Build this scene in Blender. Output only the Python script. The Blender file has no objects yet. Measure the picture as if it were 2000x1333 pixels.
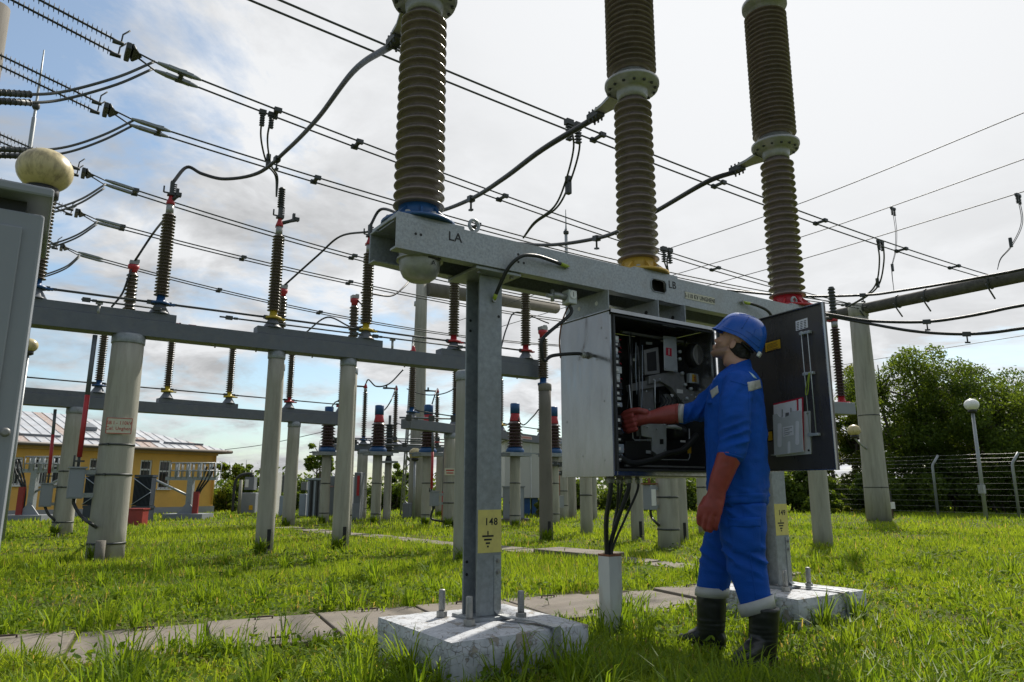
import bpy, bmesh, math, random
import numpy as np
from mathutils import Vector, Matrix, noise as mnoise
random.seed(7); RNG = np.random.default_rng(7)
SC = bpy.context.scene
COL = SC.collection
# ------------------------------------------------------------------ camera, world, sun, exposure
FPX = 1395.0; TH = math.atan(286.5/FPX); CH = 0.89
CT, ST = math.cos(TH), math.sin(TH)
cam = bpy.data.cameras.new('camera'); camo = bpy.data.objects.new('camera', cam); COL.objects.link(camo)
cam.sensor_width = 36.0; cam.lens = FPX/2000*36; cam.clip_start = 0.05; cam.clip_end = 3000
camo.location = (0, 0, CH); camo.rotation_euler = (math.pi/2+TH, 0, 0)
SC.camera = camo
SUN_AZ, SUN_EL = math.radians(25), math.radians(46)      # azimuth to the right of the view direction (+Y)
SUND = Vector((math.sin(SUN_AZ)*math.cos(SUN_EL), math.cos(SUN_AZ)*math.cos(SUN_EL), math.sin(SUN_EL)))
sl = bpy.data.lights.new('sun', 'SUN'); sl.energy = 5.0; sl.angle = math.radians(1.2); sl.color = (1, 0.94, 0.84)
so = bpy.data.objects.new('sun', sl); COL.objects.link(so)
so.rotation_euler = SUND.to_track_quat('Z', 'Y').to_euler()
SC.view_settings.view_transform = 'Standard'; SC.view_settings.look = 'None'
SC.view_settings.exposure = 0.10; SC.view_settings.gamma = 1.0; SC.view_settings.use_curve_mapping = False
SC.cycles.max_bounces = 6; SC.cycles.diffuse_bounces = 4; SC.cycles.transparent_max_bounces = 6

def N(nt, typ, **kw):
    n = nt.nodes.new(typ)
    for k, v in kw.items():
        if k.startswith('i_'):
            n.inputs[k[2:].replace('_', ' ')].default_value = v
        else:
            setattr(n, k, v)
    return n
def L(nt, a, ao, b, bi):
    nt.links.new(a.outputs[ao], b.inputs[bi])
def ramp(nt, stops, interp='LINEAR'):
    r = nt.nodes.new('ShaderNodeValToRGB'); r.color_ramp.interpolation = interp
    while len(r.color_ramp.elements) < len(stops): r.color_ramp.elements.new(0.5)
    for e, (p, c) in zip(r.color_ramp.elements, stops):
        e.position = p; e.color = (c, c, c, 1) if isinstance(c, (int, float)) else (*c, 1)
    return r
def math_n(nt, op, a=None, b=None, clamp=False):
    m = nt.nodes.new('ShaderNodeMath'); m.operation = op; m.use_clamp = clamp
    for i, x in enumerate((a, b)):
        if x is None: continue
        if isinstance(x, (int, float)): m.inputs[i].default_value = x
        else: nt.links.new(x, m.inputs[i])
    return m.outputs[0]
def mix_c(nt, f, a, b, blend='MIX'):
    m = nt.nodes.new('ShaderNodeMix'); m.data_type = 'RGBA'; m.blend_type = blend; m.clamp_factor = True
    for s, x in ((m.inputs[0], f), (m.inputs[6], a), (m.inputs[7], b)):
        if isinstance(x, (int, float)): s.default_value = x
        elif isinstance(x, (tuple, list)): s.default_value = (*x, 1) if len(x) == 3 else x
        else: nt.links.new(x, s)
    return m.outputs[2]

w = bpy.data.worlds.new('World'); SC.world = w; w.use_nodes = True
nt = w.node_tree; nt.nodes.clear()
out = N(nt, 'ShaderNodeOutputWorld'); bg = N(nt, 'ShaderNodeBackground'); bg.inputs['Strength'].default_value = 0.1
L(nt, bg, 0, out, 0)
sky = N(nt, 'ShaderNodeTexSky', sky_type='NISHITA', sun_disc=False)
sky.sun_elevation = SUN_EL; sky.sun_rotation = SUN_AZ; sky.altitude = 100; sky.air_density = 1.0; sky.dust_density = 1.2
tc = N(nt, 'ShaderNodeTexCoord')
nrm = N(nt, 'ShaderNodeVectorMath', operation='NORMALIZE'); L(nt, tc, 'Generated', nrm, 0)
sep = N(nt, 'ShaderNodeSeparateXYZ'); L(nt, nrm, 0, sep, 0)
zz = math_n(nt, 'MAXIMUM', math_n(nt, 'ADD', sep.outputs[2], 0.22), 0.05)
px_ = math_n(nt, 'DIVIDE', sep.outputs[0], zz); py_ = math_n(nt, 'DIVIDE', sep.outputs[1], zz)
cmb = N(nt, 'ShaderNodeCombineXYZ'); nt.links.new(px_, cmb.inputs[0]); nt.links.new(py_, cmb.inputs[1])
dsun = N(nt, 'ShaderNodeVectorMath', operation='DOT_PRODUCT'); L(nt, nrm, 0, dsun, 0); dsun.inputs[1].default_value = SUND
n1 = N(nt, 'ShaderNodeTexNoise', i_Scale=1.6, i_Detail=11.0, i_Roughness=0.62, i_Distortion=0.35); L(nt, cmb, 0, n1, 'Vector')
n2 = N(nt, 'ShaderNodeTexNoise', i_Scale=2.9, i_Detail=10.0, i_Roughness=0.60, i_Distortion=0.3); n2.noise_dimensions = '3D'
off = N(nt, 'ShaderNodeVectorMath', operation='ADD'); L(nt, cmb, 0, off, 0); off.inputs[1].default_value = (13.1, 4.2, 0)
L(nt, off, 0, n2, 'Vector')
near = ramp(nt, [(0.0, 0.0), (0.70, 0.0), (0.92, 1.0), (1.0, 1.0)]); L(nt, dsun, 'Value', near, 0)
cov_in = math_n(nt, 'ADD', n1.outputs[0], math_n(nt, 'MULTIPLY', near.outputs[0], 0.30))
cov = ramp(nt, [(0.0, 0.0), (0.425, 0.0), (0.56, 1.0), (1.0, 1.0)]); nt.links.new(cov_in, cov.inputs[0])
# cloud radiance: thick grey bellies against bright thin edges; brighter towards the sun
bell = ramp(nt, [(0.0, 1.08), (0.40, 1.04), (0.50, 0.82), (0.62, 0.60), (1.0, 0.5)]); L(nt, n2, 0, bell, 0)
bell2 = mix_c(nt, near.outputs[0], bell.outputs[0], (1.0, 1.0, 1.0))
ff = ramp(nt, [(0.0, 4.2), (0.33, 5.6), (0.48, 7.3), (0.72, 8.1), (0.9, 8.3), (1.0, 9.0)]); L(nt, dsun, 'Value', ff, 0)
cl = mix_c(nt, 1.0, bell2, ff.outputs[0], 'MULTIPLY')
cl = mix_c(nt, 1.0, cl, (0.985, 1.0, 1.02), 'MULTIPLY')
skyb = mix_c(nt, .17, mix_c(nt, 1.0, sky.outputs[0], (1.15, 1.32, 1.34), 'MULTIPLY'), (6.6, 7.0, 7.3))
fin = mix_c(nt, cov.outputs[0], skyb, cl)
nt.links.new(fin, bg.inputs['Color'])

# ------------------------------------------------------------------ picture <-> place
def ray(x, y):
    a = (x-1000)/FPX; b = (666.5-y)/FPX
    return Vector((a, CT-b*ST, ST+b*CT))
def at(x, y, Y):
    d = ray(x, y); return Vector((0, 0, CH))+d*(Y/d.y)
def gr(x, y, z=0.0):
    d = ray(x, y); return Vector((0, 0, CH))+d*((z-CH)/d.z)
def proj(p):
    Z = p[2]-CH; fz = p[1]*CT+Z*ST; up = -p[1]*ST+Z*CT
    return 1000+FPX*p[0]/fz, 666.5-FPX*up/fz
AZ = math.radians(55.73)
U = Vector((math.sin(AZ), math.cos(AZ), 0)); V = Vector((-U.y, U.x, 0)); UP = Vector((0, 0, 1))
P1 = gr(940, 1207, 0.22); P1.z = 0
def W(s, t, z): return P1+U*s+V*t+UP*z
def onx(A, B, px):
    """the point of segment line A-B that stands at picture column px"""
    lo, hi = -1.0, 2.0
    for _ in range(60):
        m = (lo+hi)/2; p = A.lerp(B, m)
        if (proj(p)[0] < px) == (proj(A)[0] < proj(B)[0]): lo = m
        else: hi = m
    return A.lerp(B, (lo+hi)/2)

# ------------------------------------------------------------------ mesh builder
class MB:
    def __init__(s): s.v = []; s.f = []; s.m = []; s.sm = []
    def add(s, vs, fs, mi=0, smooth=False):
        o = len(s.v); s.v += [tuple(x) for x in vs]
        for f in fs: s.f.append([i+o for i in f]); s.m.append(mi); s.sm.append(smooth)
        return s
    def box(s, c, size, ax=None, mi=0):
        c = Vector(c); ax = ax or (Vector((1, 0, 0)), Vector((0, 1, 0)), UP)
        hx, hy, hz = [a*(d/2) for a, d in zip(ax, size)]
        vs = [c+hx*i+hy*j+hz*k for k in (-1, 1) for j in (-1, 1) for i in (-1, 1)]
        return s.add(vs, [(0, 2, 3, 1), (4, 5, 7, 6), (0, 1, 5, 4), (2, 6, 7, 3), (0, 4, 6, 2), (1, 3, 7, 5)], mi)
    def fbox(s, s0, s1, t0, t1, z0, z1, mi=0):
        return s.box(W((s0+s1)/2, (t0+t1)/2, (z0+z1)/2), (s1-s0, t1-t0, z1-z0), (U, V, UP), mi)
    def tube(s, pts, r, n=8, mi=0, cap=True, ell=None):
        pts = [Vector(p) for p in pts]; k = len(pts)
        rs = [r]*k if isinstance(r, (int, float)) else list(r)
        T = [(pts[min(i+1, k-1)]-pts[max(i-1, 0)]).normalized() for i in range(k)]
        a = Vector((0, 0, 1)) if abs(T[0].z) < .9 else Vector((1, 0, 0))
        x = (a-T[0]*a.dot(T[0])).normalized(); vs = []
        for i in range(k):
            x = (x-T[i]*x.dot(T[i])).normalized(); y = T[i].cross(x)
            for j in range(n):
                q = 2*math.pi*j/n
                vs.append(pts[i]+(x*math.cos(q)+y*math.sin(q))*rs[i])
        fs = [(i*n+j, i*n+(j+1) % n, (i+1)*n+(j+1) % n, (i+1)*n+j) for i in range(k-1) for j in range(n)]
        s.add(vs, fs, mi, True)
        if cap:
            s.f.append([len(s.v)-n*k+j for j in range(n)][::-1]); s.m.append(mi); s.sm.append(False)
            s.f.append([len(s.v)-n+j for j in range(n)]); s.m.append(mi); s.sm.append(False)
        return s
    def rod(s, a, b, r, n=8, mi=0): return s.tube([a, b], r, n, mi)
    def lathe(s, prof, o, axis=UP, n=20, mi=0, smooth=True, sx=1.0):
        o = Vector(o); axis = Vector(axis).normalized()
        a = Vector((1, 0, 0)) if abs(axis.x) < .9 else Vector((0, 1, 0))
        x = (a-axis*a.dot(axis)).normalized(); y = axis.cross(x); vs = []; k = len(prof)
        for r, z in prof:
            for j in range(n):
                q = 2*math.pi*j/n; vs.append(o+axis*z+(x*math.cos(q)+y*math.sin(q))*r)
        fs = [(i*n+j, i*n+(j+1) % n, (i+1)*n+(j+1) % n, (i+1)*n+j) for i in range(k-1) for j in range(n)]
        s.add(vs, fs, mi, smooth)
        b = len(s.v)-n*k
        s.f.append([b+j for j in range(n)][::-1]); s.m.append(mi); s.sm.append(False)
        s.f.append([b+(k-1)*n+j for j in range(n)]); s.m.append(mi); s.sm.append(False)
        return s
    def prism(s, poly, vec, mi=0):
        poly = [Vector(p) for p in poly]; n = len(poly); vec = Vector(vec)
        s.add(poly+[p+vec for p in poly], [tuple(range(n))[::-1], tuple(range(n, 2*n))]+[(i, (i+1) % n, n+(i+1) % n, n+i) for i in range(n)], mi)
        return s
    def loft(s, rings, mi=0, smooth=True, cap=True):
        n = len(rings[0]); k = len(rings); vs = [p for r in rings for p in r]
        fs = [(i*n+j, i*n+(j+1) % n, (i+1)*n+(j+1) % n, (i+1)*n+j) for i in range(k-1) for j in range(n)]
        if cap: fs += [tuple(range(n))[::-1], tuple(range((k-1)*n, k*n))]
        return s.add(vs, fs, mi, smooth)
    def ell(s, c, rad, ax=None, nu=16, nv=10, mi=0):
        c = Vector(c); ax = ax or (Vector((1, 0, 0)), Vector((0, 1, 0)), UP); rings = []
        for i in range(nv):
            th = math.pi*(i+.5)/nv
            rings.append([c+ax[0]*(rad[0]*math.sin(th)*math.cos(2*math.pi*j/nu))+ax[1]*(rad[1]*math.sin(th)*math.sin(2*math.pi*j/nu))-ax[2]*(rad[2]*math.cos(th)) for j in range(nu)])
        return s.loft(rings, mi)
    def build(s, name, mats, parent=None, bevel=0, kind=None):
        if not isinstance(mats, (list, tuple)): mats = [mats]
        off = ROOTS.get(parent.name, Vector((0, 0, 0))) if parent is not None else Vector((0, 0, 0))
        me = bpy.data.meshes.new(name)
        me.from_pydata([(x[0]-off.x, x[1]-off.y, x[2]-off.z) for x in s.v], [], s.f)
        for m in mats: me.materials.append(m)
        me.polygons.foreach_set('material_index', s.m); me.polygons.foreach_set('use_smooth', s.sm)
        bm = bmesh.new(); bm.from_mesh(me); bmesh.ops.recalc_face_normals(bm, faces=bm.faces); bm.to_mesh(me); bm.free()
        o = bpy.data.objects.new(name, me); COL.objects.link(o)
        if parent is not None:
            o.parent = parent; ROOTS[o.name] = off
        if bevel:
            b = o.modifiers.new('b', 'BEVEL'); b.width = bevel; b.segments = 2; b.limit_method = 'ANGLE'; b.angle_limit = math.radians(40)
        if kind: o['kind'] = kind
        return o
ROOTS = {}
def thing(name, label, cat, loc, group=None):
    o = bpy.data.objects.new(name, None); COL.objects.link(o); o.empty_display_size = .1
    o.location = loc; ROOTS[o.name] = Vector(loc); return tag(o, label, cat, group)
def tag(o, label, cat, group=None):
    o['label'] = label; o['category'] = cat
    if group: o['group'] = group
    return o
def inst(me_obj_mesh, name, parent, world_loc):
    o = bpy.data.objects.new(name, me_obj_mesh); COL.objects.link(o)
    off = ROOTS[parent.name]; o.parent = parent; o.location = Vector(world_loc)-off; ROOTS[o.name] = Vector(world_loc); return o
def np_obj(name, verts, faces, mat, parent=None, kind=None, smooth=True, attrs=None):
    """verts (n,3); faces (m,k) all with k corners"""
    me = bpy.data.meshes.new(name); verts = np.asarray(verts, np.float32); faces = np.asarray(faces, np.int32)
    if parent is not None:
        o_ = ROOTS[parent.name]; verts = verts-np.array((o_.x, o_.y, o_.z), np.float32)
    k = faces.shape[1]
    me.vertices.add(len(verts)); me.vertices.foreach_set('co', verts.ravel())
    me.loops.add(faces.size); me.loops.foreach_set('vertex_index', faces.ravel())
    me.polygons.add(len(faces)); me.polygons.foreach_set('loop_start', np.arange(0, faces.size, k, dtype=np.int32))
    me.polygons.foreach_set('use_smooth', np.full(len(faces), smooth))
    if attrs:
        for an, av in attrs.items():
            a = me.attributes.new(an, 'FLOAT', 'POINT'); a.data.foreach_set('value', np.asarray(av, np.float32))
    me.materials.append(mat); me.update(calc_edges=True); me.validate()
    o = bpy.data.objects.new(name, me); COL.objects.link(o)
    if parent is not None: o.parent = parent; ROOTS[o.name] = ROOTS[parent.name]
    if kind: o['kind'] = kind
    return o
def text(name, body, origin, xdir, ydir, height, mat, parent, depth=0.0008, align='CENTER', sx=1.0, bold=0.0):
    cu = bpy.data.curves.new(name, 'FONT'); cu.body = body; cu.size = height/0.70; cu.align_x = align; cu.align_y = 'CENTER'
    cu.extrude = depth; cu.offset = bold*cu.size; cu.space_character = 1.0+bold*6; cu.resolution_u = 3
    t = bpy.data.objects.new('tmp', cu); COL.objects.link(t)
    dg = bpy.context.evaluated_depsgraph_get(); me = bpy.data.meshes.new_from_object(t.evaluated_get(dg)); me.name = name
    bpy.data.objects.remove(t); bpy.data.curves.remove(cu)
    x = Vector(xdir).normalized(); y = Vector(ydir).normalized(); z = x.cross(y)
    M = Matrix(((x.x*sx, y.x, z.x), (x.y*sx, y.y, z.y), (x.z*sx, y.z, z.z))).to_4x4(); M.translation = Vector(origin)-ROOTS[parent.name]
    me.transform(M); me.materials.clear(); me.materials.append(mat)
    o = bpy.data.objects.new(name, me); COL.objects.link(o); o.parent = parent; ROOTS[o.name] = ROOTS[parent.name]
    return o
def spline(pts, n=8):
    """Catmull-Rom through pts"""
    P = [Vector(p) for p in pts]; P = [P[0]*2-P[1]]+P+[P[-1]*2-P[-2]]; o = []
    for i in range(1, len(P)-2):
        a, b, c, d = P[i-1:i+3]
        for j in range(n):
            t = j/n
            o.append(0.5*((2*b)+(c-a)*t+(2*a-5*b+4*c-d)*t*t+(3*b-a-3*c+d)*t**3))
    o.append(P[-2]); return o

# ------------------------------------------------------------------ materials
MATS = {}
def mat(name, col, rough=0.6, metal=0.0, var=0.12, scale=6.0, bump=0.0, bscale=40.0, spec=0.5, dirt=None, dscale=2.0, damt=0.5, stretch=None, coat=0.0, colvar=None):
    m = bpy.data.materials.new(name); m.use_nodes = True; nt = m.node_tree; b = nt.nodes['Principled BSDF']
    b.inputs['Roughness'].default_value = rough; b.inputs['Metallic'].default_value = metal
    b.inputs['Specular IOR Level'].default_value = spec; b.inputs['Coat Weight'].default_value = coat
    geo = N(nt, 'ShaderNodeNewGeometry')
    mp = N(nt, 'ShaderNodeMapping'); L(nt, geo, 'Position', mp, 'Vector')
    if stretch: mp.inputs['Scale'].default_value = stretch
    n1 = N(nt, 'ShaderNodeTexNoise', i_Scale=scale, i_Detail=6.0, i_Roughness=0.6); L(nt, mp, 0, n1, 'Vector')
    lo = tuple(c*(1-var) for c in col); hi = tuple(min(1, c*(1+var)) for c in col)
    if colvar: lo = colvar
    r = ramp(nt, [(0.3, lo), (0.7, hi)]); L(nt, n1, 0, r, 0); c = r.outputs[0]
    if dirt:
        n2 = N(nt, 'ShaderNodeTexNoise', i_Scale=dscale, i_Detail=8.0, i_Roughness=0.7); L(nt, mp, 0, n2, 'Vector')
        r2 = ramp(nt, [(0.48, 0.0), (0.68, damt)]); L(nt, n2, 0, r2, 0)
        c = mix_c(nt, r2.outputs[0], c, dirt)
    nt.links.new(c, b.inputs['Base Color'])
    rr = ramp(nt, [(0.3, max(0, rough-.08)), (0.7, min(1, rough+.08))]); L(nt, n1, 0, rr, 0); L(nt, rr, 0, b, 'Roughness')
    if bump:
        n3 = N(nt, 'ShaderNodeTexNoise', i_Scale=bscale, i_Detail=5.0, i_Roughness=0.6); L(nt, mp, 0, n3, 'Vector')
        bp = N(nt, 'ShaderNodeBump', i_Strength=bump, i_Distance=0.01); L(nt, n3, 0, bp, 'Height'); L(nt, bp, 0, b, 'Normal')
    MATS[name] = m; return m
galv = mat('galvanised_steel', (.31, .335, .35), .45, .4, .26, 75, .15, 220, dirt=(.26, .25, .22), dscale=5, damt=.45)
galvd = mat('galvanised_post', (.255, .28, .30), .5, .35, .22, 30, .08, 200, dirt=(.2, .2, .19), dscale=4, damt=.5)
bolt_m = mat('zinc_bolt', (.30, .30, .29), .45, .7, .15, 60)
paintg = mat('blue_grey_paint', (.11, .125, .15), .5, 0, .1, 9, .05, 60, dirt=(.2, .19, .17), dscale=6, damt=.25)
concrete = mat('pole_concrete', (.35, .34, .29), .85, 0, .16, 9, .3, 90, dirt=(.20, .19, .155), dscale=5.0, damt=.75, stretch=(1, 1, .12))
concd = mat('weathered_concrete', (.165, .152, .13), .9, 0, .2, 7, .3, 80, dirt=(.14, .13, .115), dscale=3.5, damt=.7, stretch=(1, 1, .35))
porc = mat('grey_green_porcelain', (.175, .138, .126), .33, 0, .15, 20, 0, dirt=(.07, .066, .052), dscale=7, damt=.5)
porcb = mat('upper_porcelain', (.165, .128, .118), .33, 0, .15, 20, 0, dirt=(.065, .058, .05), dscale=7, damt=.5)
brown = mat('brown_porcelain', (.085, .066, .048), .28, 0, .2, 20, spec=.6)
maroon = mat('dark_maroon_porcelain', (.05, .026, .024), .25, 0, .2, 20, spec=.6)
silic = mat('dark_silicone', (.045, .05, .05), .6)
blue = mat('blue_paint', (.014, .075, .21), .45, 0, .15, 15, dirt=(.02, .06, .14), damt=.5)
yellow = mat('yellow_paint', (.58, .42, .025), .5, 0, .12, 15, dirt=(.35, .25, .05), damt=.5)
yelold = mat('ochre_yellow_paint', (.50, .31, .045), .5, 0, .12, 15, dirt=(.3, .2, .05), damt=.6)
red = mat('red_paint', (.42, .022, .03), .45, 0, .15, 15, dirt=(.22, .03, .03), damt=.4)
alu = mat('cast_aluminium', (.34, .345, .335), .45, .5, .15, 30, dirt=(.2, .2, .19), damt=.6)
cond = mat('aluminium_conductor', (.06, .068, .068), .6, .2, .2, 80)
darkc = mat('dark_fitting', (.06, .065, .065), .5, .4, .2, 30)
cable = mat('black_cable', (.018, .02, .021), .5, 0, .2, 30)
yg = mat('yellow_green_sleeve', (.30, .38, .03), .5)
black = mat('black_marking', (.012, .012, .013), .6)
stain = mat('brushed_stainless', (.36, .36, .355), .19, .9, .05, 30, .006, 300, dirt=(.24, .235, .22), dscale=3, damt=.6, stretch=(1, 1, .25))
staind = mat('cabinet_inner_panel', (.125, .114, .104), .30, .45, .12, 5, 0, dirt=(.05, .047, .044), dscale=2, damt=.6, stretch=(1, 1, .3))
rubseal = mat('rubber_seal', (.03, .032, .035), .6)
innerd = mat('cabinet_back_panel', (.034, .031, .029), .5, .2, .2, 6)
mech = mat('mechanism_casting', (.24, .24, .235), .5, .4, .15, 25)
mechl = mat('zinc_plate', (.50, .53, .54), .4, .35, .1, 20)
mechb = mat('black_plastic', (.02, .02, .02), .45)
relay = mat('relay_grey', (.50, .53, .53), .5, 0, .1, 30)
white = mat('white_enamel', (.70, .70, .68), .45, 0, .05, 20)
greyp = mat('grey_plastic_pocket', (.60, .61, .61), .5, 0, .05, 20)
paper = mat('white_paper', (.82, .81, .84), .8, 0, .03, 20)
redp = mat('red_plastic', (.50, .02, .05), .4)
sticker = mat('yellow_sticker', (.62, .36, .01), .5, 0, .08, 30)
plateY = mat('pale_yellow_plate', (.60, .53, .15), .6, 0, .08, 14, dirt=(.42, .36, .14), dscale=9, damt=.5)
plateW = mat('cream_name_plate', (.55, .53, .42), .6, 0, .08, 40)
signr = mat('sign_red_print', (.42, .05, .04), .6)
kiosk_m = mat('light_grey_enamel', (.23, .25, .28), .5, 0, .03, 6, .03, 200, dirt=(.32, .33, .34), dscale=2, damt=.3)
globe_m = mat('yellowed_globe', (.55, .46, .24), .35, 0, .12, 8, 0, dirt=(.16, .12, .06), dscale=14, damt=.75, stretch=(1.6, 1.6, .5))
globew = mat('white_globe', (.80, .80, .78), .3)
rust = mat('rusty_steel', (.20, .085, .045), .8, 0, .35, 20, .2, 60)
wallY = mat('ochre_render', (.74, .43, .105), .85, 0, .06, 3, .1, 50, dirt=(.50, .31, .10), dscale=1, damt=.4)
plinth = mat('grey_plinth', (.30, .31, .33), .85, 0, .08, 4, .1, 40)
roofm = mat('zinc_roof_sheet', (.55, .57, .60), .4, .35, .10, 2, 0, dirt=(.38, .28, .22), dscale=2.4, damt=.45)
rustroof = mat('rusted_roof_sheet', (.24, .15, .11), .6, .2, .25, 14, 0, colvar=(.46, .43, .42))
gutter_m = mat('brown_gutter', (.12, .10, .085), .5)
glass_w = mat('window_glass', (.03, .035, .04), .08, 0, .2, 3, spec=.8)
framew = mat('white_frame', (.66, .67, .68), .5)
radia = mat('dark_radiator', (.028, .038, .055), .45)
panelw = mat('pale_wall_panel', (.52, .52, .49), .6, 0, .04, 2, dirt=(.44, .43, .40), damt=.4)
hutg = mat('grey_hut_steel', (.17, .185, .21), .5, 0, .08, 3)
bluegr = mat('blue_grey_box', (.30, .34, .40), .5, 0, .06, 5)
ochre = mat('ochre_wall', (.52, .34, .16), .85, 0, .08, 3)
redbox_m = mat('red_box_paint', (.30, .035, .03), .5)
brick_m = mat('dark_brick', (.11, .06, .05), .85, 0, .25, 12)
gantrym = mat('backlit_gantry_concrete', (.085, .08, .072), .9, 0, .3, 9, .5, 50, dirt=(.16, .15, .13), dscale=5, damt=.5)  # base colour darkened to carry the backlit shade of the tube
# porcelain-like white block paint that flakes off the concrete
def block_mat():
    m = bpy.data.materials.new('flaking_white_paint'); m.use_nodes = True; nt = m.node_tree; b = nt.nodes['Principled BSDF']
    geo = N(nt, 'ShaderNodeNewGeometry')
    n1 = N(nt, 'ShaderNodeTexNoise', i_Scale=11.0, i_Detail=10.0, i_Roughness=0.66, i_Distortion=.4); L(nt, geo, 'Position', n1, 'Vector')
    vo = N(nt, 'ShaderNodeTexVoronoi', i_Scale=26.0, feature='DISTANCE_TO_EDGE'); L(nt, geo, 'Position', vo, 'Vector')
    n2 = N(nt, 'ShaderNodeTexNoise', i_Scale=30.0, i_Detail=6.0); L(nt, geo, 'Position', n2, 'Vector')
    mask = ramp(nt, [(0.57, 0.0), (0.60, 1.0)]); L(nt, n1, 0, mask, 0)
    crack = ramp(nt, [(0.0, 1.0), (0.035, 0.0)]); L(nt, vo, 'Distance', crack, 0)
    cr = math_n(nt, 'MULTIPLY', crack.outputs[0], math_n(nt, 'GREATER_THAN', n1.outputs[0], .455))
    mk = math_n(nt, 'MAXIMUM', mask.outputs[0], cr)
    pc = ramp(nt, [(0.3, (.40, .42, .45)), (0.7, (.52, .535, .56))]); L(nt, n2, 0, pc, 0)
    cc = ramp(nt, [(0.3, (.22, .20, .17)), (0.7, (.34, .31, .27))]); L(nt, n2, 0, cc, 0)
    nt.links.new(mix_c(nt, mk, pc.outputs[0], cc.outputs[0]), b.inputs['Base Color']); b.inputs['Roughness'].default_value = .8
    h = math_n(nt, 'SUBTRACT', math_n(nt, 'MULTIPLY', n2.outputs[0], .5), mk)
    bp = N(nt, 'ShaderNodeBump', i_Strength=.7, i_Distance=0.006); nt.links.new(h, bp.inputs['Height']); L(nt, bp, 0, b, 'Normal'); return m
block_m = block_mat()
def leaf_mat(name, c1, c2, trans=.45, rough=.45, spec=.3, dry=None):
    m = bpy.data.materials.new(name); m.use_nodes = True; nt = m.node_tree; nt.nodes.clear()
    o = N(nt, 'ShaderNodeOutputMaterial'); a = N(nt, 'ShaderNodeAttribute', attribute_name='tint')
    r = ramp(nt, [(0.0, c1), (1.0, c2)] if dry is None else [(0.0, c1), (0.90, c2), (0.96, dry)]); L(nt, a, 'Fac', r, 0)
    p = N(nt, 'ShaderNodeBsdfPrincipled', i_Roughness=rough); p.inputs['Specular IOR Level'].default_value = spec; L(nt, r, 0, p, 'Base Color')
    t = N(nt, 'ShaderNodeBsdfTranslucent'); tcol = mix_c(nt, 1.0, r.outputs[0], (1.25, 1.15, .55), 'MULTIPLY'); nt.links.new(tcol, t.inputs[0])
    mx = N(nt, 'ShaderNodeMixShader'); mx.inputs[0].default_value = trans; L(nt, p, 0, mx, 1); L(nt, t, 0, mx, 2); L(nt, mx, 0, o, 0); return m
# ------------------------------------------------------------------ ground and paths
def ground_mat():
    m = bpy.data.materials.new('soil_and_turf'); m.use_nodes = True; nt = m.node_tree; b = nt.nodes['Principled BSDF']
    geo = N(nt, 'ShaderNodeNewGeometry')
    n1 = N(nt, 'ShaderNodeTexNoise', i_Scale=.9, i_Detail=8.0, i_Roughness=.65); L(nt, geo, 'Position', n1, 'Vector')
    n2 = N(nt, 'ShaderNodeTexNoise', i_Scale=24.0, i_Detail=6.0, i_Roughness=.7); L(nt, geo, 'Position', n2, 'Vector')
    g = ramp(nt, [(0.3, (.055, .085, .012)), (0.7, (.12, .17, .022))]); L(nt, n2, 0, g, 0)
    d = ramp(nt, [(0.3, (.05, .045, .02)), (0.7, (.10, .085, .045))]); L(nt, n2, 0, d, 0)
    k = ramp(nt, [(0.42, 0.0), (0.62, 1.0)]); L(nt, n1, 0, k, 0)
    nt.links.new(mix_c(nt, k.outputs[0], g.outputs[0], d.outputs[0]), b.inputs['Base Color']); b.inputs['Roughness'].default_value = .95
    b.inputs['Specular IOR Level'].default_value = .1
    bp = N(nt, 'ShaderNodeBump', i_Strength=.8, i_Distance=.03); L(nt, n2, 0, bp, 'Height'); L(nt, bp, 0, b, 'Normal'); return m
gm = MB(); gm.add([(-600, -60, 0), (600, -60, 0), (600, 900, 0), (-600, 900, 0)], [(0, 1, 2, 3)])
gobj = gm.build('ground', ground_mat()); gobj['kind'] = 'structure'
slabm = mat('path_slab_concrete', (.185, .160, .132), .9, 0, .16, 5, .3, 70, dirt=(.11, .093, .075), dscale=2.6, damt=.7)
hookm = mat('rusty_lifting_hook', (.07, .045, .035), .8)
def pathrow(label, c0, c1, width, pitch, top, hooks, raised=()):
    """row of concrete slabs from c0 to c1 (points on the ground)"""
    root = bpy.data.objects.new('path', None); COL.objects.link(root); root.location = c0; ROOTS[root.name] = Vector(c0)
    root['kind'] = 'structure'; root['label'] = label
    d = (c1-c0); n = int(d.length/pitch); d.normalize(); q = Vector((-d.y, d.x, 0))
    for i in range(n):
        c = c0+d*(pitch*(i+.5)); h = top+random.uniform(-.012, .012)+(.06 if i in raised else 0)
        yaw = random.uniform(-.02, .02); d2 = (d+q*yaw).normalized(); q2 = Vector((-d2.y, d2.x, 0)); up = (UP+d*random.uniform(-.015, .015)+q*random.uniform(-.012, .012)).normalized()
        m = MB(); m.box(c+UP*(h-.06)+q*random.uniform(-.02, .02), (pitch-.022, width*random.uniform(.97, 1.02), .12), (d2, q2, up))
        s = m.build('slab', slabm, root, bevel=.008)
        if hooks and proj(c)[1] < 1400 and c.y > 1.5:
            for sgn in (-1, 1):
                b = c+q2*(sgn*(width/2-.10))+UP*(h+.004); l = .055
                hk = MB(); hk.tube([b-d2*l-UP*.02, b-d2*l+UP*.012, b-d2*l*.7+UP*.012, b+d2*l*.7+UP*.012, b+d2*l+UP*.012, b+d2*l-UP*.02], .006, 6)
                hk.build('lifting_hook', hookm, s)
    return c0, d, q, width, n*pitch
PATHS = []
def pf(s, t): return W(s, t, 0)
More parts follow.
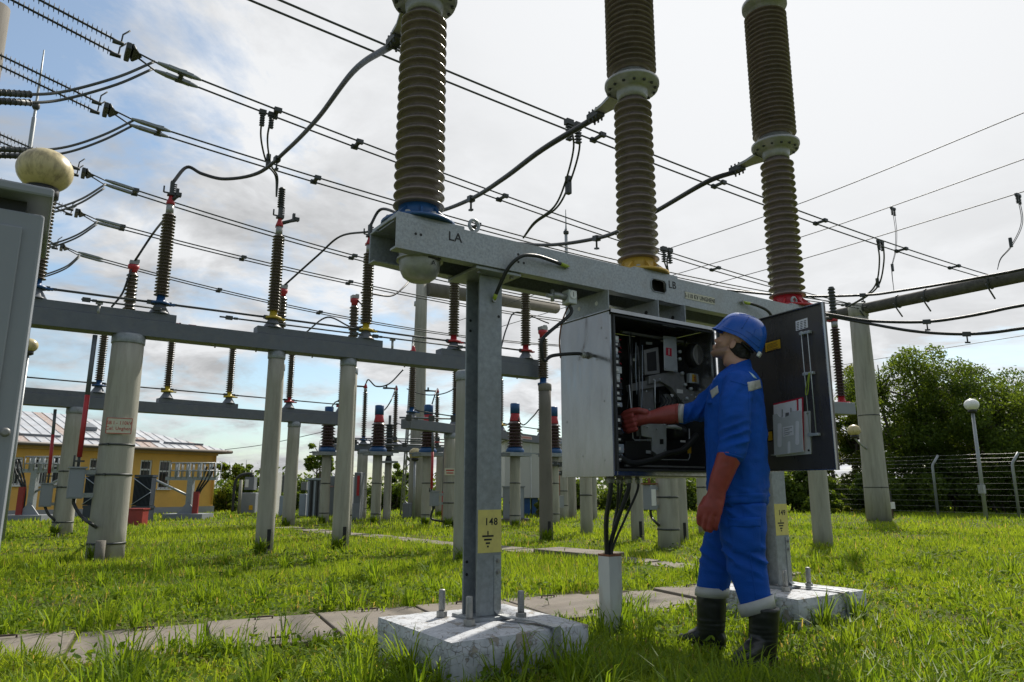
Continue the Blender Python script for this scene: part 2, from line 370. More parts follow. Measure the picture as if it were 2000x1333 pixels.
PATHS.append(pathrow('row of worn concrete trench slabs crossing the lawn in front of the tall post', pf(-4.6, 1.98), pf(4.4, .60), .94, .72, .025, True))
PATHS.append(pathrow('narrow line of pale slabs running away between the concrete poles', pf(4.55, 1.3), pf(2.9, 13.5), .52, .60, .02, False, (4, 5)))

# ------------------------------------------------------------------ concrete foundation blocks
def foundation(s0, s1, t0, t1, h, label, bolts, grp='painted concrete foundation blocks'):
    r = thing('concrete_foundation', label, 'foundation', W((s0+s1)/2, (t0+t1)/2, 0), grp)
    bm = bmesh.new(); nx, ny, nz = 22, 22, 8
    m = MB(); m.fbox(s0, s1, t0, t1, -.1, h)
    o = m.build('concrete_body', block_m, r)
    b2 = bmesh.new(); b2.from_mesh(o.data); bmesh.ops.subdivide_edges(b2, edges=b2.edges, cuts=17, use_grid_fill=True)
    c = Vector((0, 0, h/2-.05))
    for v in b2.verts:
        p = v.co; k = mnoise.noise(p*4+Vector((s0*3, 1, 2)))*.008+mnoise.noise(p*13)*.004
        # worn corners
        l = Vector((p.dot(U), p.dot(V), p.z)); hx, hy = (s1-s0)/2, (t1-t0)/2
        e = sorted([hx-abs(l.x), hy-abs(l.y), h-l.z])
        near = max(0, 1-(e[0]+e[1])/.05)
        v.co = p-(p-c).normalized()*(near*(.014+.02*max(0, mnoise.noise(p*6+Vector((7, 3, s0))))) )+(p-c).normalized()*k
    b2.to_mesh(o.data); b2.free(); o.data.polygons.foreach_set('use_smooth', [False]*len(o.data.polygons))
    for (s, t) in bolts:
        m = MB(); b = W(s, t, h-.004)
        m.lathe([(.0, 0), (.017, 0.0), (.017, .14), (.013, .145), (0, .145)], b, n=12)
        for k in range(12): m.lathe([(.016, .045+k*.008), (.0185, .049+k*.008), (.016, .053+k*.008)], b, n=10)
        a = m.build('anchor_bolt', bolt_m, r)
        m = MB(); m.lathe([(.034, 0), (.034, .006)], b, n=14); m.lathe([(.028, .007), (.028, .034), (.025, .037)], b, n=6, smooth=False); m.build('nut', bolt_m, a)
    return r
foundation(-.44, .38, -.45, .35, .22, 'white painted concrete block with flaking paint in the foreground under the post numbered 148', [(-.165, .13), (-.17, -.16), (.15, -.15), (.16, .16)])
foundation(2.12, 2.92, -.43, .35, .19, 'white painted concrete block behind the worker under the post numbered 149', [(2.36, -.17), (2.66, -.15), (2.36, .14), (2.68, .14)])

# ------------------------------------------------------------------ circuit breaker
ZB, ZT, TW = 2.09, 2.27, .175
S0, S1 = -.64, 3.12
brk = thing('circuit_breaker', 'large three pole circuit breaker with ribbed columns on a galvanised steel beam in the foreground', 'circuit breaker', W(1.25, 0, 0))
def channel(t, sgn, hole):
    m = MB(); th = .009; t0, t1 = sorted((t, t+sgn*th))
    if hole:
        a, b, c, d = hole
        m.fbox(S0, a, t0, t1, ZB, ZT); m.fbox(b, S1, t0, t1, ZB, ZT); m.fbox(a, b, t0, t1, ZB, c); m.fbox(a, b, t0, t1, d, ZT)
        # rounded corners of the hand hole
        for (x, sx) in ((a, 1), (b, -1)):
            for (z, sz) in ((c, 1), (d, -1)):
                rr = .028; P = [(x, z)]+[(x+sx*rr*(1-math.sin(q)), z+sz*rr*(1-math.cos(q))) for q in [i*math.pi/10 for i in range(6)]]
                m.prism([W(p[0], t0+.0005, p[1]) for p in P], V*(th-.001))
    else: m.fbox(S0, S1, t0, t1, ZB, ZT)
    f0, f1 = sorted((t+sgn*th, t+sgn*.07))
    m.fbox(S0, S1, f0, f1, ZB, ZB+.011); m.fbox(S0, S1, f0, f1, ZT-.011, ZT)
    return m
HOLE = (1.175, 1.315, ZB+.055, ZB+.143)
ch = channel(-TW, 1, HOLE).build('beam_channel', galv, brk, bevel=.005)
channel(TW, -1, None).build('beam_channel', galv, brk, bevel=.005)
m = MB()
rim = [W(HOLE[0]+.004, 0, 0)]
m.tube([W(s, -TW-.001, z) for s, z in ((1.175+.02, ZB+.055), (1.315-.02, ZB+.055), (1.315, ZB+.075), (1.315, ZB+.123), (1.295, ZB+.143), (1.195, ZB+.143), (1.175, ZB+.123), (1.175, ZB+.075), (1.195, ZB+.055))], .0045, 6, cap=False)
m.build('hand_hole_rim', galvd, brk)
m = MB(); m.fbox(1.12, 1.37, -.10, -.095, ZB+.015, ZT-.015); m.build('hole_shade_plate', innerd, brk)  # dark sheet standing in for the shaded beam interior behind the hole
m = MB(); m.fbox(S0+.02, S1-.02, -TW+.072, TW-.072, ZT-.010, ZT-.002); m.build('added_beam_cover', galvd, brk)  # unseen cover, added to keep sky light out of the beam
# end plates between channels and head plates on the posts
for s in (-.43, 1.24, 2.90):
    m = MB(); m.fbox(s-.2, s+.2, -.165, .165, ZT+.002, ZT+.022); m.build('pole_base_plate', galv, brk, bevel=.003)
POSTS = [(0.0, .22, '148'), (2.5, .19, '149')]
for (s, zb, num) in POSTS:
    m = MB(); wu, dv = .075, .07
    m.fbox(s-wu, s+wu, -dv-.006, -dv+.006, zb+.02, ZB-.022); m.fbox(s-wu, s+wu, dv-.006, dv+.006, zb+.02, ZB-.022)
    m.fbox(s-.005, s+.005, -dv+.006, dv-.006, zb+.02, ZB-.022)
    p = m.build('support_post', galvd, brk, bevel=.003)
    m = MB(); m.fbox(s-.15, s+.15, -.16, .16, ZB-.020, ZB-.002); m.build('head_plate', galv, p, bevel=.003)
    m = MB(); m.fbox(s-.11, s+.11, -.12, .12, zb+.001, zb+.019); m.build('foot_plate', galvd, p, bevel=.003)
    za, zc = .555, .775
    m = MB(); m.fbox(s-.073, s+.073, -dv-.0085, -dv-.0063, za, zc); pl = m.build('number_plate', plateY, p)
    fd = -V
    text('numerals', num, W(s+.008, -dv-.0088, zc-.063), U, UP, .036, black, p, align='CENTER', bold=.018)
    m = MB(); y0 = za+.085
    for (x, wd, z) in ((-.012, .07, y0), (-.012, .048, y0-.018), (-.012, .026, y0-.036), (-.012, .010, y0-.053)): m.fbox(s+x-wd/2, s+x+wd/2, -dv-.0100, -dv-.0087, z-.0045, z+.0045)
    m.fbox(s-.0155, s-.0085, -dv-.0100, -dv-.0087, y0+.006, y0+.026); m.build('earth_symbol', black, p)
    # earth strap bolted to the flange, lying over the block
    m = MB(); a0, a1 = s+.028, s+.071; t_ = -dv-.0065
    prof = [(t_-.004, .54), (t_-.004, zb+.045), (t_-.02, zb+.026), (t_-.10, zb+.020), (t_-.24, zb+.020), (-.472 if num == '148' else -.452, zb+.012), (-.478 if num == '148' else -.458, .02)]
    sh = [0, 0, .01, .03, .075, .09, .09]
    lo = [W(a0+q, t, z) for (t, z), q in zip(prof, sh)]; hi = [W(a1+q, t, z) for (t, z), q in zip(prof, sh)]
    for i in range(len(prof)-1):
        n_ = (hi[i]-lo[i]).cross(lo[i+1]-lo[i]).normalized()*.0045
        m.add([lo[i], hi[i], hi[i+1], lo[i+1], lo[i]+n_, hi[i]+n_, hi[i+1]+n_, lo[i+1]+n_], [(0, 1, 2, 3), (4, 7, 6, 5), (0, 4, 5, 1), (1, 5, 6, 2), (2, 6, 7, 3), (3, 7, 4, 0)])
    st_ = m.build('earth_strap', galv, p)
    for z in (.512, .455):
        m = MB(); m.lathe([(.013, 0), (.013, .003)], W(s+.05, t_-.004, z), -V, 12); m.lathe([(.008, .003), (.008, .011)], W(s+.05, t_-.004, z), -V, 6, smooth=False); m.build('strap_bolt', bolt_m, p)
    # bolt holes through the flange wings
    m = MB()
    for (ss, z) in ((-.055, .50), (-.055, .435), (-.05, 1.83), (-.05, 1.77), (.052, 1.84)): m.lathe([(.008, 0), (.008, .0012)], W(s+ss, (dv if z < 1 and ss < 0 or ss < 0 else -dv)-.0074, z), -V, 12)
    m.build('bolt_hole', black, p)
    for (ss, tt) in ((.11, -.12), (-.11, -.12), (.11, .12)):
        m = MB(); m.lathe([(.012, 0), (.012, .012)], W(s+ss, tt, ZB-.032), UP, 6, smooth=False); m.build('head_bolt', bolt_m, p)
# drilled holes, letters and name plate on the beam web
m = MB()
for (s, z) in ((-.53, ZB+.095), (-.50, ZB+.095), (.12, ZB+.105), (.158, ZB+.105), (.12, ZB+.06), (.158, ZB+.06), (2.62, ZB+.1), (2.70, ZB+.1)):
    m.lathe([(.0075, 0), (.0075, .0012)], W(s, -TW-.0002, z), -V, 12)
m.build('drilled_holes', black, brk)
text('lettering', 'LA', W(-.295, -TW-.0006, ZB+.122), U, UP, .050, black, brk, sx=1.0, bold=.012)
text('lettering', 'LB', W(1.372, -TW-.0006, ZB+.125), U, UP, .050, black, brk, sx=.95, bold=.012)
text('lettering', 'C', W(3.08, -TW-.0006, ZB+.12), U, UP, .045, black, brk)
m = MB(); m.fbox(1.49, 1.79, -TW-.003, -TW-.0004, ZB+.052, ZB+.100); npl = m.build('name_plate', plateW, brk)
text('plate_text', 'I-110 KV UNGHENI', W(1.64, -TW-.0034, ZB+.074), U, UP, .029, black, npl, sx=.78, bold=.02)
m = MB(); m.fbox(1.49, 1.79, -TW-.0028, -TW-.0004, ZB+.101, ZB+.106); m.build('plate_rail', galv, brk)
# lifting eyes
for s, t in ((-.15, -.13), (2.79, -.13)):
    m = MB(); c = W(s, t, ZT+.055)
    m.tube([c+U*(.030*math.cos(q))+UP*(.032*math.sin(q)) for q in [2*math.pi*i/20 for i in range(21)]], .0095, 8, cap=False); m.lathe([(.018, -.056), (.018, -.042), (.010, -.036), (.010, -.03)], c, n=10); m.build('lifting_eye', galv, brk)
# drive bell under the first column
m = MB(); c = W(-.43, -.03, ZB+.05)
m.lathe([(.02, -.165), (.06, -.16), (.09, -.138), (.108, -.10), (.114, -.05), (.114, .03), (.09, .03)], c, n=28); dh = m.build('drive_housing', alu, brk)
m = MB(); m.lathe([(.126, -.052), (.126, -.04)], c, n=28); m.build('housing_flange', alu, dh)
text('housing_letter', 'A', c-V*.1135+U*.025-UP*.083, U, UP, .026, black, dh)
m = MB(); m.box(c-V*.106-UP*.045+U*.03, (.075, .02, .028), (U, V, UP)); m.build('housing_label', mechb, dh)
# earthing jumpers of the beam
def jumper(p, parent, ra, rb):
    m = MB(); P = spline(p, 8); m.tube(P, .0105, 8); j = m.build('earthing_cable', cable, parent)
    for a, b in ((P[0], P[5]), (P[-1], P[-6])):
        m = MB(); d = (b-a); m.rod(a-d*.05, a+d*.75, .0118, 8); m.build('cable_sleeve', yg, j)
        m = MB(); m.lathe([(.014, -.003), (.014, .006)], a-V*.004, -V, 6, smooth=False); m.build('cable_lug', bolt_m, j)
jumper([W(.015, -.082, 1.93), W(.02, -.13, 2.0), W(.04, -.20, 2.10), W(.10, -.235, 2.163), W(.20, -.235, 2.185), W(.33, -.215, 2.185), W(.47, -.188, 2.18)], brk, 0, 0)
jumper([W(2.08, -.188, 2.20), W(2.2, -.22, 2.185), W(2.32, -.23, 2.15), W(2.42, -.19, 2.08), W(2.48, -.1, 1.98)], brk, 0, 0)
# pressure gauge box between post and cabinet
m = MB(); c = W(.55, -.10, 2.02); m.box(c, (.065, .07, .085), (U, V, UP)); gb = m.build('gauge_box', relay, brk, bevel=.006)
m = MB(); m.lathe([(.026, 0), (.026, .004)], c-V*.036+UP*.012, -V, 16); m.build('gauge_face', white, gb)
m = MB(); m.box(c-V*.0405+UP*.014, (.003, .002, .03), (U, V, UP)); m.build('gauge_needle', black, gb)
m = MB(); m.rod(c-U*.03, c-U*.13, .022, 10); m.rod(c-U*.13+UP*.03, c-U*.13-UP*.04, .012, 8); m.rod(c-U*.17-UP*.01, c-U*.1-UP*.01, .014, 8); m.build('gauge_valve', alu, gb)

# ---- insulator columns
def shed_profile(core, R, z0, z1, n, lean=.0, r_top=None, core_top=None):
    pr = []; p = (z1-z0)/n; rt = r_top or R; ct = core_top or core
    for i in range(n):
        k = i/(n-1) if n > 1 else 0; r = R+(rt-R)*k; c = core+(ct-core)*k; z = z0+i*p
        pr += [(c, z), (r*.90, z+p*.10), (r, z+p*.17), (r*.985, z+p*.27), (c+(r-c)*.45, z+p*.52), (c+(r-c)*.08, z+p*.80)]
    pr.append((ct, z1)); return pr
ZC0, ZC1, ZC2 = 2.40, 3.60, 4.95
mlow = MB(); mlow.lathe(shed_profile(.098, .143, 0, ZC1-ZC0, 20, r_top=.135, core_top=.092), (0, 0, 0), n=40)
mlo = mlow.build('lower_insulator', porc); lowmesh = mlo.data; bpy.data.objects.remove(mlo)
mup = MB(); mup.lathe([(.12, 0), (.135, .012)]+shed_profile(.135, .178, .02, ZC2-ZC1-.17, 27), (0, 0, 0), n=44)
muo = mup.build('upper_insulator', porcb); upmesh = muo.data; bpy.data.objects.remove(muo)
for s, cm in ((-.43, blue), (1.24, yelold), (2.90, red)):
    colo = inst(lowmesh, 'pole_column', brk, W(s, 0, ZC0))
    m = MB(); b = W(s, 0, ZT+.022)
    m.lathe([(.205, 0), (.205, .018), (.155, .022), (.118, .05), (.112, .075), (.112, .112), (.098, .112)], b, n=36)
    for k in range(8):
        q = math.pi/8+k*math.pi/4; d = U*math.cos(q)+V*math.sin(q)
        m.prism([b+d*.11+UP*.095, b+d*.11+UP*.018, b+d*.195+UP*.018], (UP.cross(d))*.012)
    m.box(b+U*.2+UP*.012, (.16, .09, .022), (U, V, UP))
    m.build('base_flange', cm, colo)
    for k in range(8):
        q = k*math.pi/4; m = MB(); m.lathe([(.014, .018), (.014, .034)], b+(U*math.cos(q)+V*math.sin(q))*.178, UP, 6, smooth=False); m.build('flange_bolt', bolt_m, colo)
    c = W(s, 0, ZC1)
    m = MB(); m.lathe([(.092, 0), (.105, .004), (.105, .035), (.112, .05), (.112, .085), (.185, .09), (.185, .115), (.195, .118), (.195, .140), (.13, .144), (.13, .20), (.115, .205)], c, n=40)
    mf = m.build('middle_flange', alu, colo)
    for k in range(14):
        q = k*2*math.pi/14; m = MB(); m.lathe([(.011, .078), (.011, .150)], c+(U*math.cos(q)+V*math.sin(q))*.165, UP, 6, smooth=False); m.build('flange_bolt', darkc, colo)
    # terminal tongue and cable clamp reaching away from the viewer
    m = MB(); e = c+UP*.10; m.prism([e+V*.14-U*.09, e+V*.14+U*.09, e+V*.27+U*.055, e+V*.36+U*.045, e+V*.36-U*.045, e+V*.27-U*.055], -UP*.022)
    tm = m.build('terminal_plate', alu, colo)
    m = MB(); e2 = e+V*.40-UP*.025; m.box(e2, (.075, .13, .05), (U, V, UP))
    for k in (-1, 1):
        for j in (-1, 0, 1): m.rod(e2+U*(.027*k)+V*(.04*j)-UP*.05, e2+U*(.027*k)+V*(.04*j)+UP*.045, .009, 6)
    m.build('cable_clamp', darkc, colo, bevel=.004)
    up_o = inst(upmesh, 'upper_insulator', colo, W(s, 0, ZC1+.205))
    t = W(s, 0, ZC2+.035)
    m = MB(); m.lathe([(.115, 0), (.13, .005), (.13, .06), (.19, .065), (.19, .10), (.12, .105), (.12, .16), (0.02, .17)], t, n=36); m.build('top_flange', alu, colo)
    m = MB(); e = t+UP*.08; m.prism([e-V*.14-U*.08, e-V*.14+U*.08, e-V*.36+U*.045, e-V*.36-U*.045], UP*.02); m.box(e-V*.40, (.07, .12, .05), (U, V, UP)); m.build('top_terminal', alu, colo)

# ------------------------------------------------------------------ control cabinet with open door
CS0, CS1, CT0, CT1, CZ0, CZ1 = .755, 1.71, -.225, .255, .955, 1.945
cab = thing('control_cabinet', 'open stainless steel control cabinet hung under the breaker beam with a black mechanism inside', 'cabinet', W((CS0+CS1)/2, .02, CZ0))
th = .004
m = MB(); m.fbox(CS0, CS0+th, CT0, CT1, CZ0, CZ1-.002); sw = m.build('side_wall', stain, cab)
m = MB()
for (t, z) in ((-.15, 1.85), (-.16, 1.40), (-.15, 1.05), (.05, 1.08), (-.1, 1.66), (.2, 1.3), (-.19, 1.78)): m.lathe([(.006, 0), (.004, .004)], W(CS0, t, z), -U, 8)
m.build('panel_rivet', stain, sw)
m = MB(); m.fbox(CS1-th, CS1, CT0, CT1, CZ0, CZ1-.002); m.build('side_wall', stain, cab)
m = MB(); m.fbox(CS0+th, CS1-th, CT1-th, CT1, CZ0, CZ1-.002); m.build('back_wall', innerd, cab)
m = MB(); m.fbox(CS0+th, CS1-th, CT0+.002, CT1-th, CZ0+.001, CZ0+.006); m.build('floor_plate', staind, cab)
m = MB(); m.fbox(CS0-.012, CS1+.015, CT0-.03, CT1+.012, CZ1, CZ1+.006); m.fbox(CS0-.012, CS1+.015, CT0-.03, CT0-.026, CZ1-.016, CZ1-.0002); m.build('roof_plate', stain, cab)
# front frame round the opening, with its seal
m = MB(); f = .028
m.fbox(CS0+th+.0002, CS0+th+f, CT0, CT0+.02, CZ0+.006, CZ1-.002); m.fbox(CS1-th-f, CS1-th-.0002, CT0, CT0+.02, CZ0+.006, CZ1-.002)
m.fbox(CS0+th+f, CS1-th-f, CT0, CT0+.02, CZ1-.03, CZ1-.002); m.fbox(CS0+th+f, CS1-th-f, CT0, CT0+.02, CZ0+.006, CZ0+.045); m.build('front_frame', stain, cab, bevel=.002)
m = MB(); a, b_, z0, z1 = CS0+.022, CS1-.022, CZ0+.03, CZ1-.018
m.fbox(a, a+.014, CT0-.013, CT0-.0003, z0, z1); m.fbox(b_-.014, b_, CT0-.013, CT0-.0003, z0, z1); m.fbox(a+.014, b_-.014, CT0-.013, CT0-.0003, z1-.014, z1); m.fbox(a+.014, b_-.014, CT0-.013, CT0-.0003, z0, z0+.014); m.build('door_seal', rubseal, cab, bevel=.003)
# brackets that hang the cabinet from the beam
for s in (CS0+.02, CS0+.45, CS0+.70):
    m = MB(); z0, z1 = CZ1+.006, ZB-.001
    m.fbox(s, s+.007, -.20, .20, z0, z1); m.fbox(s+.007, s+.06, -.20, .20, z1-.006, z1); m.fbox(s+.007, s+.06, -.2, .2, z0, z0+.006); br = m.build('hanging_bracket', galv, cab, bevel=.003)
    m = MB()
    for t in (-.09, .08): m.lathe([(.014, 0), (.014, .0015)], W(s-.0002, t, (z0+z1)/2), -U, 14)
    m.build('bracket_hole_disc', white if s < CS0+.1 else black, br)  # white discs paint in daylight through the first bracket, black ones the dark
    m = MB(); m.lathe([(.012, 0), (.012, .016)], W(s+.035, -.1, z1-.022), UP, 6, smooth=False); m.build('bracket_bolt', bolt_m, br)
# terminal rail with relays on the left inner wall
m = MB(); m.fbox(CS0+.10, CS0+.17, -.035, -.03, CZ0+.06, CZ1-.08); m.build('terminal_rail', mechl, cab)
z = CZ0+.09; k = 0
while z < CZ1-.13:
    h = random.choice((.022, .03, .045, .055)); mm = random.choice((relay, relay, mechl, bluegr, mechb, white))
    m = MB(); m.fbox(CS0+.095, CS0+.095+random.uniform(.06, .08), -.14+random.uniform(0, .02), -.036, z, z+h-.003); rl = m.build('relay', mm, cab, bevel=.002)
    if h > .025:
        m = MB(); m.fbox(CS0+.105, CS0+.14, -.1435, -.1405, z+h*.25, z+h*.6); m.build('relay_label', white if mm != white else black, rl)
    m = MB()
    for j in range(4): m.rod(W(CS0+.17, -.12+j*.02, z+h/2), W(CS0+.19+j*.006, -.12+.02*j, z+h/2-.03*random.random()), .002, 5, mi=0)
    m.build('wire', random.choice((cable, redp, blue)), rl)
    z += h+random.choice((.0, .0, .012)); k += 1
    if 1.28 < z < 1.33: z += .05
# mechanism
def cbox(n, s0, s1, t0, t1, z0, z1, mm, bv=.004, parent=None):
    m = MB(); m.fbox(s0, s1, t0, t1, z0, z1); return m.build(n, mm, parent or cab, bevel=bv)
CM = lambda px, py, t: None
def cpt(px, py, t):
    """point of the cabinet at picture column/row on the plane t"""
    d = ray(px, py); o = Vector((0, 0, CH)); k = ((P1+V*t)-o).dot(V)/d.dot(V); return o+d*k
def cpoly(name, pts, t, depth, mm, bv=.003, parent=None):
    P = [cpt(x, y, t) for x, y in pts]; m = MB(); m.prism(P, V*depth); return m.build(name, mm, parent or cab, bevel=bv)
cast = cpoly('mechanism_casting', [(1268, 735), (1300, 728), (1318, 726), (1335, 730), (1340, 760), (1362, 766), (1372, 790), (1345, 800), (1330, 782), (1312, 758), (1290, 745), (1268, 750)], -.02, .04, mech)
cpoly('casting_arm', [(1256, 745), (1300, 738), (1310, 752), (1262, 760), (1232, 765), (1230, 752)], .0, .04, mech)
cpoly('support_column', [(1256, 758), (1276, 752), (1280, 850), (1258, 855)], .03, .03, mech)
fr = cpoly('coil_frame', [(1258, 684), (1286, 678), (1289, 730), (1260, 733)], -.02, .05, mech)
cpoly('coil_window', [(1263, 690), (1281, 686), (1283, 724), (1265, 726)], -.0215, .0015, black, 0, fr)
ip = cpoly('indicator_plate', [(1296, 656), (1321, 659), (1324, 727), (1298, 724)], -.05, .006, mechl)
cpoly('red_flag', [(1301, 679), (1312, 681), (1312, 697), (1301, 694)], -.052, .0018, redp, 0, ip)
cpoly('flag_mark', [(1306, 681.5), (1307.4, 682), (1307.4, 694), (1306, 693.5)], -.0528, .0006, white, 0, ip)
# spring drum
dc = cpt(1353, 697, .0)
m = MB(); m.lathe([(.02, .07), (.082, .07), (.088, .06), (.088, .0), (.075, -.012)], dc, -V, 32); dr = m.build('spring_drum', mechb, cab)
m = MB(); m.lathe([(.080, .071), (.080, .078), (.070, .078), (.066, .072), (.03, .072)], dc, -V, 32); m.build('drum_cover', mat('drum_grey', (.30, .28, .265), .5), dr)
m = MB(); m.lathe([(.017, .072), (.017, .084), (.01, .086)], dc, -V, 14); m.build('drum_hub', mechl, dr)
ic = cpt(1303, 745, -.03); m = MB()
for (x, y) in ((1325, 688), (1325, 702), (1330, 730), (1336, 752), (1347, 760), (1339, 779)): m.lathe([(.012, 0), (.012, .02), (.006, .021)], cpt(x, y, -.02), -V, 10)
m.build('pivot_bosses', mechl, cast)
cpoly('warning_box', [(1347, 729), (1368, 731), (1368, 750), (1347, 748)], -.03, .03, mechl)
ws = cpoly('warning_sticker', [(1352, 731.5), (1367.5, 732.5), (1367.5, 747), (1352, 746)], -.0318, .0012, sticker, 0)
m = MB()
for (x, y) in ((1356, 735), (1362, 736)): m.tube([cpt(x+dx, y+dy, -.0326) for dx, dy in ((2, 0), (-1, 3), (1.5, 5), (-.5, 8))], .0035, 5)
m.build('sticker_arrows', signr, ws)
cpoly('casting_label', [(1322, 760), (1334, 762), (1334, 769), (1322, 768)], -.022, .0012, white, 0, cast)
cpoly('motor_bracket', [(1252, 826), (1302, 823), (1302, 885), (1286, 890), (1275, 882), (1274, 856), (1254, 852)], -.05, .05, mechl)
m = MB(); mc = cpt(1320, 845, .0); m.lathe([(.05, .06), (.055, .05), (.055, -.05), (.04, -.06)], mc, U, 24); mo = m.build('charging_motor', mechb, cab)
m = MB(); m.tube([cpt(1303, 834, -.07), cpt(1318, 834, -.075), cpt(1330, 838, -.07)], [.01, .014, .01], 8); m.build('motor_cover', relay, mo)
cpoly('heater_box', [(1222, 862), (1272, 862), (1273, 892), (1222, 900)], -.04, .12, mechb)
cpoly('bolt_hole', [(1289, 858), (1296, 858), (1296, 868), (1289, 868)], -.0515, .0014, black, 0)
m = MB(); m.tube(spline([cpt(1208, 893, -.12), cpt(1235, 905, -.13), cpt(1270, 900, -.13), cpt(1300, 888, -.12), cpt(1335, 878, -.11), cpt(1360, 850, -.08)], 8), .020, 10); m.build('wire_harness', cable, cab)
m = MB(); m.tube([cpt(1229, 752, -.1), cpt(1233, 800, -.1), cpt(1236, 856, -.1), cpt(1240, 860, -.1), cpt(1272, 860, -.1)], .0035, 6); m.tube([cpt(1279, 742, -.06), cpt(1279.5, 800, -.06)], .005, 6)
m.tube([cpt(1346, 838, -.08), cpt(1347, 893, -.08), cpt(1344, 899, -.08), cpt(1285, 898, -.08)], .0035, 6); m.build('operating_rods', mechl, cab)
cpoly('yellow_tag', [(1343, 868), (1350, 868), (1350, 886), (1343, 886)], -.085, .001, sticker, 0)
cpoly('back_divider', [(1372, 650), (1376, 650), (1376, 905), (1372, 905)], .1, .01, mech)
for (x0, y0, x1, y1, t, mm) in ((1288, 762, 1312, 788, .05, mechb), (1300, 770, 1322, 800, .03, mech), (1250, 655, 1290, 674, .08, mechb), (1330, 640, 1345, 655, .05, mechl), (1340, 770, 1365, 792, .03, mechb), (1240, 690, 1255, 740, .1, mech)):
    cpoly('mechanism_block', [(x0, y0), (x1, y0), (x1, y1), (x0, y1)], t, .05, mm)
m = MB()
for k in range(7): x = 1290+k*6; m.tube(spline([cpt(x, 770+3*(k % 3), .0), cpt(x+5, 785, -.02), cpt(x-4, 800, -.01), cpt(x+6, 818, -.02)], 5), .004, 6)
m.build('wiring', cable, cab)

for k in range(10):
    x = 1226+k*3.2; m = MB(); y0 = random.uniform(648, 690); y1 = random.uniform(735, 880); m.tube(spline([cpt(x, y0, -.02), cpt(x+random.uniform(-5, 5), (y0+y1)/2, -.05), cpt(x+random.uniform(-6, 6), y1, -.03)], 6), .0035, 5); m.build('control_wire', random.choice((cable, cable, mech, bluegr, redp)), cab)
for (x, y, w_, h_, t_) in ((1232, 700, 9, 5, .05), (1246, 716, 8, 4, .05), (1262, 668, 12, 5, .05), (1341, 668, 8, 4, .02), (1309, 770, 7, 5, -.005), (1290, 795, 10, 4, .04), (1316, 815, 9, 5, .0), (1340, 808, 10, 6, .0), (1262, 880, 9, 6, -.045), (1360, 770, 9, 5, -.005), (1329, 860, 10, 4, -.06)):
    cpoly('label_plate', [(x, y), (x+w_, y+.8), (x+w_, y+h_+.8), (x, y+h_)], t_, .0015, random.choice((white, mechl, plateW)), 0)
for (x, y) in ((1299, 661), (1318, 663), (1300, 720), (1320, 723), (1276, 742), (1288, 741), (1262, 765), (1268, 800), (1264, 835), (1258, 832), (1297, 830), (1298, 878), (1282, 838), (1350, 772), (1358, 776)):
    m = MB(); m.lathe([(.0055, 0), (.0055, .006), (.003, .008)], cpt(x, y, -.052), -V, 6, smooth=False); m.build('screw', mechl, cab)
cbox('cross_rail', CS0+.19, CS1-.06, -.13, -.11, CZ0+.062, CZ0+.072, mech, 0); cbox('cross_rail', CS0+.32, CS1-.06, .0, .02, CZ1-.06, CZ1-.045, mech, 0)
# door: hinged on the right edge of the opening, its inner face turned to the viewer
H0 = W(CS1, CT0-.02, 0); DE = W(1.60, -1.10, 0); dd = (DE-H0).normalized(); DL = (DE-H0).length; dn = Vector((dd.y, -dd.x, 0))
if dn.dot(U) > 0: dn = -dn                      # inner face normal, towards the worker
def D(x, h, z): return H0+dd*x+dn*h+UP*z
DZ0, DZ1 = .985, 1.935
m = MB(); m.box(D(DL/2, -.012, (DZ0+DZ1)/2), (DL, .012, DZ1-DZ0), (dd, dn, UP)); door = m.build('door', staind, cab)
m = MB(); e = .022
m.box(D(DL-.004, .002, (DZ0+DZ1)/2), (.008, .016, DZ1-DZ0), (dd, dn, UP)); m.box(D(DL/2, .002, DZ1-.004), (DL-.016, .016, .008), (dd, dn, UP)); m.box(D(DL/2, .002, DZ0+.004), (DL-.016, .016, .008), (dd, dn, UP)); m.box(D(.004, .002, (DZ0+DZ1)/2), (.008, .016, DZ1-DZ0), (dd, dn, UP))
m.build('door_edge', stain, door, bevel=.002)
# locking rods
for x in (DL-.15, DL-.105):
    m = MB(); m.rod(D(x, .02, DZ0+.2), D(x, .02, DZ1-.16), .003, 8); m.build('locking_rod', mechl, door)
for z in (DZ0+.2, DZ0+.55, DZ1-.16):
    m = MB(); m.box(D(DL-.128, .012, z), (.075, .022, .016), (dd, dn, UP)); m.lathe([(.012, 0), (.012, .02)], D(DL-.15, .004, z+.0), dn, 10); m.build('rod_clip', mechl, door, bevel=.002)
def decal(name, x0, x1, z0, z1, h, mm, parent, th=.0012):
    m = MB(); m.box(D((x0+x1)/2, h+th/2, (z0+z1)/2), (x1-x0, th, z1-z0), (dd, dn, UP)); return m.build(name, mm, parent)
def dpt(px, py, h):
    d = ray(px, py); o = Vector((0, 0, CH)); k = ((H0+dn*h)-o).dot(dn)/d.dot(dn); return o+d*k
def dpoly(name, pts, h, th, mm, parent, bv=0):
    P = [dpt(x, y, h) for x, y in pts]; m = MB(); m.prism(P, dn*th); return m.build(name, mm, parent, bevel=bv)
yl = dpoly('warning_label', [(1493, 669), (1525, 660), (1526, 682), (1494, 691)], -.0055, .0012, black, door)
dpoly('label_panel', [(1495, 671), (1523.6, 663), (1524.6, 680), (1495.6, 688.5)], -.0042, .0008, sticker, yl)
m = MB()
for k in range(6):
    y0 = 674+k*2.6
    P = [(1497.5, y0), (1521+random.uniform(-4, 1), y0-6.6)]
    a, b = dpt(*P[0], -.0032), dpt(*P[1], -.0032); m.prism([a, b, b-UP*.0022, a-UP*.0022], dn*.0006)
m.build('label_print', black, yl)
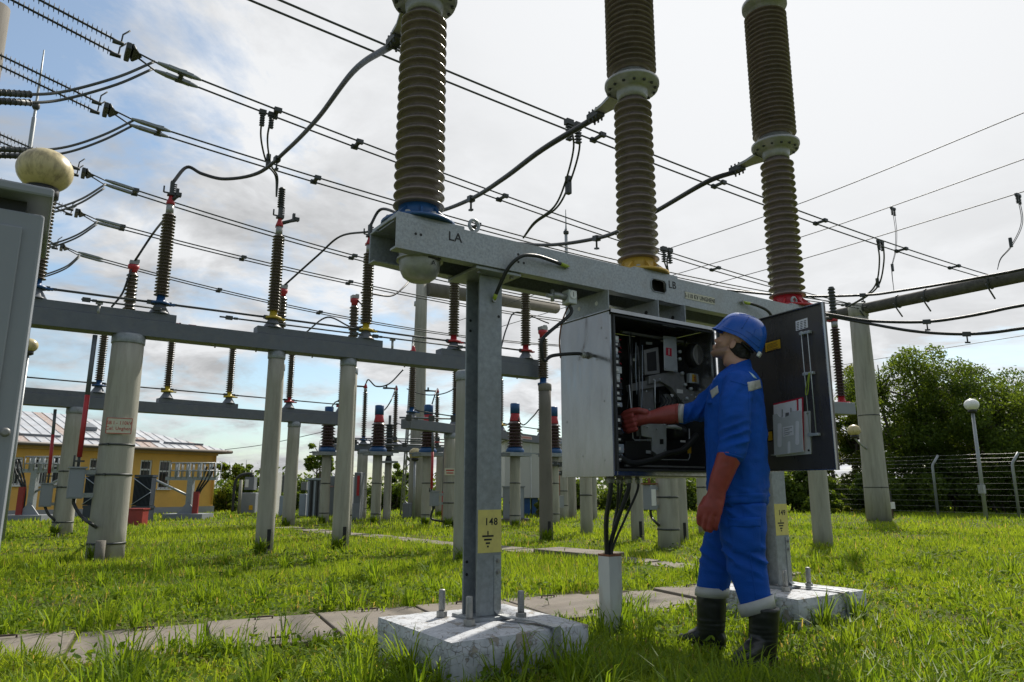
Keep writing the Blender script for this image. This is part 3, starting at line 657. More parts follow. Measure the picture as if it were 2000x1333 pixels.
wl = dpoly('wiring_label', [(1554, 628), (1577, 621), (1578, 640), (1555, 647)], -.0055, .0012, paper, door)
m = MB()
for k in range(5):
    for j in range(3):
        x = 1556+j*7; y = 631+k*3.2-j*2; a, b = dpt(x, y, -.0042), dpt(x+4.5, y-1.3, -.0042); m.prism([a, b, b-UP*.004, a-UP*.004], dn*.0006)
m.build('label_print', mechb, wl)
y2 = dpoly('warning_label', [(1500, 842), (1509.5, 840), (1510.5, 862), (1501, 864)], -.0055, .0012, black, door)
dpoly('label_panel', [(1500.5, 844), (1508, 842.5), (1509, 860), (1501, 861.5)], -.0042, .0008, sticker, y2)
# document pocket, screwed to the door
pk = [(1510, 811), (1519, 808), (1524, 815), (1533, 816), (1541, 812), (1547, 803), (1567, 802), (1582, 803), (1583, 885), (1513, 893)]
pocket = dpoly('document_pocket', [(1514, 812), (1583, 803), (1585, 887), (1517, 893)], -.005, .006, greyp, door)
front = dpoly('pocket_front', [(1510, 811), (1519, 808), (1524, 815), (1533, 816), (1541, 812), (1547, 803.5), (1566, 802), (1570, 883), (1513, 890)], .028, .004, greyp, pocket, .001)
dpoly('pocket_side', [(1566.3, 802), (1567.2, 802), (1571, 883), (1570.3, 883)], -.004, .0315, greyp, pocket)
dpoly('pocket_base', [(1513, 889.3), (1570, 882.3), (1570, 883.2), (1513, 890.2)], -.004, .0315, greyp, pocket)
for (x0, x1, y0, y1, mm) in ((1518.5, 1526.5, 831, 870, paper), (1553.5, 1560.5, 826, 866, paper), (1538.5, 1543.5, 865, 884, paper)):
    k = -.12
    q = [(x0+(x1-x0)*.5+(x1-x0)*.5*math.cos(a), (y0 if a > math.pi else y1)+(x1-x0)*.5*math.sin(a)-(0 if a < math.pi else 0)) for a in [i*2*math.pi/14 for i in range(14)]]
    dpoly('pocket_window', q, .0323, .0007, mm, front)
tl = dpoly('pocket_label', [(1529, 835), (1549, 831), (1550, 850), (1530, 854)], .0323, .0008, paper, front)
m = MB()
for k in range(4):
    y = 838+k*4; a, b = dpt(1531, y, .0333), dpt(1547-(k % 2)*5, y-3, .0333); m.prism([a, b, b-UP*.003, a-UP*.003], dn*.0005)
m.build('label_print', mech, tl)
for (x, y) in ((1578, 808), (1580, 880)):
    m = MB(); m.lathe([(.006, 0), (.006, .004)], dpt(x, y, .001), dn, 10); m.build('pocket_screw', black, pocket)
fold = thing('document_folder', 'red folder with white papers standing in the grey pocket of the open door', 'folder', dpt(1540, 815, .012))
m = MB(); m.prism([dpt(x, y, .008) for x, y in ((1511, 789), (1569, 776), (1571, 880), (1514, 888))], dn*.003); m.build('folder_cover', redp, fold)
m = MB(); m.prism([dpt(x, y, .0115) for x, y in ((1512, 792), (1556, 782), (1559, 880), (1515, 887))], dn*.006); pp = m.build('paper_sheets', paper, fold)
m = MB(); m.prism([dpt(x, y, .0118) for x, y in ((1560.5, 780.5), (1566, 779), (1568, 878), (1562, 879))], dn*.004); m.build('paper_edge', paper, fold)
m = MB()
for x, y0, y1 in ((1527, 800, 815), (1544, 797, 812)): m.prism([dpt(x, y0, .018), dpt(x+1.6, y0, .018), dpt(x+1.6, y1, .018), dpt(x, y1, .018)], dn*.0008)
m.prism([dpt(x, y, .018) for x, y in ((1534, 807), (1541, 806), (1541, 815), (1534, 816))], dn*.0008); m.build('printed_lines', mech, pp)
lo = thing('lanyard', 'yellow cord loop hanging from the locking rod of the open door', 'cord', dpt(1580, 730, .03))
m = MB(); m.tube(spline([dpt(x, y, .03) for x, y in ((1580, 728), (1577, 745), (1574, 760), (1573.5, 771), (1577, 770), (1579, 755), (1580, 740), (1581, 729))], 6), .0032, 6); m.build('cord_loop', yg, lo)

# cables under and beside the cabinet
def cablet(label, pts, r, mm=cable, name='cable', sub=10, cat='cable', gland=None, group=None):
    P = spline(pts, sub); o = thing(name, label, cat, P[0], group); m = MB(); m.tube(P, r, 8); m.build('cable_jacket' if name != 'conductor' else 'strand', mm, o)
    if gland is not None:
        for g in gland:
            a = P[0] if g == 0 else P[-1]; b = P[2] if g == 0 else P[-3]; d = (b-a).normalized(); m = MB(); m.rod(a-d*.01, a+d*.04, r*1.7, 10); m.rod(a+d*.012, a+d*.024, r*2.1, 6); m.build('cable_gland', alu, o)
    return o
gx = [(.84, -.10, 1173, .015, 'thick black cable nearest the cabinet corner, dropping into the white duct'), (.92, -.08, 1187, .007, 'thinnest black cable hanging second from the corner under the cabinet'), (.965, -.12, 1198, .014, 'straight thick black cable in the middle of the bundle under the cabinet'),
      (1.0, -.02, 1208, .009, 'thin black cable behind the straight thick one under the cabinet'), (1.10, -.06, 1225, .008, 'slanting thin black cable farthest from the cabinet corner under the cabinet')]
duct = gr(1195, 1248)
for k, (s, t, px, r, lab) in enumerate(gx):
    top = W(s, t, CZ0); e = Vector((duct.x-.018+.009*k, duct.y+.006*(k % 3)-.01, .40)); mid = top.lerp(e, .5)+UP*.02+U*random.uniform(-.02, .03)
    cablet(lab, [top, top-UP*.08, mid, e+UP*.12, e], r, gland=(0,), group='cables under the cabinet')
dz = at(1195, 1086, duct.y).z
r = thing('cable_duct', 'short white square cable duct with rusty rim standing in the grass below the cabinet', 'duct', duct)
m = MB(); hw = .05; wl_ = .006
for a, b, c2, d in ((-hw, hw, -hw, -hw+wl_), (-hw, hw, hw-wl_, hw), (-hw, -hw+wl_, -hw+wl_, hw-wl_), (hw-wl_, hw, -hw+wl_, hw-wl_)):
    m.box(duct+U*((a+b)/2)+V*((c2+d)/2)+UP*(dz/2-.05), (b-a, d-c2, dz+.1), (U, V, UP))
m.build('duct_body', mat('duct_paint', (.55, .56, .56), .6, 0, .06, 10, .1, 80, dirt=(.30, .17, .10), dscale=6, damt=.45, stretch=(1, 1, .3)), r)
m = MB()
for a, b, c2, d in ((-hw-.001, hw+.001, -hw-.001, -hw+wl_), (-hw-.001, hw+.001, hw-wl_, hw+.001), (-hw-.001, -hw+wl_, -hw+wl_, hw-wl_), (hw-wl_, hw+.001, -hw+wl_, hw-wl_)):
    m.box(duct+U*((a+b)/2)+V*((c2+d)/2)+UP*(dz+.006), (b-a, d-c2, .012), (U, V, UP))
m.build('rusty_rim', rust, r)
ge = W(.55, -.10, 1.975)
cablet('black cable looping from the gauge box into the side of the cabinet', [ge, ge-UP*.06-U*.0, cpt(1062, 660, -.05)+U*0, cpt(1058, 690, -.03), cpt(1063, 705, -.01), cpt(1080, 695, .0), W(CS0-.07, .0, 1.705), W(CS0, .0, 1.70)], .011, gland=(-1,), sub=12)
cablet('thin brown wire hanging beside the cabinet side wall', [W(.70, .05, 2.08), W(.66, .1, 1.95), W(.65, .13, 1.82), W(.68, .16, 1.70)], .005, rust, 'cable', 10)

# ------------------------------------------------------------------ the worker
clothm = mat('blue_work_cloth', (.0035, .070, .38), .75, 0, .10, 9, .25, 160, spec=.25)
hemm = mat('reflective_tape', (.42, .42, .40), .5, .1, .08, 30)
glovem = mat('red_rubber_glove', (.30, .052, .043), .5, 0, .10, 14, .05, 120, dirt=(.17, .035, .03), dscale=9, damt=.5)
bootm = mat('black_rubber_boot', (.014, .016, .015), .38, 0, .2, 12, .06, 60)
helm = mat('blue_helmet', (.004, .085, .44), .22, 0, .05, 6, spec=.5)
hairm = mat('dark_hair', (.012, .010, .009), .6, 0, .3, 60, .6, 120)
O = gr(1443, 1278); yaw = math.radians(4)
view = Vector((O.x, O.y, 0)).normalized(); LFT = -view; FW = Vector((-view.y, view.x, 0))      # facing picture-left
FW = (FW+view*.16).normalized(); LFT = Vector((-FW.y, FW.x, 0))
def J(px, py, l):
    d = ray(px, py); o = Vector((0, 0, CH)); k = ((O+LFT*l)-o).dot(LFT)/d.dot(LFT); return o+d*k
person = thing('person', 'man in blue overalls, blue helmet and long red gloves reaching into the open cabinet', 'person', O)
def remesh(name, builder, mats, parent, vox, smooth=4, fold=None, post=None, sfac=.5):
    o = builder.build('tmp', mats, None); 
    r = o.modifiers.new('r', 'REMESH'); r.mode = 'VOXEL'; r.voxel_size = vox; r.use_smooth_shade = True
    s = o.modifiers.new('s', 'SMOOTH'); s.factor = sfac; s.iterations = smooth
    dg = bpy.context.evaluated_depsgraph_get(); dg.update(); me = bpy.data.meshes.new_from_object(o.evaluated_get(dg)); bpy.data.objects.remove(o)
    me.name = name; me.materials.clear()
    for mm in (mats if isinstance(mats, list) else [mats]): me.materials.append(mm)
    if fold:
        ns = [v.normal.copy() for v in me.vertices]
        for v, n in zip(me.vertices, ns): v.co += n*fold(v.co)
    if post: post(me)
    off = ROOTS[parent.name]; me.transform(Matrix.Translation(-off)); me.update()
    ob = bpy.data.objects.new(name, me); COL.objects.link(ob); ob.parent = parent; ROOTS[ob.name] = off
    me.polygons.foreach_set('use_smooth', [True]*len(me.polygons)); return ob
def rring(c, a, b, fwd=None, lft=None, n=24, p=2.4, tilt=0):
    fwd = fwd or FW; lft = lft or LFT; R = []
    for j in range(n):
        q = 2*math.pi*j/n; x, y = math.cos(q), math.sin(q)
        R.append(c+fwd*(a*math.copysign(abs(x)**(2/p), x))+lft*(b*math.copysign(abs(y)**(2/p), y)))
    return R
def trunk(mb, levels, l0=0.0):
    R = []
    for (y, x0, x1, b, *l) in levels:
        ll = l[0] if l else l0; A = J(x0, y, ll); B = J(x1, y, ll); R.append(rring((A+B)/2, (B-A).length/2, b))
    mb.loft(R); return R
def chain(mb, pts, n=12):
    """(px, py, left, radius) joints joined by a tapered tube with round ends"""
    P = [J(x, y, l) for x, y, l, r in pts]; R = [r for *_, r in pts]
    Q, S = [], []
    for i in range(len(P)-1):
        for k in range(5): t = k/5; Q.append(P[i].lerp(P[i+1], t)); S.append(R[i]+(R[i+1]-R[i])*t)
    Q.append(P[-1]); S.append(R[-1]); d0 = (Q[0]-Q[1]).normalized(); d1 = (Q[-1]-Q[-2]).normalized(); r0, r1 = S[0], S[-1]
    pre = [Q[0]+d0*r0*a for a in (.95, .7, .35)]; prs = [r0*b for b in (.3, .71, .94)]
    Q = pre+Q+[Q[-1]+d1*r1*a for a in (.35, .7, .95)]; S = prs+S+[r1*b for b in (.94, .71, .3)]
    mb.tube(Q, S, n); return P
def wr(co, f, amp, s=(1, 1, 1)):
    p = Vector((co.x*s[0], co.y*s[1], co.z*s[2]))*f
    a = mnoise.noise(p); return amp*(1-abs(a)*2.4)
def crease(co, c, rad, f, amp, ax):
    """sharp gathered folds round a bend of the cloth"""
    d = (co-c).length/rad
    if d > 1: return 0.0
    q = (co-c).dot(ax)+.012*mnoise.noise(co*14); return amp*(1-d*d)**2*(1-2.2*abs(math.sin(q*f))**.7)
ELB = J(1437, 850, .27); ELF = J(1372, 802, -.14); AX1 = (UP*.9+FW*.35).normalized(); AX2 = (FW*.85+UP*.4).normalized(); WST = J(1440, 972, .12)
def jfold(co):
    k = wr(co, 5, .009, (1, 1, .75))+wr(co+Vector((3, 1, 8)), 11, .0045, (1, 1, .9))+wr(co+Vector((9, 2, 1)), 24, .0018)
    k += crease(co, ELB, .13, 62, .012, AX1)+crease(co, ELF, .13, 60, .010, AX2)+crease(co, J(1440, 770, .20), .12, 50, .008, AX2)
    k += .007*max(0, 1-abs(co.z-WST.z)/.10)*(1-2*abs(mnoise.noise(Vector((co.x*9, co.y*9, co.z*28))))*1.6); return k
# jacket
b = MB()
trunk(b, [(716, 1424, 1462, .055), (722, 1416, 1468, .075), (732, 1405, 1474, .12), (745, 1395, 1482, .165), (765, 1387, 1486, .175), (800, 1382, 1492, .172), (850, 1380, 1496, .165), (900, 1382, 1498, .162), (945, 1385, 1500, .164), (966, 1388, 1500, .166), (978, 1391, 1497, .167), (986, 1395, 1494, .16)])
chain(b, [(1441, 752, .155, .078), (1435, 785, .20, .078), (1434, 825, .22, .076), (1435, 858, .235, .073), (1430, 882, .245, .070)], 16)
chain(b, [(1428, 757, -.14, .085), (1398, 782, -.19, .082), (1372, 800, -.175, .070), (1345, 808, -.14, .060), (1334, 810, -.12, .056)], 16)
def cuffcut(me): pass
jacket = remesh('jacket', b, clothm, person, .0085, 4, jfold)
# collar
b = MB(); R = []
for (y, x0, x1, bb, dy) in ((727, 1412, 1470, .083, 0), (716, 1420, 1468, .071, 4), (709, 1424, 1466, .066, 6)):
    A = J(x0, y+dy*2, 0); B = J(x1, y-dy, 0); c = (A+B)/2; fw = (A-B)/2; R.append([c+fw*math.cos(q)+LFT*(bb*math.sin(q)) for q in [2*math.pi*j/28 for j in range(28)]])
R2 = [[c+(p-c)*.9 for p in r for c in [sum(r, Vector())/28]] for r in R]
b.loft(R+R2[::-1], cap=False); b.build('collar', clothm, jacket)
# trousers
b = MB()
trunk(b, [(958, 1398, 1492, .145), (985, 1398, 1493, .152), (1005, 1397, 1494, .155), (1025, 1395, 1493, .15)])
trunk(b, [(985, 1404, 1494, .080, .085), (1010, 1405, 1494, .084, .09), (1045, 1408, 1494, .084, .095), (1085, 1415, 1495, .080, .10), (1120, 1424, 1499, .077, .10), (1150, 1435, 1503.5, .074, .10), (1175, 1444, 1508, .0715, .10), (1188, 1448, 1510, .069, .10)])
trunk(b, [(985, 1394, 1475, .088, -.085), (1010, 1388, 1465, .09, -.09), (1045, 1378, 1448, .09, -.095), (1080, 1371, 1440, .086, -.10), (1115, 1367, 1432, .082, -.10), (1140, 1362, 1426, .08, -.10), (1156, 1361, 1421, .074, -.10)])
KN = J(1420, 1085, .17); KN2 = J(1490, 1100, .17); KF = J(1385, 1085, -.03); AN = J(1478, 1160, .17); AF = J(1392, 1135, -.03); CR = J(1440, 1010, .17); DG = (UP*.8-FW*.55).normalized()
def tfold(co):
    k = wr(co, 5, .009, (1, 1, .9))+wr(co+Vector((3, 1, 8)), 12, .004, (1, 1, 1.2))
    for c, r_, f, a, x in ((KN, .15, 45, .010, DG), (KN2, .15, 50, .011, DG), (KF, .13, 48, .010, DG), (AN, .12, 58, .012, UP), (AF, .11, 58, .011, UP), (CR, .14, 45, .008, DG)): k += crease(co, c, r_, f, a, x)
    return k*min(1, max(.10, (co.z-.37)/.12))
trousers = remesh('trousers', b, clothm, person, .0085, 4, tfold)
for nm, lv, l in (('near', [(1171, 1440, 1510, .0775), (1184, 1444.5, 1512.5, .0770), (1196, 1448.5, 1514.5, .0765)], .10), ('far', [(1146, 1360, 1424.5, .0805), (1156, 1358.5, 1423, .080), (1165, 1358, 1421.5, .0795)], -.10)):
    b = MB(); R = []
    for (y, x0, x1, bb) in lv:
        tl_ = 10 if nm == 'near' else -3
        A = J(x0, y+tl_, l); B = J(x1, y-tl_, l); c = (A+B)/2; fw = (A-B)/2*1.02; R.append([c+fw*math.cos(q)+LFT*(bb*math.sin(q)) for q in [2*math.pi*j/28 for j in range(28)]])
    b.loft(R, cap=False); hb = b.build('reflective_hem', hemm, trousers); sd_ = hb.modifiers.new('s', 'SOLIDIFY'); sd_.thickness = .002; sd_.offset = 0
# cargo pocket and jacket details
def patch(name, quad, l, parent, mm, th=.006, bulge=.012, nx=8, ny=8):
    """cloth patch lying on the person's near side: corners in picture, pushed onto the garment"""
    b = MB(); A, B_, C, D_ = quad; V_ = []; src = parent
    dg = bpy.context.evaluated_depsgraph_get(); dg.update(); oe = src.evaluated_get(dg); inv = src.matrix_world.inverted()
    off = ROOTS[src.name]
    for j in range(ny+1):
        for i in range(nx+1):
            u_, v_ = i/nx, j/ny
            x = (A[0]*(1-u_)+B_[0]*u_)*(1-v_)+(D_[0]*(1-u_)+C[0]*u_)*v_; y = (A[1]*(1-u_)+B_[1]*u_)*(1-v_)+(D_[1]*(1-u_)+C[1]*u_)*v_
            d = ray(x, y).normalized(); ok, loc, nn, idx = oe.ray_cast(Vector((0, 0, CH))-off, d)
            if not ok: loc = J(x, y, l)-off; nn = LFT
            e = min(i, nx-i, j, ny-j); V_.append(loc+off+nn*(th if e > 0 else th*.2))
    b.add(V_, [(j*(nx+1)+i, j*(nx+1)+i+1, (j+1)*(nx+1)+i+1, (j+1)*(nx+1)+i) for j in range(ny) for i in range(nx)], 0, True)
    return b.build(name, mm, parent)
bpy.context.view_layer.update()
patch('cargo_pocket', ((1424, 1018), (1484, 1016), (1486, 1078), (1432, 1080)), .19, trousers, clothm, .010)
patch('pocket_flap', ((1422, 1012), (1485, 1010), (1485, 1030), (1423, 1032)), .19, trousers, clothm, .016)
patch('reflective_stripe', ((1459, 747), (1484, 742), (1487, 758), (1462, 766)), .1, jacket, hemm, .0065, nx=14, ny=10)
patch('reflective_stripe', ((1387, 764), (1402, 753), (1404, 767), (1391, 779)), .1, jacket, hemm, .006, nx=12, ny=10)
patch('back_emblem', ((1462, 726), (1468, 730), (1479, 741), (1472, 738)), .1, jacket, mat('pale_emblem_print', (.45, .62, .66), .6), .003)
patch('pocket_flap', ((1381, 782), (1390, 781), (1391, 789), (1382, 790)), .1, jacket, clothm, .008)
patch('sleeve_seam', ((1404, 880), (1452, 893), (1450, 898), (1403, 886)), .25, jacket, clothm, .004)
patch('hem_band', ((1392, 966), (1498, 963), (1497, 984), (1394, 986)), .17, jacket, clothm, .006, nx=20)
patch('armhole_seam', ((1463, 744), (1466, 744), (1464, 800), (1461, 800)), .17, jacket, clothm, .005, nx=2, ny=14)
patch('shoulder_yoke', ((1426, 742), (1486, 758), (1486, 761), (1426, 745)), .15, jacket, clothm, .004, nx=14, ny=2)
patch('hip_pocket', ((1389, 890), (1396, 884), (1399, 930), (1392, 934)), .15, jacket, clothm, .006, nx=3, ny=8)
patch('front_placket', ((1381, 790), (1385, 790), (1387, 960), (1384, 960)), .05, jacket, clothm, .005, nx=2, ny=20)
patch('trouser_seam', ((1452, 1000), (1455, 1000), (1478, 1170), (1475, 1170)), .19, trousers, clothm, .004, nx=2, ny=20)
# white lining at the far cuff
b = MB(); a1, a2 = J(1336, 809, -.12), J(1325, 808, -.115); b.tube([a1, a2], [.061, .060], 18); b.build('cuff_lining', hemm, jacket)
# ---- boots
def boot(name, shaft, sole, toe, l, lab, toe_dir):
    b = MB(); trunk(b, shaft, l)
    heel, c = sole; P = J(*heel, l); P.z = 0.03
    ax = toe_dir.normalized(); q = Vector((-ax.y, ax.x, 0)); R = []
    base = P
    for (d, hw, h) in ((-.055, .030, .06), (-.045, .040, .10), (-.01, .046, .13), (.04, .047, .13), (.085, .047, .115), (.12, .051, .092), (.155, .053, .076), (.185, .048, .066), (.205, .036, .056), (.217, .018, .045)):
        c_ = base+ax*d; rr = []
        for j in range(16):
            a = 2*math.pi*j/16; x, z = math.cos(a), math.sin(a); rr.append(Vector((c_.x, c_.y, 0))+q*(hw*math.copysign(abs(x)**.8, x))+UP*(h/2+.004+h/2*math.copysign(abs(z)**.75, z)))
        R.append(rr)
    b.loft(R)
    o = remesh(name, b, bootm, person, .008, 6, lambda co: wr(co, 12, .0015, (1, 1, 2.2))+ .0018*math.sin(co.z*260)*max(0, 1-abs(co.z-.13)/.05))
    o['label'] = lab
    s = MB(); R = []
    for (d, hw) in ((-.062, .025), (-.05, .045), (.0, .050), (.05, .044), (.10, .052), (.15, .058), (.19, .052), (.215, .034), (.226, .014)):
        c_ = base+ax*d; R.append([Vector((c_.x, c_.y, 0))+q*x+UP*z for x, z in ((-hw, .0), (hw, .0), (hw, .022), (-hw, .022))])
    s.loft(R, smooth=False); s.build('boot_sole', bootm, o, bevel=.003); return o
boot('boot', [(1186, 1464, 1523, .078), (1200, 1463, 1522, .076), (1225, 1463, 1521, .07), (1250, 1462, 1519, .062), (1270, 1459, 1517, .055), (1285, 1457, 1516, .05)], ((1494, 1288), 0), None, .10, 'boot turned towards the viewer', FW*.55+LFT*.85)
boot('boot', [(1160, 1361, 1419, .078), (1180, 1361, 1418, .074), (1205, 1362, 1417, .066), (1225, 1362, 1416, .058), (1240, 1360, 1415, .052)], ((1398, 1247), 0), None, -.10, 'boot with its toe pointing away from the other', FW)
# ---- gloves
def lin(a, b, t): return a+(b-a)*t
def hand_near():
    b = MB(); l = .25
    trunk(b, [(884, 1402, 1452, .074, l), (905, 1396, 1445, .066, l), (930, 1388, 1433, .058, l), (950, 1384, 1424, .048, l), (962, 1382, 1418, .043, l), (975, 1375, 1416, .040, l), (990, 1367, 1413, .036, l+.005), (1000, 1365, 1411, .032, l+.005), (1006, 1366, 1409, .026, l+.005)])
    for pts in ([(1370, 992, .262, .0185), (1366, 1008, .258, .0175), (1366, 1022, .245, .016), (1370, 1025, .232, .0145)],
                [(1381, 998, .268, .0185), (1378, 1015, .264, .0178), (1376, 1030, .252, .0165), (1379, 1034, .238, .015)],
                [(1392, 1000, .268, .0185), (1388, 1018, .264, .0178), (1385, 1032, .254, .0165), (1387, 1036, .240, .015)],
                [(1403, 1000, .262, .0175), (1400, 1016, .258, .0165), (1397, 1028, .248, .0155), (1398, 1032, .236, .014)],
                [(1380, 975, .235, .021), (1371, 990, .205, .020), (1372, 1006, .19, .017)]): chain(b, pts, 10)
    return b
gl = remesh('glove', hand_near(), glovem, person, .0045, 3, lambda co: wr(co, 22, .0009)); gl['label'] = 'long glove hanging down'
def hand_far():
    b = MB()
    chain(b, [(1322, 808, -.115, .060), (1300, 811, -.10, .056), (1282, 814, -.085, .046), (1268, 816, -.075, .039), (1260, 816, -.07, .037)], 18)
    chain(b, [(1264, 816, -.07, .040), (1252, 818, -.066, .042), (1242, 822, -.066, .040), (1234, 824, -.068, .034)], 14)
    chain(b, [(1262, 806, -.045, .021), (1248, 802, -.034, .0195), (1232, 803, -.030, .0175), (1219, 808, -.036, .015), (1214, 813, -.045, .013)], 10)          # thumb along the top
    for k in range(4):
        y = 810+8.6*k; x = 1213+2.6*k; rr = .0172-.0006*k
        chain(b, [(1240, y-1, -.085, rr), (x+3, y+2, -.092, rr), (x, y+6, -.068, rr*.97), (x+7, y+7, -.036, rr*.93), (x+22, y+3, -.022, rr*.86)], 10)
    return b
gr_ = remesh('glove', hand_far(), glovem, person, .0045, 3, lambda co: wr(co, 22, .0009)); gr_['label'] = 'long glove with fist closed inside the cabinet'
b = MB(); a1, a2 = J(1326, 808, -.116), J(1321, 808, -.114); b.tube([a1, a2], [.0625, .0605], 24); b.build('cuff_roll', glovem, gr_)
# ---- head and body (one skin mesh)
EAR = J(1425, 672, .075); HC = EAR-LFT*.075
tl = math.radians(29); HF = (FW*math.cos(tl)+UP*math.sin(tl)).normalized(); HU = (UP*math.cos(tl)-FW*math.sin(tl)).normalized()
def Hp(x, y, z): return HC+HF*x+LFT*y+HU*z
HA = (HF, LFT, HU)
b = MB()
b.ell(Hp(-.012, 0, .058), (.092, .076, .090), HA, 24, 16); b.ell(Hp(.038, 0, .0), (.052, .060, .085), HA, 20, 14)
b.loft([[Hp(x, yy*math.cos(q), zc+zz*math.sin(q)) for q in [2*math.pi*j/18 for j in range(18)]] for x, yy, zc, zz in ((-.015, .060, -.035, .040), (.010, .063, -.045, .042), (.035, .058, -.055, .040), (.055, .048, -.065, .036), (.072, .033, -.073, .028), (.083, .017, -.077, .018))])
b.ell(Hp(.078, 0, -.082), (.017, .021, .016), HA)                                                   # chin
b.ell(Hp(.086, 0, -.043), (.014, .024, .013), HA); b.ell(Hp(.086, 0, -.056), (.012, .021, .009), HA)     # lips
b.loft([[Hp(x+r*.6*math.cos(q), r*math.sin(q), z) for q in [2*math.pi*j/12 for j in range(12)]] for x, z, r in ((.078, .038, .009), (.085, .022, .009), (.094, .008, .011), (.100, -.004, .014), (.098, -.013, .015), (.086, -.020, .014))])
for sg in (-1, 1):
    b.ell(Hp(.091, sg*.012, -.011), (.010, .008, .008), HA); b.ell(Hp(.073, sg*.033, .034), (.014, .024, .010), HA); b.ell(Hp(.058, sg*.048, -.005), (.020, .016, .016), HA)
    b.ell(Hp(.068, sg*.032, .014), (.014, .017, .011), HA)
    b.loft([[Hp(-.012+e*math.cos(q)+.006*math.sin(q)*0-.008*k, sg*(.072+.010*k+.004*math.cos(q)*-1), .004+f*math.sin(q)) for q in [2*math.pi*j/16 for j in range(16)]] for k, e, f in ((0, .012, .022), (.6, .016, .028), (1.2, .016, .028), (1.5, .012, .023))])
NB = J(1444, 722, 0)
b.tube([Hp(-.012, 0, -.03), Hp(-.022, 0, -.065).lerp(NB, .25), NB+UP*.03, NB-UP*.03, NB-UP*.09], [.058, .057, .060, .07, .10], 20)
trunk(b, [(745, 1410, 1472, .10), (790, 1395, 1482, .14), (850, 1392, 1486, .13), (930, 1396, 1490, .14), (985, 1404, 1492, .145), (1005, 1410, 1490, .14)])
for c_ in ([(1444, 760, .12, .05), (1434, 800, .215, .048), (1434, 858, .245, .042), (1402, 962, .25, .030), (1392, 990, .25, .022)], [(1428, 765, -.12, .05), (1392, 786, -.178, .038), (1345, 809, -.135, .032), (1268, 816, -.075, .028), (1250, 818, -.066, .022)],
           [(1450, 1000, .085, .075), (1455, 1090, .10, .055), (1478, 1175, .10, .046), (1490, 1265, .10, .036)], [(1430, 1000, -.085, .075), (1405, 1085, -.10, .055), (1392, 1150, -.10, .046), (1390, 1232, -.10, .036)]): chain(b, c_, 12)
skinm = bpy.data.materials.new('skin'); skinm.use_nodes = True; _nt = skinm.node_tree; _b = _nt.nodes['Principled BSDF']
_a = N(_nt, 'ShaderNodeAttribute', attribute_name='stubble'); _g = N(_nt, 'ShaderNodeNewGeometry'); _n = N(_nt, 'ShaderNodeTexNoise', i_Scale=900.0, i_Detail=2.0); L(_nt, _g, 'Position', _n, 'Vector')
_k = math_n(_nt, 'MULTIPLY', _a.outputs['Fac'], math_n(_nt, 'ADD', .45, _n.outputs[0]), True)
_nt.links.new(mix_c(_nt, _k, (.48, .27, .19), (.11, .072, .052)), _b.inputs['Base Color']); _b.inputs['Roughness'].default_value = .5; _b.inputs['Subsurface Weight'].default_value = .12; _b.inputs['Subsurface Radius'].default_value = (.01, .004, .002)
def stub(me):
    a = me.attributes.new('stubble', 'FLOAT', 'POINT'); vals = []
    for v in me.vertices:
        r_ = v.co-HC; x, y, z = r_.dot(HF), r_.dot(LFT), r_.dot(HU)
        k = 0.0
        if x > -.004 and -.125 < z < .0 and r_.length < .16:
            k = min(1, max(0, (-.018-z+.0)/.018+.2))*min(1, max(0, (x+.004)/.012))
            if z < -.095: k *= max(0, 1-(-.095-z)/.02)
            if x > .078 and -.056 < z < -.034: k *= .25
            k = max(k, 0)
        if -.002 <= x < .02 and -.03 < z < .045 and abs(y) > .05: k = max(k, .6*max(0, 1-abs(x-.009)/.011))
        if x > .065 and .034 < z < .043 and .014 < abs(y) < .055: k = 1
        vals.append(k*.62)
    a.data.foreach_set('value', vals)
body = remesh('body', b, skinm, person, .0042, 4, None, stub)
for sg in (-1, 1):
    m = MB(); m.ell(Hp(.069, sg*.033, .016), (.0118, .0118, .0118), HA, 14, 10); m.ell(Hp(.0795, sg*.033, .0185), (.0018, .0045, .0045), HA, 8, 6, 1); m.build('eye', [white, black], person)
# hair under the helmet
b = MB(); b.ell(Hp(-.045, 0, .0), (.062, .074, .055), HA, 18, 12); b.ell(Hp(-.085, 0, -.022), (.034, .055, .040), HA, 18, 12); b.ell(Hp(-.095, 0, -.055), (.018, .040, .022), HA)
remesh('hair', b, hairm, person, .006, 2, lambda co: wr(co, 60, .003)+wr(co, 25, .004))
# helmet
R = []; n = 40
def hrim(q, k):
    """rim point at angle q (0 = front): shell half-lengths and the brim"""
    x, y = math.cos(q), math.sin(q)
    ax = .146 if x > 0 else .146
    brim = .030*max(0, x)**3
    return (-.024+ax*x+brim*k, .114*y, .054-.040*(-min(0, x))**1.5*1.0-.004*max(0, x))
prof = [(1.0, 0.0), (1.0, .03), (.985, .30), (.94, .52), (.84, .72), (.66, .88), (.42, .97), (.18, 1.0), (.05, 1.003)]
for k, (rr, h) in enumerate(prof):
    ring = []
    for j in range(n):
        q = 2*math.pi*j/n; x, y, z = hrim(q, 1.0 if k == 0 else (.75 if k == 1 else 0.0))
        top = .203; cx = -.024
        ridge = .006*math.exp(-(math.sin(q)*rr/.16)**2)*(1 if h > .3 else 0)
        ring.append(Hp(cx+(x-cx)*rr, y*rr, z+(top-z)*h+ridge))
    R.append(ring)
b = MB(); b.loft(R, cap=False); b.add([Hp(-.022, 0, .192)], []); 
h_ = b.build('helmet', helm, person); h_.modifiers.new('s', 'SOLIDIFY').thickness = .004
sb = h_.modifiers.new('u', 'SUBSURF'); sb.levels = 1; sb.render_levels = 2
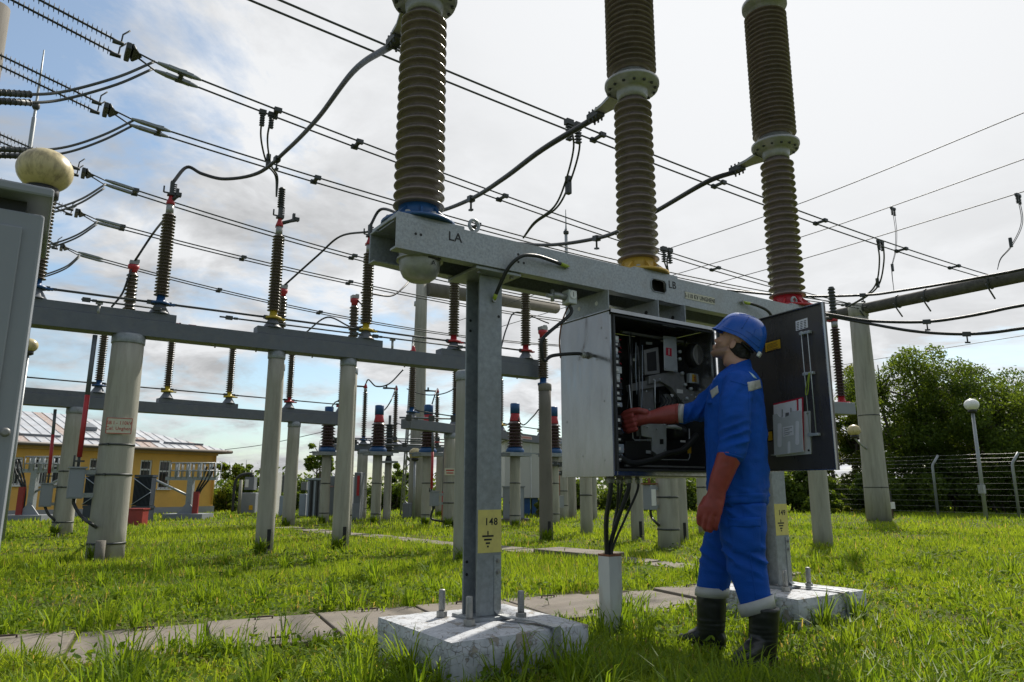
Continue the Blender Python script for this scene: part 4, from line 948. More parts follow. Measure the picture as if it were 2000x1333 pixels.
# moulded details of the shell
def hs(q, h):
    x, y, z = hrim(q, 0)
    rr = np.interp(h, [p[1] for p in prof], [p[0] for p in prof]); cx = -.024
    return Hp(cx+(x-cx)*rr, y*rr, z+(.203-z)*h)
for q0, q1, h0, h1, rad in ((1.62, 1.62, .34, .93, .0035), (2.15, 2.15, .30, .62, .0022), (.75, 2.7, .16, .16, .0028), (1.8, 2.6, .36, .36, .002)):
    m = MB(); m.tube([hs(q0+(q1-q0)*i/12, h0+(h1-h0)*i/12) for i in range(13)], rad, 6); m.build('moulded_rib', helm, h_)
m = MB(); m.tube([Hp(-.022+.10*math.cos(q), .090*math.sin(q), .046-.03*max(0, -math.cos(q))) for q in [math.pi*(.62+.76*i/16) for i in range(17)]], .008, 6, cap=False); m.build('headband', mechb, h_)
m = MB(); m.box(Hp(-.166, .02, .016), (.018, .05, .03), HA); m.build('adjuster_knob', white, h_, bevel=.005)
# ------------------------------------------------------------------ concrete poles
POLES = []
def pole(label, c, ztop, d0, d1, group='concrete support poles', mm=concrete, bands=(), slot=False, name='concrete_pole', cap=True, n=20):
    c = Vector((c[0], c[1], 0)); r = thing(name, label, 'pole', c, group); POLES.append((c.x, c.y, d0/2))
    m = MB(); K = 6; pr = [(d0/2+(d1-d0)/2*i/K, -.1+(ztop+.1)*i/K) for i in range(K+1)]
    m.lathe(pr, c, n=n); m.build('pole_shaft', mm, r)
    if cap:
        m = MB(); m.lathe([(d1/2+.008, ztop-.11), (d1/2+.012, ztop-.10), (d1/2+.012, ztop+.0), (d1/2-.01, ztop+.02)], c, n=n); m.build('steel_cap', galvd if mm is concrete else concd, r)
    for z in bands:
        rr = (d0+(d1-d0)*z/ztop)/2
        m = MB(); m.lathe([(rr+.001, z-.012), (rr+.006, z-.012), (rr+.006, z+.012), (rr+.001, z+.012)], c, n=n); m.box(c-Vector((0, rr+.012, 0))+UP*z, (.02, .03, .03)); m.build('steel_band', darkc, r)
    if slot:
        d = Vector((-c.x, -c.y, 0)).normalized(); q = Vector((-d.y, d.x, 0)); rr = d0/2
        p = c+d*(rr*.86)+q*(rr*.45)
        m = MB(); m.box(p+UP*.20, (.05, .022, .26), (q, d, UP)); m.build('earth_strap_slot', black, r)
    return r
def gp(px, py, z=.05): g = gr(px, py, z); g.z = 0; return g
# ---- first disconnector line (nearest): straight beam carried by poles
B1A = at(250, 657, 9.15); Z1 = B1A.z
B1B = ray(1052, 741); B1B = Vector((0, 0, CH))+B1B*((Z1-CH)/B1B.z)
def b1(px): return onx(B1A, B1B, px)
def flat(p, z=0): return Vector((p.x, p.y, z))
p = b1(252); pole1 = pole('thickest concrete pole with a red framed sign, a grey drive box and steel bands', flat(p), Z1-.001, .43, .375, bands=(.22, 1.05, 1.42), n=28)
pole('slim pole under the tall yellow footed insulator with a dark slot near its foot', flat(b1(541)), Z1-.001, .245, .225, slot=True)
pole('slim pole with a dark foot slot, second from the left of the two slotted poles', flat(b1(681)), Z1-.001, .25, .23, slot=True)
pole('weathered concrete pole half hidden behind the galvanised post numbered 148', gp(906, 1091), 2.33, .27, .25)
q = gp(1067, 1051); zt_ = at(1064, 752, q.y).z; pole('weathered square looking pole carrying one blue based insulator left of the open cabinet', q, zt_, .235, .215, mm=concd, slot=True)

INSM = {}
def ins_mesh(R, core, h, n, mm, seg=16, key=None):
    k = key or (R, core, h, n, mm.name)
    if k not in INSM:
        m = MB(); m.lathe(shed_profile(core, R, 0, h, n, r_top=R*.93, core_top=core*.93), (0, 0, 0), n=seg); o = m.build('t', mm); INSM[k] = o.data; bpy.data.objects.remove(o)
    return INSM[k]
def column(parent, base, cm, h=1.05, R=.078, core=.045, n=24, mm=brown, head=True, pedestal=.14, arm=None, sc=1.0, headm=None, name='post_insulator', seg=16, headh=.1):
    """post insulator: grey pedestal, painted foot, ribbed body, grey neck and red head"""
    b = Vector(base); z = pedestal*sc; o = inst(ins_mesh(R*sc, core*sc, h*sc, n, mm, seg), name, parent, b+UP*(z+.12*sc))
    m = MB()
    if pedestal: m.lathe([(.15*sc, 0), (.13*sc, .02*sc), (.065*sc, z-.01), (.065*sc, z)], b, n=12)
    if pedestal: m.build('pedestal', paintg, o)
    m = MB(); m.lathe([(.12*sc, z+.0), (.12*sc, z+.03*sc), (.058*sc, z+.04*sc), (.052*sc, z+.12*sc), (.05*sc, z+.12*sc)], b, n=14); m.box(b+U*.1*sc+UP*(z+.014*sc), (.16*sc, .07*sc, .022*sc), (U, V, UP)); m.build('coloured_foot', cm, o)
    t = b+UP*(z+(.12+h)*sc)
    if head:
        m = MB(); m.lathe([(.05*sc, 0), (.05*sc, headh*sc), (.03*sc, headh*sc)], t, n=12); m.build('neck', alu, o)
        t2 = t+UP*headh*sc; m = MB(); m.lathe([(.055*sc, 0), (.055*sc, .03*sc), (.032*sc, .10*sc), (.028*sc, .13*sc)], t2, n=12); m.box(t2+UP*.03*sc+V*.05*sc, (.07*sc, .1*sc, .04*sc), (U, V, UP)); m.build('head', headm or red, o)
        if arm:
            m = MB(); a = Vector(arm); e = t2+UP*.05*sc; m.tube([e, e+a*.6, e+a], [.03*sc, .026*sc, .034*sc], 8); m.box(e+a, (.07*sc, .07*sc, .05*sc), (U, V, UP)); m.box(e+a*.82+UP*.05*sc, (.035*sc, .05*sc, .11*sc), (U, V, UP)); m.build('contact_arm', darkc, o)
        return o, t2+UP*.13*sc
    return o, t
def beam_box(name, A, B, w_, h_, mm, parent, bev=.006):
    d = (B-A); l = d.length; d.normalize(); q = UP.cross(d).normalized(); up = d.cross(q); m = MB(); m.box((A+B)/2, (l, w_, h_), (d, q, up)); return m.build(name, mm, parent, bevel=bev)
d1 = thing('disconnector', 'nearest and longest grey disconnector beam with six tall ribbed insulators on coloured feet', 'disconnector', (B1A+B1B)/2, 'disconnectors on grey beams')
D1 = (B1B-B1A).normalized()
A_ = b1(-40); Bq = b1(1054); beam_box('main_beam', A_+UP*.112, Bq+UP*.112, .26, .22, paintg, d1)
ZB1 = .223
for x0, x1 in ((-40, 338), (496, 741), (856, 1046)): beam_box('carrier_beam', b1(x0)+UP*(ZB1+.056), b1(x1)+UP*(ZB1+.056), .22, .11, paintg, d1)
m = MB()
for px in (420, 500, 610, 790, 905, 960, 1010): p = b1(px)-D1.cross(UP)*0; m.rod(p+UP*.03, p-UP*.035, .012, 6)
m.build('beam_bolt', bolt_m, d1, kind='stuff')
TOP1 = {}
for px, cm, arm in ((60, blue, None), (306, blue, (.10, .0, .10)), (529, yellow, (.20, .16, .13)), (712, yellow, None), (885, red, (.1, .1, .06)), (1027, red, None)):
    o, t = column(d1, b1(px)+UP*(ZB1+.112), cm, h=1.18, R=.096, core=.058, n=26, arm=Vector(arm) if arm else None, sc=1.0, headh=.13); TOP1[px] = t
    if px in (306, 712, 885, 529):
        m = MB(); m.box(t+UP*.02, (.1, .09, .03), (U, V, UP)); m.box(t+UP*.12+V*.0, (.05, .07, .19), (U, V, UP)); m.rod(t-U*.10+UP*.04, t-U*.10+UP*.13, .012, 6); m.rod(t-U*.10+UP*.04, t+UP*.04, .012, 6)
        for k in range(5): m.box(t+U*.03+UP*(.06+.03*k), (.06, .03, .012), (U, V, UP))
        m.build('terminal_clamp', darkc, o)
# coupling rods and small post insulators along the beam
def rods(parent, bf, segs, z, rad, y=-.0):
    for a, b_ in segs:
        P, Q = bf(a)+UP*z, bf(b_)+UP*z; m = MB(); m.rod(P, Q, rad, 8)
        for k in (.06, .94): e = P.lerp(Q, k); m.box(e, (.09, .05, .05), (D1, V, UP)); m.box(e+D1*.09, (.05, .03, .03), (D1, V, UP))
        m.build('coupling_rod', cond, parent)
rods(d1, b1, ((64, 300), (306, 529), (529, 712), (712, 885), (885, 1027)), ZB1+.112+.16, .016)
rods(d1, lambda px: b1(px)-V*.14, ((150, 306), (420, 700), (712, 900)), ZB1+.16, .012)
r2 = paintg
for px in (186, 760): p = b1(px)-V*.1; m = MB(); m.rod(p+UP*.2, p+UP*.36, .02, 8); m.box(p+UP*.37, (.08, .05, .03), (D1, V, UP)); m.build('lever_post', alu, d1)
for px in (340, 372): m = MB(); m.box(b1(px)+UP*(ZB1+.012), (.1, .06, .024), (D1, V, UP)); m.build('red_latch', red, d1)
# sign on the thickest pole
pc = flat(b1(252)); dcam = Vector((-pc.x, -pc.y, 0)).normalized(); sz = at(247, 832, pc.y-.2).z
sgx = Vector((-dcam.y, dcam.x, 0)); sgx = sgx if sgx.x > 0 else -sgx
sr = thing('pole_sign', 'white sign with red border and two lines of red writing on the thickest pole', 'sign', pc+dcam*.215+UP*sz)
m = MB(); m.box(pc+dcam*.214+UP*sz, (.285, .010, .20), (sgx, dcam, UP)); m.build('sign_board', plateW, sr)
m = MB()
for dx, dz_, a, b_ in ((0, .094, .285, .008), (0, -.094, .285, .008), (-.139, 0, .008, .18), (.139, 0, .008, .18)): m.box(pc+dcam*.2198+UP*(sz+dz_)+sgx*dx, (a, .0015, b_), (sgx, dcam, UP))
m.build('sign_border', signr, sr)
text('sign_text', 'SB I - 110kV', pc+dcam*.2196+UP*(sz+.035), sgx, UP, .042, signr, sr, sx=.86, bold=.012); text('sign_text', 'Cel. Ungheni', pc+dcam*.2196+UP*(sz-.035), sgx, UP, .042, signr, sr, sx=.86, bold=.012)
# drive boxes with rods
def drive(label, boxpx, Y, size, rodtop, rodbot, polec, zs, split=.5):
    c = at(*boxpx, Y); r = thing('drive_box', label, 'drive box', c, 'disconnector drives')
    m = MB(); w_, h_ = size; m.box(c, (w_, .16, h_), (U, V, UP)); bx = m.build('box_housing', kiosk_m, r, bevel=.008)
    m = MB(); m.box(c+UP*(h_/2+.012), (w_+.03, .2, .02), (U, V, UP)); m.build('box_lid', kiosk_m, r)
    m = MB(); m.box(c-V*.082, (w_*.86, .006, h_*.9), (U, V, UP)); m.build('box_door', kiosk_m, r, bevel=.003)
    a = at(*rodtop, Y); b_ = at(*rodbot, Y); mid = a.lerp(b_, split); rr = .028
    m = MB(); m.rod(a, mid, rr, 10); g_ = m.build('drive_tube', paintg, r)
    m = MB(); m.rod(mid, b_, rr*1.06, 10); m.build('drive_tube', red, r)['label'] = 'red lower half of the drive tube'
    m = MB(); m.rod(b_+UP*.03, Vector((b_.x, b_.y, c.z+h_/2)), .018, 8); m.rod(b_+UP*.02-U*.05, Vector((b_.x, b_.y, c.z+h_/2))-U*.05, .012, 6); m.box(b_-UP*.05, (.12, .05, .02), (U, V, UP)); m.build('drive_coupling', darkc, r)
    for dz_ in zs:
        m = MB(); e = flat(polec, c.z+dz_); f_ = c+UP*dz_; d = (e-f_); d.z = 0; l = d.length; d.normalize(); m.box(f_+d*(l/2), (l, .03, .055), (d, UP.cross(d), UP)); m.build('fixing_arm', galv, r)
    return r, c
r, c = drive('grey drive box on the thickest pole with a thick red and grey tube', (148, 945), pc.y-.25, (.17, .36), (186, 655), (155, 893), pc-V*.02, (.14, -.14))
cablet('black cable curving from the nearest drive box down to the thickest pole', [c-UP*.18, c-UP*.25+U*.01, at(160, 1010, pc.y-.25), at(187, 1030, pc.y-.2), flat(gp(193, 1060), .22), flat(gp(193, 1090), .0)], .02)
cd = flat(gp(193, 1094)); r = thing('conduit', 'short grey conduit at the foot of the thickest pole', 'conduit', cd); m = MB(); m.lathe([(.055, -.05), (.055, .27), (.045, .27)], cd, n=12); m.build('conduit_tube', concd, r)

# ---- second disconnector line behind
Z2 = at(577, 822, gp(572, 1042).y).z
def zray(px, py, z): d = ray(px, py); return Vector((0, 0, CH))+d*((z-CH)/d.z)
Z2 = 2.42; B2A = zray(60, 792, Z2); B2B = zray(672, 832, Z2)
def b2(px): return onx(B2A, B2B, px)
d2 = thing('disconnector', 'second grey disconnector beam lower and farther away, in front of the yellow building', 'disconnector', (B2A+B2B)/2, 'disconnectors on grey beams')
beam_box('main_beam', b2(-20)+UP*.112, b2(668)+UP*.112, .26, .22, paintg, d2)
for x0, x1 in ((-20, 202), (305, 460), (548, 668)): beam_box('carrier_beam', b2(x0)+UP*(ZB1+.051), b2(x1)+UP*(ZB1+.051), .2, .10, paintg, d2)
TOP2 = {}
for px, cm in ((20, blue), (187, blue), (322, yellow), (444, yellow), (562, red), (664, red)):
    o, t = column(d2, b2(px)+UP*(ZB1+.102), cm, h=1.12, R=.088, core=.05, n=24, arm=Vector((.12, .1, .05))); TOP2[px] = t
rods(d2, b2, ((22, 187), (187, 322), (322, 444), (444, 562), (562, 664)), ZB1+.102+.2, .014)
pp2 = flat(b2(150)); pole('second concrete pole from the left, behind the drive tubes in front of the yellow building', pp2, Z2-.001, .36, .33, bands=(.25, .9, 1.2), n=24)
pole('concrete pole close behind the slim pole with the dark slot, left of the grey hut', flat(b2(575)), Z2-.001, .30, .28)
r, c = drive('smaller grey drive box before the yellow building with a thin red and grey tube', (90, 968), pp2.y-.2, (.2, .42), (108, 800), (96, 925), pp2-V*.02, (.16, -.16), .4)
cablet('black cable curving from the smaller drive box to the second pole', [c-UP*.2, at(95, 1005, pp2.y-.2), at(108, 1018, pp2.y-.15), flat(gp(112, 1040), .15), flat(gp(113, 1045), -.03)], .024)
# ---- third beam behind the post
Z3 = 2.12; B3A = zray(792, 838, Z3); B3B = zray(1092, 872, Z3)
def b3(px): return onx(B3A, B3B, px)
d3 = thing('disconnector', 'third grey disconnector beam seen behind the galvanised post, ending left at the tall far pole', 'disconnector', (B3A+B3B)/2, 'disconnectors on grey beams')
beam_box('main_beam', b3(792)+UP*.11, b3(1094)+UP*.11, .26, .21, paintg, d3)
TOP3 = {}
for px, cm in ((803, blue), (888, blue), (978, yellow), (1057, yellow)):
    o, t = column(d3, b3(px)+UP*.22, cm, h=1.12, R=.085, core=.048, n=24); TOP3[px] = t
rods(d3, b3, ((803, 888), (888, 978), (978, 1057)), .22+.2, .014)
pole('stout concrete pole behind post 148 with a small drive box on steel arms', flat(b3(880)), Z3-.001, .31, .29, bands=(.55, 1.0))
q = b3(1018); f_ = Vector((-q.x, -q.y, 0)).normalized(); sx_ = Vector((-f_.y, f_.x, 0)); sx_ = sx_ if sx_.x > 0 else -sx_
sgn = thing('beam_sign', 'long pale pink sign fixed to the third disconnector beam', 'sign', q+UP*.11)
m = MB(); dB = (B3B-B3A).normalized(); nB = UP.cross(dB); nB = nB if nB.y < 0 else -nB; m.box(q+UP*.115+nB*.136, (.72, .008, .085), (dB, nB, UP)); m.build('sign_board', mat('pale_pink_sign', (.55, .42, .40), .6), sgn)
m = MB()
for k in range(14): m.box(q+UP*.117+nB*.1408+dB*(-.3+k*.046), (.03, .001, .035), (dB, nB, UP))
m.build('sign_print', signr, sgn, kind='stuff')
c3 = flat(b3(880))
r, c = drive('small grey drive box with a red tube between the far poles left of post 148', (848, 975), c3.y-.1, (.16, .32), (846, 845), (843, 955), c3, (.1, -.1), .35)
cablet('black cable from the small drive box to the stout pole', [c-UP*.16, at(842, 1012, c3.y-.1), at(858, 1018, c3.y-.15), flat(c3, .12)-V*.17, flat(c3, .0)-V*.17], .025)
sgn = thing('pole_sign', 'small white sign with a red line on the stout pole behind post 148', 'sign', c3)
f_ = Vector((-c3.x, -c3.y, 0)).normalized(); e = c3+f_*.16+UP*at(879, 922, c3.y).z; m = MB(); m.box(e, (.24, .01, .16), (UP.cross(f_), f_, UP)); m.build('sign_board', plateW, sgn)
m = MB(); m.box(e+f_*.006+UP*.03, (.18, .002, .03), (UP.cross(f_), f_, UP)); m.box(e+f_*.006-UP*.03, (.16, .002, .025), (UP.cross(f_), f_, UP)); m.build('sign_print', signr, sgn)
# ---- fourth, small far beam with three slim posts
Z4 = 1.98; B4A = zray(640, 878, Z4); B4B = zray(892, 884, Z4)
def b4(px): return onx(B4A, B4B, px)
d4 = thing('disconnector', 'small far disconnector with three slim posts on a double grey beam', 'disconnector', (B4A+B4B)/2, 'disconnectors on grey beams')
for k in (0, .5): beam_box('main_beam', b4(640)+UP*.08+V*k*1.4, b4(900)+UP*.08+V*k*1.4, .14, .15, paintg, d4)
for px, cm in ((709, blue), (770, yellow), (852, red)):
    o, t = column(d4, b4(px)+UP*.16, cm, h=1.35, R=.085, core=.04, n=22, arm=Vector((-.35, -.1, -.0)), pedestal=.12); TOP3[px] = t
rods(d4, b4, ((650, 709), (709, 770), (770, 880)), .3, .018)
m = MB()
for px in (700, 740, 800, 840): p = b4(px); m.rod(p+UP*.1, p+UP*.1+V*.8+UP*.25, .02, 6)
m.build('cross_arm', paintg, d4)
pole('concrete pole with a steel band under the small far beam', flat(b4(709)), Z4-.001, .33, .30, bands=(.3, .85))
pole('far concrete pole carrying the right end of the small far beam', flat(b4(880)+V*.6), Z4-.001, .33, .30)
# ---- oil filled current transformers with blue heads on poles
def ct(label, px, ptop, base_y, mm=maroon, sc=1.0, cap=True, polem=True):
    g = gp(px, base_y); zt = at(px, ptop, g.y).z
    pr = pole('slim concrete pole under '+label[label.index('transformer'):], g, zt-.001, .26, .24, group='poles under the transformers', bands=(.25, 1.0), cap=False)
    r = thing('current_transformer', label, 'transformer', flat(g, zt), 'oil filled transformers with blue heads'); b = flat(g, zt)
    m = MB(); m.box(b+UP*.03, (.62*sc, .5*sc, .06), (U, V, UP)); m.box(b+UP*.075-V*.2*sc, (.95*sc, .06, .03), (U, V, UP)); m.box(b+UP*.075+V*.2*sc, (.8*sc, .06, .03), (U, V, UP)); m.build('platform', galvd, r)
    m = MB(); m.lathe([(.21*sc, .09), (.22*sc, .10), (.22*sc, .15), (.19*sc, .19), (.17*sc, .22)], b, n=18); m.build('base_tank', blue, r)
    o = inst(ins_mesh(.20*sc, .140*sc, .62*sc, 8, mm, 20), 'transformer_insulator', r, b+UP*.22)
    m = MB(); t = b+UP*(.22+.62*sc); m.lathe([(.13*sc, 0), (.135*sc, .02), (.112*sc, .13*sc), (.112*sc, .19*sc)], t, n=16); m.build('red_neck', red, r)
    m = MB(); t2 = t+UP*.19*sc; m.lathe([(.116*sc, 0), (.116*sc, .235*sc), (.10*sc, .25*sc)], t2, n=16); m.build('blue_head', blue, r)
    return t2+UP*.1*sc
CT1 = ct('leftmost blue headed transformer standing left of the slotted pole', 632, 890, 1018)
CT2 = ct('blue headed transformer second from the left with a yellow rimmed platform', 733, 890, 1020)
CT3 = ct('blue headed transformer close in front of the tall far gantry pole', 832, 892, 1022)
CT4 = ct('blue headed transformer standing before the pale panel building', 1006, 892, 1024)
CT5 = ct('blue headed transformer half hidden by the left wall of the open cabinet', 1083, 893, 1020)
# thin voltage post
g = gp(755, 1013); zt = at(756, 905, g.y).z
pole('thinnest grey pole of the middle yard carrying a dark ribbed post', g, zt, .22, .2, cap=False)
r = thing('surge_arrester', 'dark ribbed arrester on the thinnest pole between two blue headed transformers', 'arrester', flat(g, zt)); b = flat(g, zt)
m = MB(); m.box(b+UP*.03, (.4, .4, .05), (U, V, UP)); m.build('platform', galvd, r)
inst(ins_mesh(.14, .085, .85, 11, silic, 14), 'arrester_insulator', r, b+UP*.2)
m = MB(); m.lathe([(.1, .06), (.07, .2)], b, n=10); m.lathe([(.12, 1.05), (.12, 1.09), (.04, 1.1), (.04, 1.35)], b, n=10); m.build('arrester_cap', darkc, r); ARR = b+UP*1.35
# thin operating tubes and bars among the far poles
for lab, px, y0, y1, Y, mm in (('thin grey tube standing between the far poles left of the cabinet', 1078, 905, 1000, 19, paintg), ('thin white tube between the far poles left of the cabinet', 1088, 900, 1000, 19.5, galv), ('thin grey tube beside the leftmost slim far post', 666, 868, 930, 19, paintg), ('thin grey tube right of the slotted middle pole', 676, 872, 940, 20, galv), ('thin tube hanging below the small far beam', 868, 880, 960, 18, paintg)):
    a = at(px, y0, Y); r = thing('operating_tube', lab, 'tube', flat(a), 'thin operating tubes in the far yard'); m = MB(); m.rod(a, flat(a, max(0, at(px, y1, Y).z)), .035, 7); m.build('tube_upper', mm, r); m = MB(); m.rod(flat(a, max(0, at(px, y1, Y).z)), flat(a), .045, 7); m.build('tube_lower', redbox_m if mm is paintg else concd, r)
for k, (x0, x1, y, Y, rr) in enumerate(((648, 700, 862, 19, .03), (700, 880, 868, 19.5, .025), (1065, 1100, 905, 18, .03), (1066, 1100, 922, 18.4, .04), (650, 890, 856, 20, .018), (780, 905, 816, 15, .02))):
    r = thing('cross_bar', ['short grey bar left of the slim blue footed post', 'long thin grey bar in front of the blue headed transformers', 'upper short bar between the weathered pole and the cabinet', 'lower short bar between the weathered pole and the cabinet', 'thin wire bar across the middle transformers', 'thin bar just above the third disconnector beam'][k], 'bar', at(x0, y, Y), 'thin bars in the far yard'); m = MB(); a, b_ = at(x0, y, Y), at(x1, y+3, Y+.4); m.rod(a, b_, rr, 6); m.build('bar', paintg, r)
    for q in (.15, .5, .85): m = MB(); m.box(a.lerp(b_, q), (.12, .1, .12)); m.build('bar_clamp', darkc, r)
# ---- single insulators on poles behind the first beam
def lone(label, px, ptop, Y, cm, polelab, hd=.0, ztb=None, red_top=True):
    t = at(px, ptop, Y); zb = t.z-1.42 if ztb is None else ztb
    if polelab: pole(polelab, flat(t), zb-.001, .25, .23, bands=(.4,))
    r = thing('post_insulator_stand', label, 'insulator', flat(t, zb), 'single insulators behind the nearest beam')
    h = t.z-zb-.12-.19
    o = inst(ins_mesh(.098, .062, h, 18, brown, 16), 'post_insulator', r, flat(t, zb+.12))
    m = MB(); m.lathe([(.10, 0), (.10, .03), (.06, .04), (.06, .12)], flat(t, zb), n=12); m.build('coloured_foot', cm, o)
    m = MB(); m.lathe([(.06, 0), (.06, .05), (.085, .08), (.085, .13)], t-UP*.19, n=12); m.build('red_cap', red, o)
    m = MB(); m.box(t-UP*.02, (.13, .13, .06), (U, V, UP)); m.box(t+UP*.02+U*.05, (.06, .05, .05), (U, V, UP)); m.build('top_clamp', alu, o); return t
LN1 = lone('ribbed brown insulator with red cap behind the blue footed pair, above the thickest pole', 262, 512, 11.2, blue, 'hidden concrete pole behind the thickest pole')
LN2 = lone('ribbed brown insulator with red cap just right of the tall yellow footed one in front', 553, 560, 12.4, yellow, 'concrete pole hidden behind the slim pole under the yellow footed insulator')
LN3 = lone('ribbed brown insulator with red cap left of the second yellow footed one', 693, 579, 13.4, yellow, 'concrete pole hidden behind the slim slotted pole of the middle')
LN4 = lone('ribbed insulator with red cap and blue foot on the weathered pole left of the cabinet', 1060, 640, gp(1067, 1051).y, blue, None, ztb=zt_)

# ------------------------------------------------------------------ right side: gantry, lamp posts, small disconnector
RG = gp(1712, 1017); RGz = 6.0
RGt = zray(1676, 606, RGz); RG = flat(RGt)
pole('tall tapering concrete gantry pole at the right with a cross tube on its head', RG, RGz-.02, .66, .50, 'gantry poles', bands=(.9, 2.9), n=24, cap=False)
gx0 = zray(1618, 617, RGz); GV = -V
gb_ = thing('gantry_beam', 'long round concrete gantry tube rising to the right edge over the lawn', 'gantry beam', RGt)
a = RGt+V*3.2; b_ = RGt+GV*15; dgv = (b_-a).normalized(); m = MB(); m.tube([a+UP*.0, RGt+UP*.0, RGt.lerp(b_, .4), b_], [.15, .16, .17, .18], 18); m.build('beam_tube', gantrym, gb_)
m = MB(); m.lathe([(.25, -.22), (.27, -.2), (.27, .14), (.2, .17)], RGt, n=18); m.build('beam_saddle', concrete, gb_)
def ongantry(px): return onx(RGt+V*3, RGt+GV*15, px)
for px in (1690, 1755, 1810, 1935):
    p = ongantry(px); m = MB(); m.tube([p+dgv*.0+UP*(.175*math.cos(q_))+U*(.175*math.sin(q_)) for q_ in [2*math.pi*i/16 for i in range(17)]], .018, 6, cap=False); m.rod(p-U*.3-UP*.1, p+U*.12-UP*.42, .02, 6); m.build('beam_clamp', darkc, gb_)
g = gp(1608, 1062); z5 = at(1635, 815, g.y).z
pole('concrete pole seen under the open door carrying the short right hand beam', g, z5-.001, .29, .27)
d5 = thing('disconnector', 'short grey disconnector beam with one red footed insulator right of the open door', 'disconnector', flat(g, z5), 'disconnectors on grey beams')
e = at(1663, 818, g.y-.3); beam_box('main_beam', flat(g, z5)+UP*.09-U*2.2, Vector((e.x, e.y, z5+.09)), .2, .18, kiosk_m, d5)
o, TR = column(d5, at(1645, 797, g.y-.1), red, h=1.12, R=.082, core=.045, n=24, mm=maroon, pedestal=.06, arm=Vector((-.25, -.05, 0)))
m = MB(); m.lathe(shed_profile(.04, .06, .02, .45, 8), TR, n=12); m.rod(TR, TR+UP*.02, .05, 8); m.build('spring_clamp', darkc, o)
def lamp(label, base, gz, rad, mm, rp, group='globe lamps', bracket=None, box=False):
    base = Vector(base); r = thing('globe_lamp', label, 'lamp', base, group); c = flat(base, gz)
    m = MB()
    if bracket is None: m.tube([base-UP*.05, flat(base, gz-rad*1.25)], [rp, rp*.8], 10)
    else: m.tube(spline([bracket, bracket.lerp(c-UP*rad*1.4, .5)-UP*.02, c-UP*rad*1.3], 5), rp, 8)
    m.build('lamp_pole', galv, r)
    m = MB(); m.lathe([(rad*.35, -rad*1.32), (rad*.62, -rad*1.18), (rad*.62, -rad*.8), (rad*.5, -rad*.76)], c, n=18); m.build('lamp_base', mechb, r)
    m = MB(); m.ell(c, (rad*1.06, rad*1.06, rad*.93), None, 28, 18); m.build('globe', mm, r)
    if box: m = MB(); m.box(flat(base, .85)-U*.04, (.16, .14, .25), (U, V, UP)); m.build('fuse_box', galv, r)
    return r
g = gp(1926, 1011); lamp('white globe lamp on a thin pole before the fence at the right', g, at(1905, 791, g.y).z, .19, globew, .055, box=True)
c = at(1668, 841, RG.y-.6); lamp('weathered beige globe lamp on a bent arm of the tall right gantry pole', flat(c), c.z, .165, globe_m, .025, bracket=flat(RG, c.z-.5)-U*.25)
g3 = at(88, 334, 3.35); lamp('large yellowed dirty globe lamp behind the white cabinet at the upper left', flat(g3), g3.z, .118, globe_m, .03)
g3 = at(57, 675, 12); lamp('small yellowed globe lamp peeping out behind the white cabinet edge', flat(g3), g3.z, .13, globe_m, .03)
g3 = at(811, 886, 21); lamp('small yellow globe lamp below the third disconnector beam', flat(g3), g3.z, .17, globe_m, .04)
g = gp(1737, 1008); r = thing('meter_post', 'short post with a black box above a white box beside the right gantry pole', 'meter post', g)
m = MB(); m.rod(g, g+UP*1.05, .03, 8); m.build('post_tube', galv, r); m = MB(); m.box(g+UP*.62, (.18, .15, .34)); m.build('black_box', mechb, r); m = MB(); m.box(g+UP*.36-V*.0-Vector((0, .09, 0)), (.26, .12, .2)); m.build('white_box', white, r); m = MB(); m.box(g+UP*.12, (.18, .16, .24)); m.build('brick_foot', brick_m, r)

# poles seen under the cabinet
pole('pale concrete pole under the left part of the cabinet, left of the hanging cables', gp(1146, 1040), 2.6, .24, .23, bands=(.75,))
pole('concrete pole with a dark slot left of the box bearing pole under the cabinet', gp(1246, 1051), 2.6, .225, .21, slot=True)
g6 = gp(1307, 1065); pole('thick banded pole with a small grey switch box under the cabinet', g6, 2.6, .33, .31, bands=(.28, .75, 1.05), n=24)
pole('concrete pole with a dark slot just behind the thick banded pole under the cabinet', gp(1332, 1055), 2.6, .22, .21, slot=True)
pole('concrete pole partly hidden by the worker, under the right part of the cabinet', gp(1376, 1040), 2.6, .22, .21, bands=(.9,))
pole('far pale pole beside a rusty tube left of the cabinet bottom', gp(1100, 1012), 2.2, .3, .28, bands=(.4, .8))
pole('second far pale pole just under the left cabinet corner', gp(1117, 1010), 2.2, .28, .26)
pole('third far pale pole under the cabinet corner', gp(1160, 1012), 2.2, .2, .19)
for lab, bx, Y, pc_, zz in (('small grey switch box with a white front on the thick banded pole under the cabinet', (1269, 972), g6.y-.1, g6, (.13, -.13)),):
    c = at(*bx, Y); r = thing('switch_box', lab, 'switch box', c); m = MB(); m.box(c, (.13, .16, .36), (U, V, UP)); m.build('box_housing', kiosk_m, r, bevel=.006); m = MB(); m.box(c-V*.083-U*.0, (.09, .006, .24), (U, V, UP)); m.build('white_front', white, r)
    for dz_ in zz: m = MB(); e = flat(pc_, c.z+dz_); d = e-(c+UP*dz_); l = d.length; d.normalize(); m.box(c+UP*dz_+d*l*.5, (l, .03, .05), (d, UP.cross(d), UP)); m.build('fixing_arm', galv, r)
    m = MB(); m.rod(c+UP*.18, c+UP*.32, .02, 8); m.box(c+UP*.2, (.2, .16, .02), (U, V, UP)); m.build('switch_shaft', rust, r)
    cablet('black cable from the grey switch box to the thick banded pole', [c-UP*.18, c-UP*.3+U*.03, at(1285, 1025, Y-.05), flat(gp(1295, 1050), .15), flat(gp(1296, 1056), 0)], .02)
